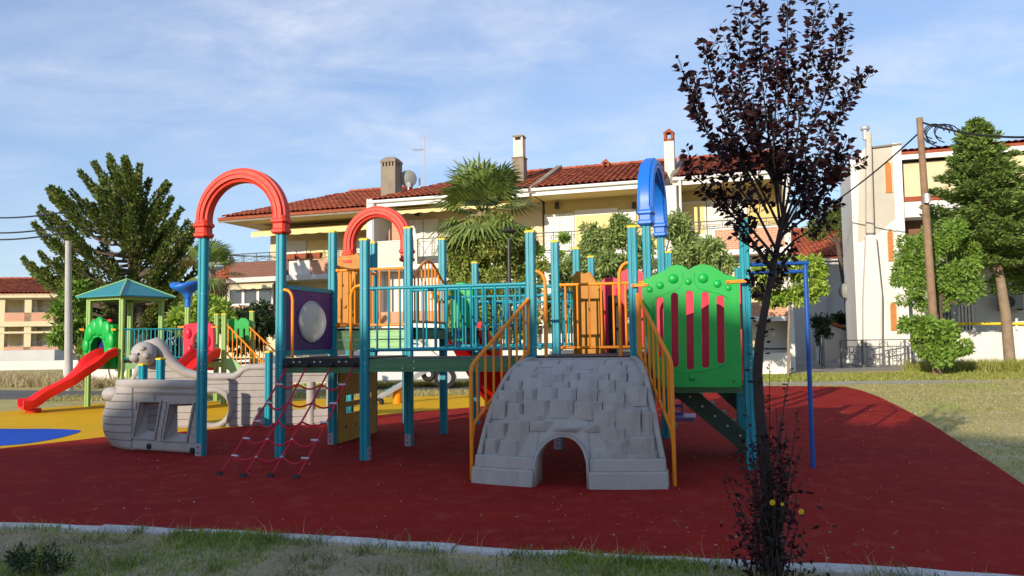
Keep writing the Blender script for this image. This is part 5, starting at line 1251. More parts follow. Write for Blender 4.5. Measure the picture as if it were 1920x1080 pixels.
MB().box(-.45, .45, 0, .33, -.3, .32).build('case', M['dish'], ac, bevel=.02); MB().tube([(-.1, -.012, 0), (-.1, .004, 0)], .25, 20).build('fan_grille', M['iron'], ac); MB().tube([(-.1, -.03, 0), (-.1, -.013, 0)], .07, 10).build('fan_hub', M['dish'], ac)
k = MB(); k.box(-.4, -.34, -.1, .46, -.36, -.3); k.box(.34, .4, -.1, .46, -.36, -.3); k.build('brackets', M['iron'], ac)

# --- white house and tiled roof seen between the houses
WFo = at(1480, 640, 44); WF = Frame((WFo.x, WFo.y), -10); hW = empty('white_house', (WFo.x, WFo.y, 0), -10); tag(hW, 'plain white house with low red roof between the tower and the terraced row', 'house')
wx1 = WF.hit(1640, 500)[0]; wz = WF.hit(1550, 482)[1]
MB().box(0, wx1, 0, 7, 0, wz - .1).build('wall', M['white_wall'], hW); tiles(hW, -.2, wx1 + .4, -.4, wz, 5.0, WF.hit(1550, 430, 5.0)[1], name='roof_tiles')
MB().box(-.1, wx1, -.3, 0, wz - .22, wz - .12).build('eave_board', M['white_paint'], hW)
for px in (1552,): a = WF.hit(px, 500, -.05)[0]; MB().tube([(a, -.07, .2), (a, -.07, wz - .25)], .05, 8).build('downpipe', M['metal'], hW)
# shed with lean-to roof, steps
SHo = at(1545, 655, 38); shed = empty('garden_shed', (SHo.x, SHo.y, 0), -12); tag(shed, 'small grey-white garden shed with a sloping tiled roof in the yard', 'shed')
SH = Frame((SHo.x, SHo.y), -12); sx1 = SH.hit(1592, 640)[0]; zl, zr = SH.hit(1547, 604)[1], SH.hit(1590, 622)[1]
MB().slab([(0, 0), (sx1, 0), (sx1, zr), (0, zl)], 0, 2.2, xy).build('wall', M['grey_wall'], shed)
MB().slab([(-.1, zl + .02), (sx1 + .35, zr - .03), (sx1 + .35, zr + .1), (-.1, zl + .15)], -.2, 2.3, xy).build('roof', M['tile_flat'], shed)
MB().box(sx1 + .2, sx1 + 1.6, .3, 2.2, 0, zr - .1).build('side_wall', M['grey_wall'], shed)
for i in range(3): MB().box(.5 + i * .4, 2.2, -.9 + i * .3, -.6 + i * .3 + .3, 0 + .001 * i, .17 * (i + 1)).build('step', M['white_wall'], shed)
d2 = empty('satellite_dish', tuple(at(1591, 600, 36.5))); d2.rotation_euler = (0, 0, rad(-30)); tag(d2, 'pale satellite dish on a thin pole above the garden shed', 'satellite dish')
dz = at(1591, 545, 36.5).z - d2.location.z
rg_ = []
for r_ in (.02, .2, .33, .42): rg_.append([(r_ * math.cos(2 * math.pi * k / 20), .12 - .8 * (.18 - r_ * r_), dz + r_ * math.sin(2 * math.pi * k / 20)) for k in range(20)])
MB().loft(rg_, True, True).build('reflector', M['dish'], d2, smooth=True); MB().tube([(0, .05, -d2.location.z), (0, .05, dz)], .04, 8).build('pole', M['metal'], d2)

M['gate'] = mat('grey_gate_iron', (0.20, 0.20, 0.20), 0.5, 0.2, 5, metal=0.2)
# --- yard gate with crossed iron bars, gate leaf
gA, gB = ground(1578, 690), ground(1738, 687); gt = empty('iron_gate', tuple(gA), math.degrees(math.atan2(gB.y - gA.y, gB.x - gA.x)))
tag(gt, 'long grey iron gate with crossed bars closing the yard', 'gate'); gl = (gB - gA).length; gh = 1.12
k = MB()
for z in (.08, .85, gh): k.box(0, gl, -.02, .02, z - .02, z + .02)
k.build('gate_rail', M['gate'], gt)
nb = 4
for i in range(nb + 1): x = gl * i / nb; MB().box(x - .03, x + .03, -.03, .03, 0, gh).build('gate_post', M['gate'], gt)
for i in range(nb):
    a, b = gl * i / nb, gl * (i + 1) / nb; k = MB(); k.bar((a, 0, .08), (b, 0, gh - .02), .016, .022); k.bar((a, 0, gh - .02), (b, 0, .08), .016, .022)
    for f in (.2, .4, .6, .8): x = a + (b - a) * f; k.box(x - .01, x + .01, -.01, .01, .1 if f in (.2, .8) else .3, gh - .05 if f in (.2, .8) else .85)
    m_ = (a + b) / 2; k.box(m_ - .25, m_ + .25, -.011, .011, .34, .36); k.box(m_ - .25, m_ + .25, -.011, .011, .62, .64); k.build('gate_panel', M['gate'], gt)
g2 = ground(1546, 691); gl2 = empty('gate_leaf', tuple(g2), 72); tag(gl2, 'narrow iron gate leaf standing open at the yard entrance', 'gate')
k = MB(); k.box(0, .05, -.03, .03, 0, 1.35); k.box(1.3, 1.35, -.03, .03, 0, 1.35); k.box(.05, 1.3, -.02, .02, 1.28, 1.34); k.box(.05, 1.3, -.02, .02, .1, .15); k.build('gate_frame', M['gate'], gl2)
k = MB(); k.bar((.05, 0, .15), (1.3, 0, 1.28), .02, .03); k.bar((.05, 0, 1.28), (1.3, 0, .15), .02, .03)
for x in (.25, .45, .65, .85, 1.05): k.box(x - .01, x + .01, -.01, .01, .15, 1.28)
k.build('gate_bars', M['gate'], gl2)
# white garden walls
def wall_run(name, label, pts, z0s, th, m, cap=None):
    o = empty(name, (0, 0, 0)); tag(o, label, 'wall')
    for (p, r_), (h0, h1) in zip(zip(pts[:-1], pts[1:]), zip(z0s[:-1], z0s[1:])):
        p, r_ = Vector((*p, 0)), Vector((*r_, 0)); d = (r_ - p).normalized(); n = Vector((-d.y, d.x, 0)) * th
        MB().add([p, r_, r_ + n, p + n, p + Vector((0, 0, h0)), r_ + Vector((0, 0, h1)), r_ + n + Vector((0, 0, h1)), p + n + Vector((0, 0, h0))], [(0, 3, 2, 1), (4, 5, 6, 7), (0, 1, 5, 4), (1, 2, 6, 5), (2, 3, 7, 6), (3, 0, 4, 7)]).build('wall_section', M[m], o)
    return o
def g2d(x, Y): p = at(x, 640, Y); return (p.x, p.y)
rwall = wall_run('garden_wall', 'white garden wall with a yellow pipe rail, behind the roadside weeds', [g2d(1742, 29.2), g2d(1790, 29.0), g2d(1880, 28.2), g2d(1905, 28.0), g2d(2050, 26.8)], [1.75, 1.42, 1.36, 1.75, 1.8], .2, 'white_wall')
pa, pb = at(1772, 607, 28.9), at(2000, 607, 27.2); MB().tube([pa, pb], .055, 10).build('pipe_rail', M['yellow_cap'], rwall, smooth=40)
MB().tube([at(1906, 618, 27.9), at(1906, 597, 27.9)], .04, 8).build('pipe_post', M['white_paint'], rwall)
MB().tube([Vector((*g2d(1741, 29.0), 0)), Vector((*g2d(1741, 29.0), 1.1))], .1, 8).build('wall_post', M['iron'], rwall)
lw = wall_run('low_wall', 'long low white wall behind the play house and the street', [g2d(120, 27.0), g2d(360, 25.2), g2d(620, 24.6), g2d(700, 24.5)], [.85, .85, .9, .9], .2, 'white_wall')
cw = wall_run('yard_wall', 'low white yard wall below the terraced row, seen under the bridge', [g2d(760, 28.5), g2d(1000, 28.0), g2d(1240, 27.2), g2d(1300, 27.0)], [.95, .95, .95, .95], .2, 'white_wall')
# --- parked car glimpsed under the bridge
CPW = mat('car_white', (0.62, 0.62, 0.60), 0.25, 0.05, 2)
car = empty('parked_car', (*g2d(752, 22.6), 0), 186); tag(car, 'white parked car on the street, glimpsed under the bridge deck', 'car')
side = [(-2.0, .25), (-2.05, .62), (-1.95, .82), (-1.1, .92), (-.55, 1.36), (.75, 1.42), (1.35, 1.02), (1.95, .95), (2.05, .6), (2.0, .25)]
rings = [[(x * (1 if abs(y) < .7 else .985), y * (1 if z < .95 else .86), z) for x, z in side] for y in (-.82, -.70, .70, .82)]
MB().loft(rings).build('body', CPW, car, smooth=30, bevel=.03)
for s in (-1, 1):
    MB().slab([(-.98, .95), (-.50, 1.30), (.05, 1.33), (.05, .95)], s * .725, s * .735, xy).build('side_window', M['glass'], car); MB().slab([(.12, .95), (.12, 1.33), (.68, 1.34), (1.12, 1.0)], s * .725, s * .735, xy).build('side_window', M['glass'], car)
    for x in (-1.25, 1.3):
        wh = MB().tube([(x, s * .86, .31), (x, s * .66, .31)], .31, 20).build('wheel', M['black'], car, smooth=40); MB().tube([(x, s * .875, .31), (x, s * .86, .31)], .19, 14).build('rim', M['metal'], wh)
MB().add([(-1.06, -.62, .955), (-1.06, .62, .955), (-.60, .58, 1.345), (-.60, -.58, 1.345)], [(0, 1, 2, 3)]).build('windscreen', M['glass'], car)
MB().add([(1.33, -.58, 1.045), (1.33, .58, 1.045), (.80, .55, 1.40), (.80, -.55, 1.40)], [(0, 1, 2, 3)]).build('rear_window', M['glass'], car)
for s in (-1, 1): MB().ball((-2.0, s * .55, .68), .06, .16, .07, 10, 6).build('headlight', M['metal'], car, smooth=True)

# --- far left houses
LFo = at(-60, 640, 47); LF = Frame((LFo.x, LFo.y), 8)
hL = empty('balcony_house', (LFo.x, LFo.y, 0), 8); tag(hL, 'far cream house with brick balconies and red roof, left of the cypress', 'house')
def Lh(px, py, y=0.0): return LF.hit(px, py, y)
lx1 = Lh(135, 600)[0]; le = Lh(50, 551)[1]
MB().box(0, lx1, 1.8, 9, 0, le).build('wall', M['cream'], hL); tiles(hL, -.4, lx1 + .4, -.3, le, 4.0, Lh(60, 524, 4.0)[1], hipr=2.5)
MB().box(-.3, lx1 + .3, -.3, 1.8, le - .25, le - .02).build('eave_slab', M['cream'], hL)
for yt, yb in ((586, 603), (650, 667)):
    zt_, zb_ = Lh(50, yt)[1], Lh(50, yb)[1]
    MB().box(Lh(8, 600)[0], lx1, 0, .15, zb_, zt_).build('balcony_parapet', M['brick'], hL); MB().box(-.2, lx1, -.1, 1.8, zb_ - .3, zb_).build('balcony_slab', M['cream'], hL)
    iron_rail(hL, 0, lx1, .07, zt_, zt_ + .28)
    MB().box(0, lx1, -.05, 1.0, zt_ + .82, zt_ + .94).build('awning_box', M['cream'], hL)
    for x0_, x1_ in ((15, 45), (56, 78), (82, 105)): MB().box(Lh(x0_, 600)[0], Lh(x1_, 600)[0], 1.72, 1.79, zb_, zt_ + 1.2).build('shutter', M['shutter'], hL)
for px in (2, 52): a = Lh(px, 600)[0]; MB().box(a - .2, a + .2, 0, .4, 0, le - .3).build('pier', M['cream'], hL)
MB().box(Lh(45, 600)[0], lx1 + .5, -3.5, -1.0, .2, 1.1).build('porch_roof', M['grey_wall'], hL)
MB().box(0, lx1 + 4, -4.5, -4.3, 0, .5).build('front_wall', M['white_wall'], hL)
# --- unseen block added behind the camera, shaped to shade the near playground
hN = empty('shadow_caster', (0, 0, 0)); tag(hN, 'unseen block added behind the viewer to cast the long foreground shadow', 'shadow caster')
NP = [(-29.5, -24.2), (-23.7, -21.5), (-17.9, -21.7), (-15.6, -25.3), (-18.7, -33), (-30.5, -33)]
SH_H = 13.0
MB().slab([(x, y) for x, y in NP], 0, SH_H - .15, lambda a, b, c: (a, b, c)).build('wall', M['white_wall'], hN)
MB().slab([(x * 1.0 + (.15 if x > -19 else 0), y + .05) for x, y in NP], SH_H - .15, SH_H, lambda a, b, c: (a, b, c)).build('roof', M['tile_flat'], hN)

# --- poles, wires, lamps
M['wood_pole'] = mat('timber_pole', (0.30, 0.19, 0.115), 0.85, 0.4, 3, dirt=((0.14, 0.09, 0.06), 6, 0.6, (1, 1, 0.1)), bump=0.5, bscale=25, dist=0.02)
M['conc_pole'] = mat('concrete_pole', (0.46, 0.44, 0.40), 0.85, 0.2, 2, dirt=((0.25, 0.24, 0.22), 2, 0.4))
wp = empty('utility_pole', (*at(1754, 640, 25.2)[:2], 0)); w0 = wp.location
tag(wp, 'leaning brown timber utility pole between the leafy tree and the tower', 'utility pole'); wtop = at(1724, 221, w0.y) - w0
MB().tube([Vector((0, 0, -.1)), wtop * .5, wtop], [.135, .12, .10], 14).build('shaft', M['wood_pole'], wp, smooth=40)
pc = at(1738, 372, w0.y - .2) - w0; MB().tube([pc + Vector((0, 0, -.15)), pc + Vector((0, 0, .15))], .10, 10).build('insulator_box', M['metal'], wp)
cpole = empty('concrete_pole', (*at(131, 640, 23.6)[:2], 0)); cpo = cpole.location; tag(cpole, 'pale concrete street pole in front of the cypress', 'utility pole')
ct = at(128, 452, cpo.y) - cpo; MB().tube([Vector((0, 0, 0)), ct], [.13, .085], 12).build('shaft', M['conc_pole'], cpole, smooth=40)
def wire(name, label, a, b, sag, r):
    a, b = Vector(a), Vector(b); o = MB().tube([a.lerp(b, i / 16) - Vector((0, 0, sag * 4 * (i / 16) * (1 - i / 16))) for i in range(17)], r, 6).build(name, M['black'], None, smooth=True)
    return tag(o, label, 'cable')
wire('overhead_cable', 'black cable running from the timber pole top to the right edge', at(1727, 229, w0.y), at(2000, 252, w0.y - 4), .25, .035)
wire('overhead_cable', 'black cable slanting down from the timber pole to the left, behind the purple tree', at(1722, 250, w0.y), at(1440, 440, 40), .5, .03)
cl = MB()
base_ = at(1742, 240, w0.y)
for k in range(5):
    c_ = at(1752 + 6 * k, 246 + (k % 3) * 4, w0.y + .1 * k); r_ = .25 + .06 * (k % 3)
    cl.tube([c_ + Vector((r_ * math.cos(2 * math.pi * i / 14) * 1.3, .05 * i / 14, r_ * math.sin(2 * math.pi * i / 14))) for i in range(11)], .02, 5)
cl.tube([at(1733, 258, w0.y), at(1738, 266, w0.y), at(1748, 270, w0.y), at(1756, 267, w0.y)], .025, 6)
tag(cl.build('cable_coil', M['black'], None, smooth=True), 'tangle of looped cable hanging beside the timber pole top', 'cable')
for i, (y0, y1, lab) in enumerate(((402, 396, 'topmost of three thin wires left of the cypress'), (431, 423, 'middle of three thin wires left of the cypress'), (444, 435, 'lowest of three thin wires left of the cypress'))):
    wire('overhead_cable', lab, at(-60, y0 + 2, 32), at(128, y1, cpo.y + .5), .15, .028)
lp = empty('street_lamp', tuple(at(956, 600, 20.5) * Vector((1, 1, 0)))); l0 = lp.location; tag(lp, 'thin black street lamp with a flat disc head in front of the ivy', 'street lamp')
lt = at(956, 447, 20.5).z; MB().tube([(0, 0, 0), (0, 0, lt - .1), (.02, 0, lt)], [.05, .04, .03], 8).build('pole', M['iron'], lp, smooth=40)
hz0 = at(956, 433, 20.5).z
rg_ = [[(r_ * math.cos(2 * math.pi * k / 20), r_ * math.sin(2 * math.pi * k / 20), z) for k in range(20)] for r_, z in ((.03, hz0 - .05), (.2, hz0 - .03), (.22, hz0), (.1, hz0 + .06), (.03, hz0 + .08))]
MB().loft(rg_).build('lamp_head', M['iron'], lp, smooth=40); MB().tube([(.03, 0, lt - .05), (.13, 0, lt + .08), (.13, 0, hz0)], .02, 6).build('lamp_arm', M['iron'], lp)
gl_ = empty('globe_lamp', tuple(at(1741, 620, 28.7) * Vector((1, 1, 0)))); tag(gl_, 'white globe garden lamp on the wall beside the timber pole', 'lamp')
gz = at(1741, 583, 28.7); gr = gz - gl_.location; MB().ball(gr, .16, .16, .16, 14, 10).build('globe', M['white_paint'], gl_, smooth=True); MB().tube([(0, 0, 1.0), (gr.x, gr.y, gr.z - .13)], .04, 8).build('stem', M['iron'], gl_)

for i, (px, lab) in enumerate(((545, 'left terracotta flower box on the terrace rail behind the arch'), (568, 'middle terracotta flower box on the terrace rail behind the arch'), (592, 'right terracotta flower box on the terrace rail behind the arch'))):
    a_, z_ = BF.hit(px, 490, -.12); fb_ = empty('flower_box', tuple(bw(a_, -.14, 5.12)), -18); tag(fb_, lab, 'flower box', 'flower boxes on the terrace rail')
    MB().add([(-.26, -.08, 0), (.26, -.08, 0), (.26, .08, 0), (-.26, .08, 0), (-.3, -.11, .2), (.3, -.11, .2), (.3, .11, .2), (-.3, .11, .2)], [(0, 3, 2, 1), (4, 5, 6, 7), (0, 1, 5, 4), (1, 2, 6, 5), (2, 3, 7, 6), (3, 0, 4, 7)]).build('box', M['tile_flat'], fb_)
    MB().add([(-.31, -.12, .2), (.31, -.12, .2), (.31, .12, .2), (-.31, .12, .2), (-.31, -.12, .24), (.31, -.12, .24), (.31, .12, .24), (-.31, .12, .24)], [(0, 3, 2, 1), (4, 5, 6, 7), (0, 1, 5, 4), (1, 2, 6, 5), (2, 3, 7, 6), (3, 0, 4, 7)]).build('rim', M['tile_flat'], fb_)

# ================================================================== vegetation
M['bark'] = mat('bark', (0.13, 0.095, 0.07), 0.95, 0.4, 4, bump=0.7, bscale=18, dist=0.03)
M['bark_dark'] = mat('dark_bark', (0.045, 0.032, 0.030), 0.85, 0.4, 9, bump=0.6, bscale=50, dist=0.01)
M['bark_tan'] = mat('tan_bark', (0.30, 0.22, 0.15), 0.95, 0.4, 4, bump=0.7, bscale=18, dist=0.03)
M['lf_cypress'] = leaf_mat('cypress_foliage', (0.058, 0.098, 0.021), (0.169, 0.215, 0.044), 0.2, 0.7, (0.260, 0.221, 0.058), 0.2)
M['lf_spruce'] = leaf_mat('spruce_foliage', (0.091, 0.169, 0.036), (0.247, 0.338, 0.078), 0.25, 0.7, None, 0.2)
M['lf_green'] = leaf_mat('green_leaf', (0.114, 0.227, 0.033), (0.273, 0.410, 0.068), 0.35, 0.45)
M['lf_bright'] = leaf_mat('bright_leaf', (0.170, 0.307, 0.036), (0.387, 0.512, 0.079), 0.35, 0.45, (0.546, 0.569, 0.137))
M['lf_ivy'] = leaf_mat('ivy_leaf', (0.125, 0.194, 0.036), (0.330, 0.387, 0.082), 0.35, 0.5, (0.600, 0.455, 0.182))
M['lf_olean'] = leaf_mat('oleander_leaf', (0.114, 0.194, 0.046), (0.342, 0.433, 0.137), 0.3, 0.45, (0.501, 0.546, 0.227))
M['lf_palm'] = leaf_mat('palm_leaf', (0.103, 0.170, 0.042), (0.273, 0.342, 0.091), 0.25, 0.5)
M['lf_plum'] = leaf_mat('purple_leaf', (0.014, 0.005, 0.007), (0.036, 0.010, 0.014), 0.22, 0.5, (0.085, 0.016, 0.026), 0.3)
M['lf_dark'] = leaf_mat('dark_leaf', (0.018, 0.042, 0.015), (0.053, 0.090, 0.027), 0.3, 0.5)
M['lf_dry'] = leaf_mat('dry_leaf', (0.228, 0.149, 0.070), (0.455, 0.315, 0.158), 0.3, 0.8)
M['gr_dry'] = leaf_mat('dry_grass', (0.38, 0.31, 0.16), (0.58, 0.48, 0.29), 0.3, 0.8, None, 0.1)
M['gr_mix'] = leaf_mat('lawn_grass', (0.25, 0.24, 0.075), (0.48, 0.41, 0.18), 0.3, 0.8, (0.60, 0.50, 0.27), 0.1)
M['gr_green'] = leaf_mat('green_grass', (0.137, 0.216, 0.042), (0.330, 0.410, 0.079), 0.3, 0.7, (0.546, 0.501, 0.182), 0.1)
M['gr_weed'] = leaf_mat('weed_grass', (0.18, 0.23, 0.045), (0.42, 0.42, 0.11), 0.35, 0.7, (0.55, 0.47, 0.15), 0.1)
M['gr_dark'] = leaf_mat('dark_grass', (0.090, 0.130, 0.030), (0.230, 0.260, 0.075), 0.3, 0.7, (0.48, 0.40, 0.20), 0.1)
M['petal'] = mat('yellow_petal', (0.80, 0.62, 0.02), 0.6, 0.1, 20)

def leaves(name, P, D, size, m, parent, width=0.42, rng=RNG, fold=0.25, quad=True):
    """one folded leaf at each point P pointing along D; size array or scalar"""
    n = len(P)
    if n == 0: return None
    size = np.broadcast_to(np.asarray(size, float), (n,))[:, None]
    D = D / np.maximum(np.linalg.norm(D, axis=1, keepdims=True), 1e-6)
    r_ = rng.normal(size=(n, 3)); S = np.cross(D, r_); S /= np.maximum(np.linalg.norm(S, axis=1, keepdims=True), 1e-6); N = np.cross(S, D)
    base = P; tip = P + D * size; mid = P + D * size * 0.48 + N * size * fold * 0.3
    l = mid + S * size * width * .5 - N * size * fold * .25; r2 = mid - S * size * width * .5 - N * size * fold * .25
    V = np.stack([base, l, tip, r2], 1).reshape(-1, 3)
    i = np.arange(n)[:, None] * 4
    Fc = np.concatenate([i + [0, 1, 2], i + [0, 2, 3]], 1).reshape(-1, 3)
    return obj(name, fast_mesh(name, V, Fc, m, 3), parent)
def unit(n, rng=RNG):
    v = rng.normal(size=(n, 3)); return v / np.linalg.norm(v, axis=1, keepdims=True)
def blob_points(blobs, n, rng=RNG, shell=0.55):
    """points through lumps (cx, cy, cz, rx, ry, rz), denser towards their skins"""
    B = np.array(blobs, float); w = (B[:, 3] * B[:, 4] * B[:, 5]) ** 0.75; w /= w.sum()
    k = rng.choice(len(B), n, p=w); d = unit(n, rng); r_ = (shell + (1 - shell) * rng.random(n) ** 0.6) * (1 + 0.10 * rng.normal(size=n))
    return B[k, :3] + d * r_[:, None] * B[k, 3:], d
def sub_blobs(c, R_, n, rng, r0=0.28, r1=0.42, flat=1.0, bottom=-1):
    out = []
    for _ in range(n):
        d = unit(1, rng)[0]
        if d[2] < bottom: d[2] = abs(d[2]) * .3
        s = rng.uniform(0.45, 0.85); rr = rng.uniform(r0, r1) * min(R_)
        out.append((c[0] + d[0] * R_[0] * s, c[1] + d[1] * R_[1] * s, c[2] + d[2] * R_[2] * s, rr, rr, rr * flat))
    return out
def leafy(parent, c, R_, nb, nl, size, m, rng, droop=0.3, width=0.42, r0=.28, r1=.42, name='crown'):
    bl = sub_blobs(c, R_, nb, rng, r0, r1, .85) ; P, d = blob_points(bl, nl, rng)
    D = d + rng.normal(size=(nl, 3)) * .7 + np.array([0, 0, -droop])
    return leaves(name, P, D, size * rng.uniform(.6, 1.3, nl), m, parent, width, rng)
def limbs(parent, base, c, R_, n, r0, rng, m, fork=.35, name='limbs'):
    mb = MB()
    base = Vector(base)
    for _ in range(n):
        d = unit(1, rng)[0]; d[2] = abs(d[2]) * .8; e = Vector((c[0] + d[0] * R_[0] * .75, c[1] + d[1] * R_[1] * .75, c[2] + d[2] * R_[2] * .75)); s = base
        mid = s.lerp(e, .5) + Vector(rng.normal(size=3) * .1 * min(R_)); mb.tube([s, mid, e], [r0, r0 * .55, r0 * .15], 6)
    return mb.build(name, m, parent, smooth=50)

# ---- big cypress on the left
def plume_tree(label, px, Y, base_y, tips, seed):
    rng = np.random.default_rng(seed); g0 = at(px, 640, Y); root = empty('cypress_tree', (g0.x, g0.y, 0)); tag(root, label, 'tree')
    return root, rng
CY = 27.0
c0 = at(270, 640, CY); cy = empty('cypress_tree', (c0.x, c0.y, 0)); tag(cy, 'large spreading cypress with feathery plumes, behind the play house', 'tree')
rng = np.random.default_rng(3)
tk = [Vector((0.2, 0, 0)), Vector((.0, 0, 1.2)), at(262, 570, CY) - c0 + Vector((0, 0, c0.z)), at(245, 480, CY) - Vector((c0.x, c0.y, 0)), at(236, 400, CY) - Vector((c0.x, c0.y, 0))]
tk[2] = at(262, 570, CY) - Vector((c0.x, c0.y, 0))
MB().tube(tk, [.32, .26, .22, .14, .06], 10).build('trunk', M['bark'], cy, smooth=50)
# plume tips traced around the crown, filled inward
tips_px = [(150, 325), (205, 310), (232, 302), (262, 312), (176, 350), (312, 345), (90, 358), (134, 362), (98, 405), (76, 392), (110, 380), (340, 395), (322, 375), (352, 420), (365, 440), (100, 455), (75, 478), (60, 500), (85, 510), (370, 470), (375, 500), (360, 520), (220, 330), (245, 345), (195, 345), (280, 340), (160, 380), (300, 380), (120, 420), (330, 430), (110, 490), (345, 470), (180, 400), (250, 390), (210, 370), (285, 410), (140, 450), (310, 460), (230, 430), (190, 450), (265, 460), (150, 500), (300, 510), (210, 500), (255, 520), (120, 530), (330, 520), (180, 540), (350, 550), (285, 555), (225, 560)]
Pl, Dl, Sl = [], [], []
br = MB(); O = Vector((c0.x, c0.y, 0))
for rep in range(2):
    for (tx_, ty_) in tips_px:
        jx, jy = (0, 0) if rep == 0 else (rng.normal() * 14, rng.normal() * 14)
        xx, yy = tx_ + jx, ty_ + jy
        edge = min(1.0, math.hypot((xx - 232) / 165, (yy - 440) / 135)); dep = (rng.uniform(-1, 1) * 2.4 * math.sqrt(max(0.05, 1 - edge ** 2)))
        tip = at(xx, yy, CY + dep) - O
        ax_ = Vector((tip.x * .75, tip.y * .75, 2.2)); rr_ = math.hypot(tip.x - tk[3].x, tip.y); hub = Vector((tk[3].x * .8, tk[3].y * .8, max(1.5, tip.z - .7 - .30 * rr_)))
        d = (tip - hub).normalized(); up_ = Vector((0, 0, 1)); d2 = (d * 1.0 + up_ * .42).normalized(); Lp = rng.uniform(1.2, 2.2)
        st_ = tip - d2 * Lp
        if rep < 2: br.tube([hub, hub.lerp(st_, .6) - Vector((0, 0, .15)), st_, tip - d2 * .3], [.07, .045, .03, .012], 5)
        n = 620; t = rng.random(n) ** .85; rad_ = .215 * (1 - t * .85) * (.35 + .65 * rng.random(n) ** .5); a = rng.random(n) * 2 * np.pi
        e1 = np.array(d2.orthogonal().normalized()); e2 = np.cross(np.array(d2), e1); curve = np.array([0, 0, 1.]) * (t[:, None] - .5) ** 2 * .3
        P_ = np.array(st_) + np.array(d2) * Lp * t[:, None] + (e1 * np.cos(a)[:, None] + e2 * np.sin(a)[:, None]) * rad_[:, None] + curve
        D_ = np.array(d2) * 1.0 + (e1 * np.cos(a)[:, None] + e2 * np.sin(a)[:, None]) * .8 + rng.normal(size=(n, 3)) * .35
        Pl.append(P_); Dl.append(D_); Sl.append(rng.uniform(.07, .165, n))
br.build('branches', M['bark'], cy)
leaves('crown', np.concatenate(Pl), np.concatenate(Dl), np.concatenate(Sl), M['lf_cypress'], cy, .5, rng)

# ---- fan palms
def palm(label, px, Y, crown_y, nf, R_, seed, trunk_r=.2, skirt=True, dead=0, hang=.0):
    rng = np.random.default_rng(seed); g0 = at(px, 640, Y); root = empty('fan_palm', (g0.x, g0.y, 0)); tag(root, label, 'palm')
    h = at(px, crown_y, Y).z; MB().tube([(0, 0, 0), (.05, 0, h * .5), (0, 0, h)], [trunk_r * 1.2, trunk_r, trunk_r * .9], 10).build('trunk', M['bark_tan'], root, smooth=50)
    for i in range(nf):
        az = 2 * math.pi * (i * .618) + rng.normal() * .2; el = rng.uniform(-.9 - hang, 1.3); f = Vector((math.cos(az) * math.cos(el), math.sin(az) * math.cos(el), math.sin(el)))
        pl = R_ * rng.uniform(.35, .55); hub = Vector((0, 0, h)) + f * pl + Vector((0, 0, -.12 * pl)); mb = MB(); mb.tube([Vector((0, 0, h - .1)), Vector((0, 0, h)) + f * pl * .5 + Vector((0, 0, .03)), hub], [.022, .016, .012], 4)
        side = f.cross(Vector((0, 0, 1))).normalized(); nrm = side.cross(f).normalized()
        nb_ = 22; V = []; Fc = []
        for k in range(nb_):
            a = (k / (nb_ - 1) - .5) * 3.6; d = (f * math.cos(a) + side * math.sin(a) + nrm * .12).normalized(); L = R_ * .62 * (1 - .28 * abs(a) / 1.8) * rng.uniform(.9, 1.08)
            w = d.cross(nrm).normalized() * R_ * .022
            p1 = hub + d * L * .55; p2 = hub + d * L + Vector((0, 0, -L * (.22 + .12 * rng.random())))
            b = len(V); V += [hub, p1 + w, p1 - w, p2]; Fc += [(b, b + 1, b + 2), (b + 1, b + 3, b + 2)]
        mb.add(V, Fc); mb.build('frond', M['lf_palm'] if i >= dead else M['lf_dry'], root)
    return root
palm('fan palm with green fronds rising above the ivy-covered trunk', 908, 22.6, 398, 46, 1.95, 5, hang=-.2)
palm('dark fan palm behind the left post of the red arch', 392, 25.5, 505, 24, 1.25, 9, dead=6, hang=.3)
# ---- ivy column hanging on the palm
iv = empty('ivy_bush', tuple(at(925, 640, 22.0) * Vector((1, 1, 0)))); io = iv.location; tag(iv, 'tall mass of ivy and climbers below the palm crown', 'bush')
rng = np.random.default_rng(17); bl = []
for x, y, rx, ry in ((925, 432, 44, 30), (968, 428, 44, 36), (875, 470, 42, 40), (930, 480, 62, 42), (975, 480, 34, 42), (880, 520, 45, 40), (940, 535, 65, 42), (1000, 530, 30, 46), (900, 580, 60, 45), (965, 590, 60, 45), (1012, 500, 16, 24), (850, 500, 24, 30), (842, 560, 26, 36)):
    p = at(x, y, 22.0 + rng.uniform(-.5, .5)) - io; bl += sub_blobs((p.x, p.y, p.z), (rx * .0158, rx * .0158, ry * .0158), 7, rng, .35, .6)
P_, d_ = blob_points(bl, 24000, rng, .5); leaves('foliage', P_, d_ + rng.normal(size=P_.shape) * .7 + np.array([0, 0, -.5]), rng.uniform(.08, .16, len(P_)), M['lf_ivy'], iv, .5, rng)
MB().tube([(0, .3, 0), (.1, .3, 1.5), (0, .3, 3)], [.16, .13, .08], 8).build('stem', M['bark'], iv)
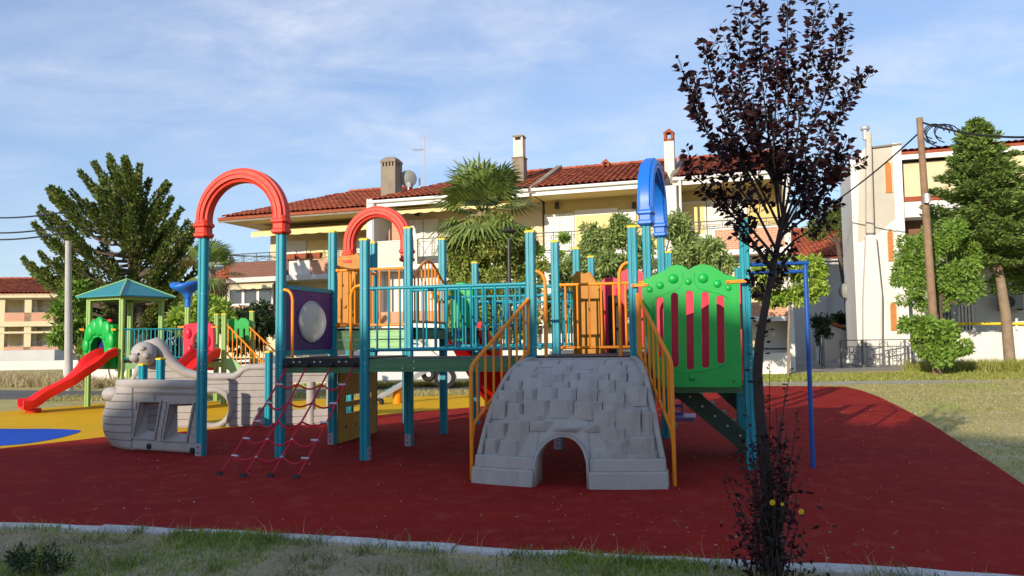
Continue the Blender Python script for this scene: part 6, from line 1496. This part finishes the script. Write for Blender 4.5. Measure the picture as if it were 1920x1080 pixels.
# ---- broad leafy trees
def tree(label, px, Y, base_px, trunk_r, blobs_px, nl, size, m, seed, bark='bark', width=.35, droop=.45, name='leafy_tree', cat='tree', sub=8, depth=.8, top=None):
    rng = np.random.default_rng(seed); g0 = at(px, 640, Y); root = empty(name, (g0.x, g0.y, 0)); O = Vector((g0.x, g0.y, 0)); tag(root, label, cat); k = Y / F_PX
    bl = []; cs = []
    for x, y, rx, ry in blobs_px:
        p = at(x, y, Y + rng.uniform(-1, 1) * rx * k * .5) - O; cs.append(p); bl += sub_blobs((p.x, p.y, p.z), (rx * k, rx * k * depth, ry * k), sub, rng, .32, .55)
    P_, d_ = blob_points(bl, nl, rng, .45)
    leaves('crown', P_, d_ * .8 + rng.normal(size=P_.shape) * .7 + np.array([0, 0, -droop]), size * rng.uniform(.6, 1.3, nl), m, root, width, rng)
    if trunk_r:
        c_ = sum(cs, Vector()) / len(cs); tz_ = min(c.z for c in cs)
        tp = Vector((c_.x * .5, 0, max(.6, tz_ * .9))); bx = at(base_px, 640, Y).x - g0.x
        MB().tube([(bx, 0, 0), (bx * .6 + tp.x * .3, 0, tp.z * .5), tp], [trunk_r, trunk_r * .85, trunk_r * .7], 9).build('trunk', M[bark], root, smooth=50)
        mb = MB()
        for c in cs: mb.tube([tp, tp.lerp(c, .5) + Vector(rng.normal(size=3) * .12), c], [trunk_r * .5, trunk_r * .3, trunk_r * .1], 6)
        mb.build('branches', M[bark], root, smooth=50)
    return root
tree('broad leafy tree with pale green drooping leaves behind the blue arch', 1200, 22.5, 1190, .12, [(1120, 450, 36, 36), (1160, 430, 36, 30), (1085, 485, 38, 34), (1140, 500, 52, 42), (1205, 470, 36, 40), (1262, 425, 32, 26), (1290, 465, 48, 40), (1335, 470, 38, 30), (1320, 515, 50, 34), (1250, 510, 40, 40), (1100, 545, 50, 45), (1180, 545, 45, 40), (1365, 500, 20, 22), (1060, 520, 34, 36), (1350, 545, 36, 34), (1290, 560, 40, 36), (1060, 580, 44, 36), (1220, 575, 44, 36)], 36000, .165, M['lf_olean'], 23, width=.32, droop=.6)
tree('young bright green tree with thin trunk behind the blue bar', 1478, 25.0, 1476, .05, [(1440, 520, 32, 26), (1480, 500, 36, 28), (1520, 500, 30, 26), (1530, 535, 24, 26), (1455, 555, 30, 22), (1500, 550, 32, 22), (1540, 515, 16, 18), (1425, 545, 16, 18)], 8000, .16, M['lf_bright'], 29, 'bark_tan', .45)
tree('round bright leafy tree in front of the tower house, around the timber pole', 1765, 26.2, 1772, .1, [(1720, 470, 40, 36), (1770, 440, 44, 40), (1810, 475, 38, 36), (1700, 510, 34, 30), (1750, 510, 50, 40), (1800, 530, 44, 36), (1720, 560, 34, 26), (1780, 565, 40, 24), (1830, 540, 20, 24), (1690, 485, 16, 18)], 21000, .145, M['lf_green'], 31, 'bark', .36)
tree('low leafy shrub spilling over the right end of the gate', 1745, 24.6, 1762, .05, [(1705, 610, 24, 16), (1735, 612, 34, 22), (1760, 635, 38, 28), (1785, 650, 30, 20), (1745, 655, 24, 18), (1770, 670, 26, 14)], 5500, .19, M['lf_green'], 37, width=.5, name='leafy_shrub', cat='shrub')
tree('pine with tufted olive crown rising behind the white house', 1575, 41, 1600, .16, [(1545, 410, 34, 22), (1580, 400, 32, 24), (1600, 390, 22, 22), (1530, 435, 24, 18), (1570, 430, 34, 18), (1592, 420, 22, 20)], 7000, .30, M['lf_cypress'], 41, width=.14, droop=.0, name='pine_tree')
tree('dark leafy trees under the cypress behind the play house', 300, 28.5, 300, .15, [(180, 600, 40, 40), (230, 590, 50, 50), (290, 585, 50, 50), (345, 590, 45, 45), (150, 620, 30, 40), (200, 640, 50, 40), (320, 640, 50, 40), (260, 640, 50, 40)], 8500, .25, M['lf_dark'], 43, name='dense_bush', cat='bush')
tree('bright green bush between the trumpet post and the red arch post', 385, 22.5, 385, .05, [(345, 590, 30, 28), (380, 575, 34, 28), (410, 590, 26, 26), (370, 615, 34, 22)], 3600, .2, M['lf_bright'], 47, name='leafy_bush', cat='bush')
tree('dark green bush below the glazed veranda', 470, 25.5, 470, .05, [(440, 605, 30, 26), (480, 590, 34, 26), (505, 610, 28, 28), (460, 635, 40, 26)], 4200, .2, M['lf_dark'], 53, name='leafy_bush', cat='bush')
tree('leafy bush with long pale leaves beside the concrete pole', 155, 25.5, 160, .05, [(110, 590, 22, 30), (140, 560, 26, 36), (115, 630, 20, 30), (150, 620, 30, 40), (175, 660, 22, 22)], 3600, .26, M['lf_green'], 59, width=.28, name='leafy_bush', cat='bush')
tree('potted dark shrub beside the yard gate', 1535, 35, 1535, .03, [(1530, 600, 14, 18), (1545, 620, 16, 16), (1552, 600, 10, 12)], 900, .2, M['lf_dark'], 61, name='leafy_shrub', cat='shrub')
tree('dark creeper heaped over the garden shed roof', 1560, 38.5, 1560, 0, [(1548, 612, 12, 20), (1575, 595, 14, 10), (1595, 598, 14, 8), (1536, 635, 8, 22)], 1200, .24, M['lf_dark'], 67, name='creeper', cat='shrub')
tree('balcony plant trailing over the iron railing of the middle house', 1012, 29.3, 1012, 0, [(1055, 445, 12, 8), (1050, 475, 10, 14), (1010, 470, 10, 10)], 500, .22, M['lf_green'], 71, name='balcony_plant', cat='plant')
# ---- spruce
sp0 = at(1855, 640, 27.5); sp = empty('spruce_tree', (sp0.x, sp0.y, 0)); tag(sp, 'tall green spruce with layered branches and bare leaning trunk', 'tree'); SO = Vector((sp0.x, sp0.y, 0)); rng = np.random.default_rng(83)
stp = [at(1893, 660, 27.5) - SO, at(1875, 520, 27.5) - SO, at(1848, 400, 27.5) - SO, at(1828, 220, 27.5) - SO]; stp[0].z = 0
MB().tube([stp[0], at(1886, 590, 27.5) - SO] + stp[1:], [.19, .17, .15, .11, .02], 10).build('trunk', M['bark_tan'], sp, smooth=50)
Pl, Dl, Sl = [], [], []; br = MB()
prof_s = [(222, 3), (250, 22), (280, 42), (320, 58), (360, 72), (400, 86), (440, 95), (480, 92), (500, 74)]
nbr = 190
for i in range(nbr):
    yy = 224 + (math.floor((i + rng.random()) / nbr * 24) + rng.normal() * .12 + .5) / 24 * 272; wpx = np.interp(yy, [p[0] for p in prof_s], [p[1] for p in prof_s]); xx = np.interp(yy, [220, 400, 520], [1828, 1850, 1880]); c_ = at(xx, yy, 27.5) - SO
    L = wpx * 27.5 / F_PX * rng.uniform(.7, 1.2) * 1.08; az = i * 2.399; e = Vector((math.cos(az), math.sin(az), rng.uniform(-.15, .12))); tipv = c_ + e * L + Vector((0, 0, .12 * L)); sag = Vector((0, 0, -.16 * L))
    pts_ = [c_, c_.lerp(tipv, .5) + sag, tipv]
    br.tube(pts_, [.03, .02, .006], 4)
    n = int(40 + 130 * L); t = rng.random(n) ** .7; A_, B_, C_ = (np.array(p) for p in pts_); t_ = t[:, None]
    cen = (1 - t_) ** 2 * A_ + 2 * t_ * (1 - t_) * B_ + t_ ** 2 * C_; sd = np.array(e.cross(Vector((0, 0, 1))).normalized())
    spread = (1 - t * .75) * L * .38 * rng.uniform(-1, 1, n); P_ = cen + sd * spread[:, None] + rng.normal(size=(n, 3)) * .05
    D_ = np.array(e) * 1.0 + sd * np.sign(spread)[:, None] * .7 + rng.normal(size=(n, 3)) * .35 + np.array([0, 0, .15])
    Pl.append(P_); Dl.append(D_); Sl.append(rng.uniform(.10, .22, n))
br.build('branches', M['bark'], sp); leaves('crown', np.concatenate(Pl), np.concatenate(Dl), np.concatenate(Sl), M['lf_spruce'], sp, .38, rng)
# second spruce at the frame edge
sq0 = at(1945, 640, 29); sq = empty('spruce_tree', (sq0.x, sq0.y, 0)); tag(sq, 'smaller spruce at the right edge of the picture behind the tall one', 'tree'); rng = np.random.default_rng(89)
MB().tube([(0, 0, 0), (0, 0, 6.5)], [.18, .03], 8).build('trunk', M['bark'], sq, smooth=50)
Pl, Dl, Sl = [], [], []
for i in range(110):
    z = 2.8 + 4.2 * (i + rng.random()) / 110; L = (7.2 - z) * .36 * rng.uniform(.75, 1.1) + .1; az = i * 2.399; e = np.array([math.cos(az), math.sin(az), .05]); n = int(30 + 90 * L); t = rng.random(n) ** .7; sd = np.array([-e[1], e[0], 0])
    spread = (1 - t * .75) * L * .38 * rng.uniform(-1, 1, n); P_ = np.array([0, 0, z]) + e * L * t[:, None] + sd * spread[:, None] + rng.normal(size=(n, 3)) * .05; Pl.append(P_); Dl.append(e + sd * np.sign(spread)[:, None] * .7 + rng.normal(size=(n, 3)) * .35); Sl.append(rng.uniform(.1, .22, n))
leaves('crown', np.concatenate(Pl), np.concatenate(Dl), np.concatenate(Sl), M['lf_spruce'], sq, .38, rng)

# ---- purple-leaved plum in the foreground
PY = 4.55
pb_ = at(1446, 1070, PY); plum = empty('purple_plum_tree', (pb_.x, PY, 0)); tag(plum, 'slender purple-leaved plum tree with dark trunk in the foreground', 'tree'); PO = Vector((pb_.x, PY, 0)); rng = np.random.default_rng(97)
def pp_(x, y, dy=0.0): return at(x, y, PY + dy) - PO
tpx = [(1446, 1072), (1441, 960), (1434, 860), (1424, 770), (1420, 700), (1424, 640), (1434, 580), (1446, 520), (1456, 470), (1464, 430)]
tpts = [pp_(x, y) for x, y in tpx]; tpts[0].z = 0
MB().tube(tpts, [.042, .036, .033, .031, .029, .026, .022, .019, .017, .015], 12).build('trunk', M['bark_dark'], plum, smooth=50)
branches = [[(1464, 430), (1455, 360), (1440, 250), (1425, 120), (1430, -110)], [(1460, 450), (1480, 360), (1500, 220), (1520, 90), (1542, -90)], [(1456, 470), (1420, 400), (1370, 330), (1310, 220), (1272, 110)], [(1440, 400), (1390, 300), (1340, 180), (1318, 75)], [(1462, 440), (1500, 370), (1550, 270), (1590, 190), (1612, 150)], [(1470, 430), (1530, 360), (1560, 330), (1588, 260)], [(1452, 480), (1400, 420), (1350, 370), (1300, 330), (1285, 310)], [(1446, 500), (1380, 410), (1340, 380), (1310, 350)], [(1466, 420), (1475, 300), (1478, 180), (1476, -20)], [(1450, 330), (1410, 250), (1385, 150), (1390, 10)], [(1462, 445), (1520, 400), (1560, 350), (1600, 280)], [(1490, 300), (1540, 200), (1565, 120), (1568, 60)], [(1455, 350), (1430, 300), (1400, 230), (1365, 170)], [(1470, 420), (1450, 300), (1455, 180), (1448, 90)], [(1458, 460), (1490, 400), (1530, 380), (1560, 390)], [(1452, 490), (1490, 450), (1525, 430), (1550, 415)], [(1448, 510), (1420, 470), (1395, 455), (1375, 440)], [(1440, 550), (1452, 530), (1460, 515), (1466, 500)], [(1438, 570), (1425, 550), (1416, 540), (1408, 534)], [(1464, 430), (1425, 350), (1395, 300), (1370, 260)], [(1470, 420), (1500, 340), (1530, 300), (1575, 300)]]
bm_ = MB(); Pl, Dl, Sl = [], [], []
def leafy_shoot(path, spacing, f0, size):
    """leaves set singly along a shoot, spiralling round it and arching outwards"""
    seg = np.linalg.norm(np.diff(path, axis=0), axis=1); cum = np.concatenate([[0], np.cumsum(seg)]); tot = cum[-1]
    n = max(2, int(tot * (1 - f0) / spacing)); q = tot * (f0 + (1 - f0) * (np.arange(n) + rng.random(n)) / n)
    i = np.clip(np.searchsorted(cum, q) - 1, 0, len(path) - 2); t = ((q - cum[i]) / np.maximum(seg[i], 1e-6))[:, None]
    o_ = path[i] * (1 - t) + path[i + 1] * t; d = path[i + 1] - path[i]; d = d / np.linalg.norm(d, axis=1, keepdims=True)
    rr = rng.normal(size=(n, 3)); lat = rr - d * (rr * d).sum(1, keepdims=True); lat /= np.linalg.norm(lat, axis=1, keepdims=True)
    dr = lat * 1.0 + d * rng.uniform(.1, .7, n)[:, None] + np.array([0, 0, -.12])
    Pl.append(o_ + lat * .008); Dl.append(dr); Sl.append(size * rng.uniform(.65, 1.15, n))
for bi, bpx in enumerate(branches):
    dz_ = rng.uniform(-.30, .30); pts = [pp_(x, y, dz_ * i / (len(bpx) - 1)) for i, (x, y) in enumerate(bpx)]
    bm_.tube(pts, [.009 - .0072 * i / (len(pts) - 1) for i in range(len(pts))], 6)
    path = np.array([tuple(p) for p in pts]); low = bpx[-1][1] > 400
    leafy_shoot(path, .0080 if not low else .011, .22, .054)
    for k in range(11 if bpx[-1][1] < 200 else 5 if not low else 3):
        f = rng.uniform(.22, .92); i = f * (len(path) - 1); i0 = min(int(i), len(path) - 2); o_ = path[i0] + (path[i0 + 1] - path[i0]) * (i - i0); d = path[i0 + 1] - path[i0]; d = d / np.linalg.norm(d)
        w_ = d * .55 + rng.normal(size=3) * [.42, .42, .15] + np.array([0, 0, .45]); w_ /= np.linalg.norm(w_); L = rng.uniform(.12, .38) * (1.1 - .55 * f)
        mid_ = o_ + w_ * L * .5 + rng.normal(size=3) * .012; e_ = o_ + w_ * L + np.array([0, 0, .04 * L])
        sub_ = np.array([o_, mid_, e_]); bm_.tube([Vector(p) for p in sub_], [.0034, .0024, .0010], 4); leafy_shoot(sub_, .0090, .10, .050)
bm_.build('branches', M['bark_dark'], plum, smooth=50)
leaves('crown', np.concatenate(Pl), np.concatenate(Dl), np.concatenate(Sl), M['lf_plum'], plum, .58, rng, .35)
# trunk spurs and scattered trunk leaves
n = 90; f = rng.uniform(.1, .95, n) * (len(tpts) - 1); i0 = np.minimum(f.astype(int), len(tpts) - 2); T = np.array([tuple(p) for p in tpts]); Pt = T[i0] + (T[i0 + 1] - T[i0]) * (f - i0)[:, None]; dd = unit(n, rng); dd[:, 2] = abs(dd[:, 2]) * .4
leaves('trunk_leaves', Pt + dd * .04, dd, rng.uniform(.03, .05, n), M['lf_plum'], plum, .5, rng)
# ---- suckers at its foot
su = empty('plum_suckers', (pb_.x, PY - .05, 0)); tag(su, 'thicket of thin dark purple shoots around the plum trunk', 'shrub'); SU = Vector((pb_.x, PY - .05, 0)); mb = MB(); Pl, Dl, Sl = [], [], []
shoots = [(1482, 690), (1470, 730), (1495, 760), (1410, 690), (1440, 680), (1462, 790), (1478, 800), (1375, 790), (1395, 740), (1360, 860), (1385, 850), (1500, 840), (1488, 880), (1420, 790), (1450, 760), (1405, 880), (1430, 860), (1470, 870), (1380, 920), (1505, 900), (1455, 900), (1415, 930), (1440, 920), (1480, 940), (1350, 900), (1390, 960), (1500, 960), (1445, 820), (1425, 850), (1460, 850)]
for i, (x, y) in enumerate(shoots):
    e = at(x + rng.normal() * 3, y, PY - .05 + rng.uniform(-.18, .18)) - SU; b = Vector((rng.normal() * .05, rng.normal() * .05, .0)); m_ = b.lerp(e, .5) + Vector((rng.normal() * .02, rng.normal() * .02, 0)); mb.tube([b, m_, e], [.006, .0045, .0015], 5)
    n = int(16 + 26 * e.z); t = rng.uniform(.08, 1, n)[:, None]; b_, m2, e_ = np.array(b), np.array(m_), np.array(e); Pl.append((1 - t) ** 2 * b_ + 2 * t * (1 - t) * (2 * m2 - (b_ + e_) / 2) + t ** 2 * e_); d = unit(n, rng); d[:, 2] = abs(d[:, 2]) * .5; Dl.append(d); Sl.append(rng.uniform(.02, .05, n) * (1.25 - .6 * t[:, 0]))
n = 650; zz = rng.random(n) ** 1.5 * .80; Pl.append(np.stack([rng.normal(size=n) * (.12 - .07 * zz), rng.normal(size=n) * .08, zz], 1)); Dl.append(unit(n, rng)); Sl.append(rng.uniform(.03, .055, n))
mb.build('shoots', M['bark_dark'], su); leaves('foliage', np.concatenate(Pl), np.concatenate(Dl), np.concatenate(Sl), M['lf_plum'], su, .5, rng)
# yellow flowers beside it
for i, (x, y, lab) in enumerate(((1448, 942, 'larger yellow wild flower left of the pair by the plum trunk'), (1466, 945, 'small yellow wild flower in the middle by the plum trunk'), (1502, 959, 'yellow wild flower on the right, in front of the red surface'))):
    p = at(x, y, PY - .25); fl_ = empty('yellow_flower', (p.x, p.y, 0)); tag(fl_, lab, 'flower', 'yellow flowers by the plum'); r_ = .0145 if i != 1 else .009
    MB().tube([(-.02, .02, 0), (0, .0, p.z * .6), (0, 0, p.z)], .0014, 5).build('stem', M['lf_dark'], fl_)
    for k in range(8):
        a = 2 * math.pi * k / 8; MB().add([(0, -.004, p.z), (r_ * math.cos(a - .3), -.006, p.z + r_ * math.sin(a - .3)), (r_ * 1.15 * math.cos(a), -.002, p.z + r_ * 1.15 * math.sin(a)), (r_ * math.cos(a + .3), -.006, p.z + r_ * math.sin(a + .3))], [(0, 1, 2, 3)]).build('petal', M['petal'], fl_)
    MB().ball((0, -.006, p.z), r_ * .35, .004, r_ * .35, 8, 5).build('flower_head', M['orange'], fl_)

# ---- grass
def blades(name, P, h, w, m, rng, lean=.5, label=None, cat='grass'):
    n = len(P); h = np.broadcast_to(h, (n,)); a = rng.random(n) * 2 * np.pi; s = np.stack([np.cos(a), np.sin(a), np.zeros(n)], 1) * w * .5; t = rng.normal(size=(n, 3)) * lean; t[:, 2] = 1; t /= np.linalg.norm(t, axis=1, keepdims=True)
    bend = rng.normal(size=(n, 3)) * .25; bend[:, 2] = -.1
    mid = P + t * h[:, None] * .55; tip = P + t * h[:, None] + bend * h[:, None]
    V = np.stack([P - s, P + s, mid + s * .7, mid - s * .7, tip], 1).reshape(-1, 3); i = np.arange(n)[:, None] * 5
    Fc = np.concatenate([i + [0, 1, 2], i + [0, 2, 3], i + [3, 2, 4]], 1).reshape(-1, 3)
    o = obj(name, fast_mesh(name, V, Fc, m, 3)); o['kind'] = 'stuff'; o['label'] = label; o['category'] = cat; return o
rng = np.random.default_rng(101)
def soil_pts(n, edge=0.0):
    x = rng.uniform(-4.6, 3.6, n); yk = np.interp(x, [p[0] for p in KERB], [p[1] for p in KERB]) - .13; y = yk - rng.random(n) ** (1.0 if not edge else 2.5) * (2.2 if not edge else edge); k = (np.sin(2.3 * x + .7) + np.sin(5.1 * x + 2.2 * y) + np.sin(3.3 * y - 1.7 * x) + rng.normal(size=n) * .6)
    z = .010 * np.sin(3.1 * x + 1.3 * y) + .006 * np.sin(7.3 * x - 4.1 * y) + .018
    return np.stack([x, y, z], 1), k
P_, k_ = soil_pts(72000); g_ = k_ > .35
blades('grass_strip', P_[g_], rng.uniform(.02, .065, g_.sum()), .006, M['gr_green'], rng, .7, 'short green grass tufts on the strip before the kerb')
blades('dry_grass_strip', P_[~g_], rng.uniform(.015, .045, (~g_).sum()), .005, M['gr_dry'], rng, 1.2, 'flattened straw-coloured grass on the near strip')
P_, k_ = soil_pts(9000, .35); g_ = k_ > .6; blades('kerb_weeds', P_[g_], rng.uniform(.03, .10, g_.sum()), .007, M['gr_green'], rng, .6, 'taller green weeds growing along the kerb')
# denser clumps hugging the kerb
nc_ = 85; cx2 = rng.uniform(-4.4, 3.4, nc_); cy2 = np.interp(cx2, [p[0] for p in KERB], [p[1] for p in KERB]) - .14 - rng.random(nc_) ** 2.2 * 1.3; per = 70
Pc = np.repeat(np.stack([cx2, cy2, np.full(nc_, .015)], 1), per, 0) + np.concatenate([rng.normal(size=(nc_ * per, 2)) * np.repeat(rng.uniform(.03, .10, nc_), per)[:, None], np.zeros((nc_ * per, 1))], 1)
blades('grass_clumps', Pc, rng.uniform(.03, .11, nc_ * per) * np.repeat(rng.uniform(.6, 1.3, nc_), per), .006, M['gr_dark'], rng, .75, 'darker grass clumps crowding the kerb edge')
# tall seeding stems
sx = rng.uniform(-3.6, 2.6, 46); sy = np.interp(sx, [p[0] for p in KERB], [p[1] for p in KERB]) - rng.uniform(.1, .5, 46)
Ps = np.stack([sx, sy, np.zeros(46)], 1); blades('seed_stems', np.repeat(Ps, 3, 0) + rng.normal(size=(138, 3)) * [.02, .02, 0], rng.uniform(.12, .26, 138), .004, M['gr_dry'], rng, .35, 'thin dry seed stems standing up along the kerb')
# dark shrub at the lower left corner
shb = empty('corner_shrub', (*at(90, 640, 4.75)[:2], 0)); tag(shb, 'dark green weed clump at the lower left corner', 'shrub'); bl = sub_blobs((0, 0, .10), (.20, .16, .09), 12, rng, .4, .6); Pq, dq = blob_points(bl, 1100, rng, .3); Pq[:, 2] = abs(Pq[:, 2])
leaves('foliage', Pq, dq + rng.normal(size=Pq.shape) * .6 + np.array([0, 0, .3]), rng.uniform(.02, .045, 1100), M['lf_dark'], shb, .25, rng)
mb = MB()
for _ in range(12): e = Vector((rng.normal() * .14, rng.normal() * .1, rng.uniform(.12, .26))); mb.tube([(e.x * .2, e.y * .2, 0), e], [.004, .0015], 4)
mb.build('stems', M['gr_green'], shb)
# right lawn
def lawn_pts(n, X, Yr, power=1.0):
    x = rng.uniform(*X, n); y = Yr[0] + rng.random(n) ** power * (Yr[1] - Yr[0]); return x, y
from mathutils import geometry as mg
RX = np.array([p for p in RED]); 
def in_poly(x, y, poly):
    c = np.zeros(len(x), bool); m_ = len(poly)
    for i in range(m_):
        x0, y0 = poly[i]; x1, y1 = poly[(i + 1) % m_]; t = ((y0 > y) != (y1 > y)); xi = (x1 - x0) * (y - y0) / (y1 - y0 + 1e-12) + x0; c ^= t & (x < xi)
    return c
x, y = lawn_pts(120000, (3.5, 20), (5.5, 27), 1.25); keep = ~in_poly(x, y, RED) & (x < y * .72 + .6) & ~((y > 20.8) & (y < 22.7) & (rng.random(len(x)) < .8) & (x < 13)); x, y = x[keep], y[keep]
k_ = np.sin(.9 * x + .5 * y) + np.sin(1.7 * x - 1.3 * y + 1) + rng.normal(size=len(x)) * .9; g_ = k_ > 1.7; Pz = np.stack([x, y, np.zeros(len(x))], 1); ww = .006 + .0006 * y
blades('lawn', Pz[~g_], rng.uniform(.015, .04, (~g_).sum()) * (1 + .02 * y[~g_]), ww[~g_][:, None], M['gr_mix'], rng, 1.0, 'short half-dry lawn right of the red surface')
blades('lawn_tufts', Pz[g_], rng.uniform(.02, .055, g_.sum()) * (1 + .02 * y[g_]), ww[g_][:, None], M['gr_green'], rng, .8, 'greener tufts scattered over the lawn')
x = rng.uniform(3.5, 18, 16000); y = rng.uniform(22.6, 26.5, 16000); blades('far_grass', np.stack([x, y, 0 * x], 1), rng.uniform(.05, .14, 16000), .028, M['gr_weed'], rng, .7, 'band of brighter grass before the gate and walls')
x = rng.uniform(14.2, 21, 9000); y = 26.4 + rng.uniform(-.2, 1.9, 9000) - (x - 14) * .2; blades('roadside_weeds', np.stack([x, y, 0 * x], 1), rng.uniform(.15, .62, 9000), .03, M['gr_weed'], rng, .35, 'tall green weeds in front of the white garden wall')
x = rng.uniform(-12, .5, 9000); y = rng.uniform(18.9, 20.9, 9000); blades('verge_grass', np.stack([x, y, 0 * x], 1), rng.uniform(.03, .12, 9000), .02, M['gr_mix'], rng, .7, 'thin grass verge between the yellow surface and the street')
x = rng.uniform(-22, -11.5, 12000); y = 24 + rng.uniform(0, 4.5, 12000) + (-12 - x) * .35; blades('dry_bank', np.stack([x, y, 0 * x], 1), rng.uniform(.15, .55, 12000), .03, M['gr_dry'], rng, .7, 'tall dry grass bank on the far side of the street')
x = rng.uniform(-11, 1, 7000); y = rng.uniform(23.0, 24.6, 7000); blades('far_verge', np.stack([x, y, 0 * x], 1), rng.uniform(.04, .16, 7000), .025, M['gr_weed'], rng, .7, 'grass verge beyond the street')
# litter and dry petals lying on the red surface
n = 520; x = rng.uniform(-5, 7, n); y = rng.uniform(4.8, 14, n); keep = in_poly(x, y, RED); x, y = x[keep], y[keep]; n = len(x)
lit = leaves('fallen_petals', np.stack([x, y, np.full(n, .021)], 1), np.concatenate([rng.normal(size=(n, 2)), np.full((n, 1), .15)], 1), rng.uniform(.006, .022, n), mat('dry_petal', (0.55, 0.48, 0.40), 0.8, 0.2, 30), None, .6, rng); lit['kind'] = 'stuff'; lit['label'] = 'pale fallen petals and bits strewn over the red surface'; lit['category'] = 'litter'

n = 260; x = np.concatenate([rng.normal(1.4, .9, n // 2), rng.uniform(-4.5, 5, n // 2)]); y = np.concatenate([rng.normal(5.4, .5, n // 2), rng.uniform(4.9, 12, n // 2)]); keep = in_poly(x, y, RED); x, y = x[keep], y[keep]; n = len(x)
dl = leaves('fallen_leaves', np.stack([x, y, np.full(n, .022)], 1), np.concatenate([rng.normal(size=(n, 2)), np.full((n, 1), .12)], 1), rng.uniform(.015, .035, n), M['lf_dry'], None, .5, rng); dl['kind'] = 'stuff'; dl['label'] = 'small brown fallen leaves scattered on the red surface'; dl['category'] = 'litter'
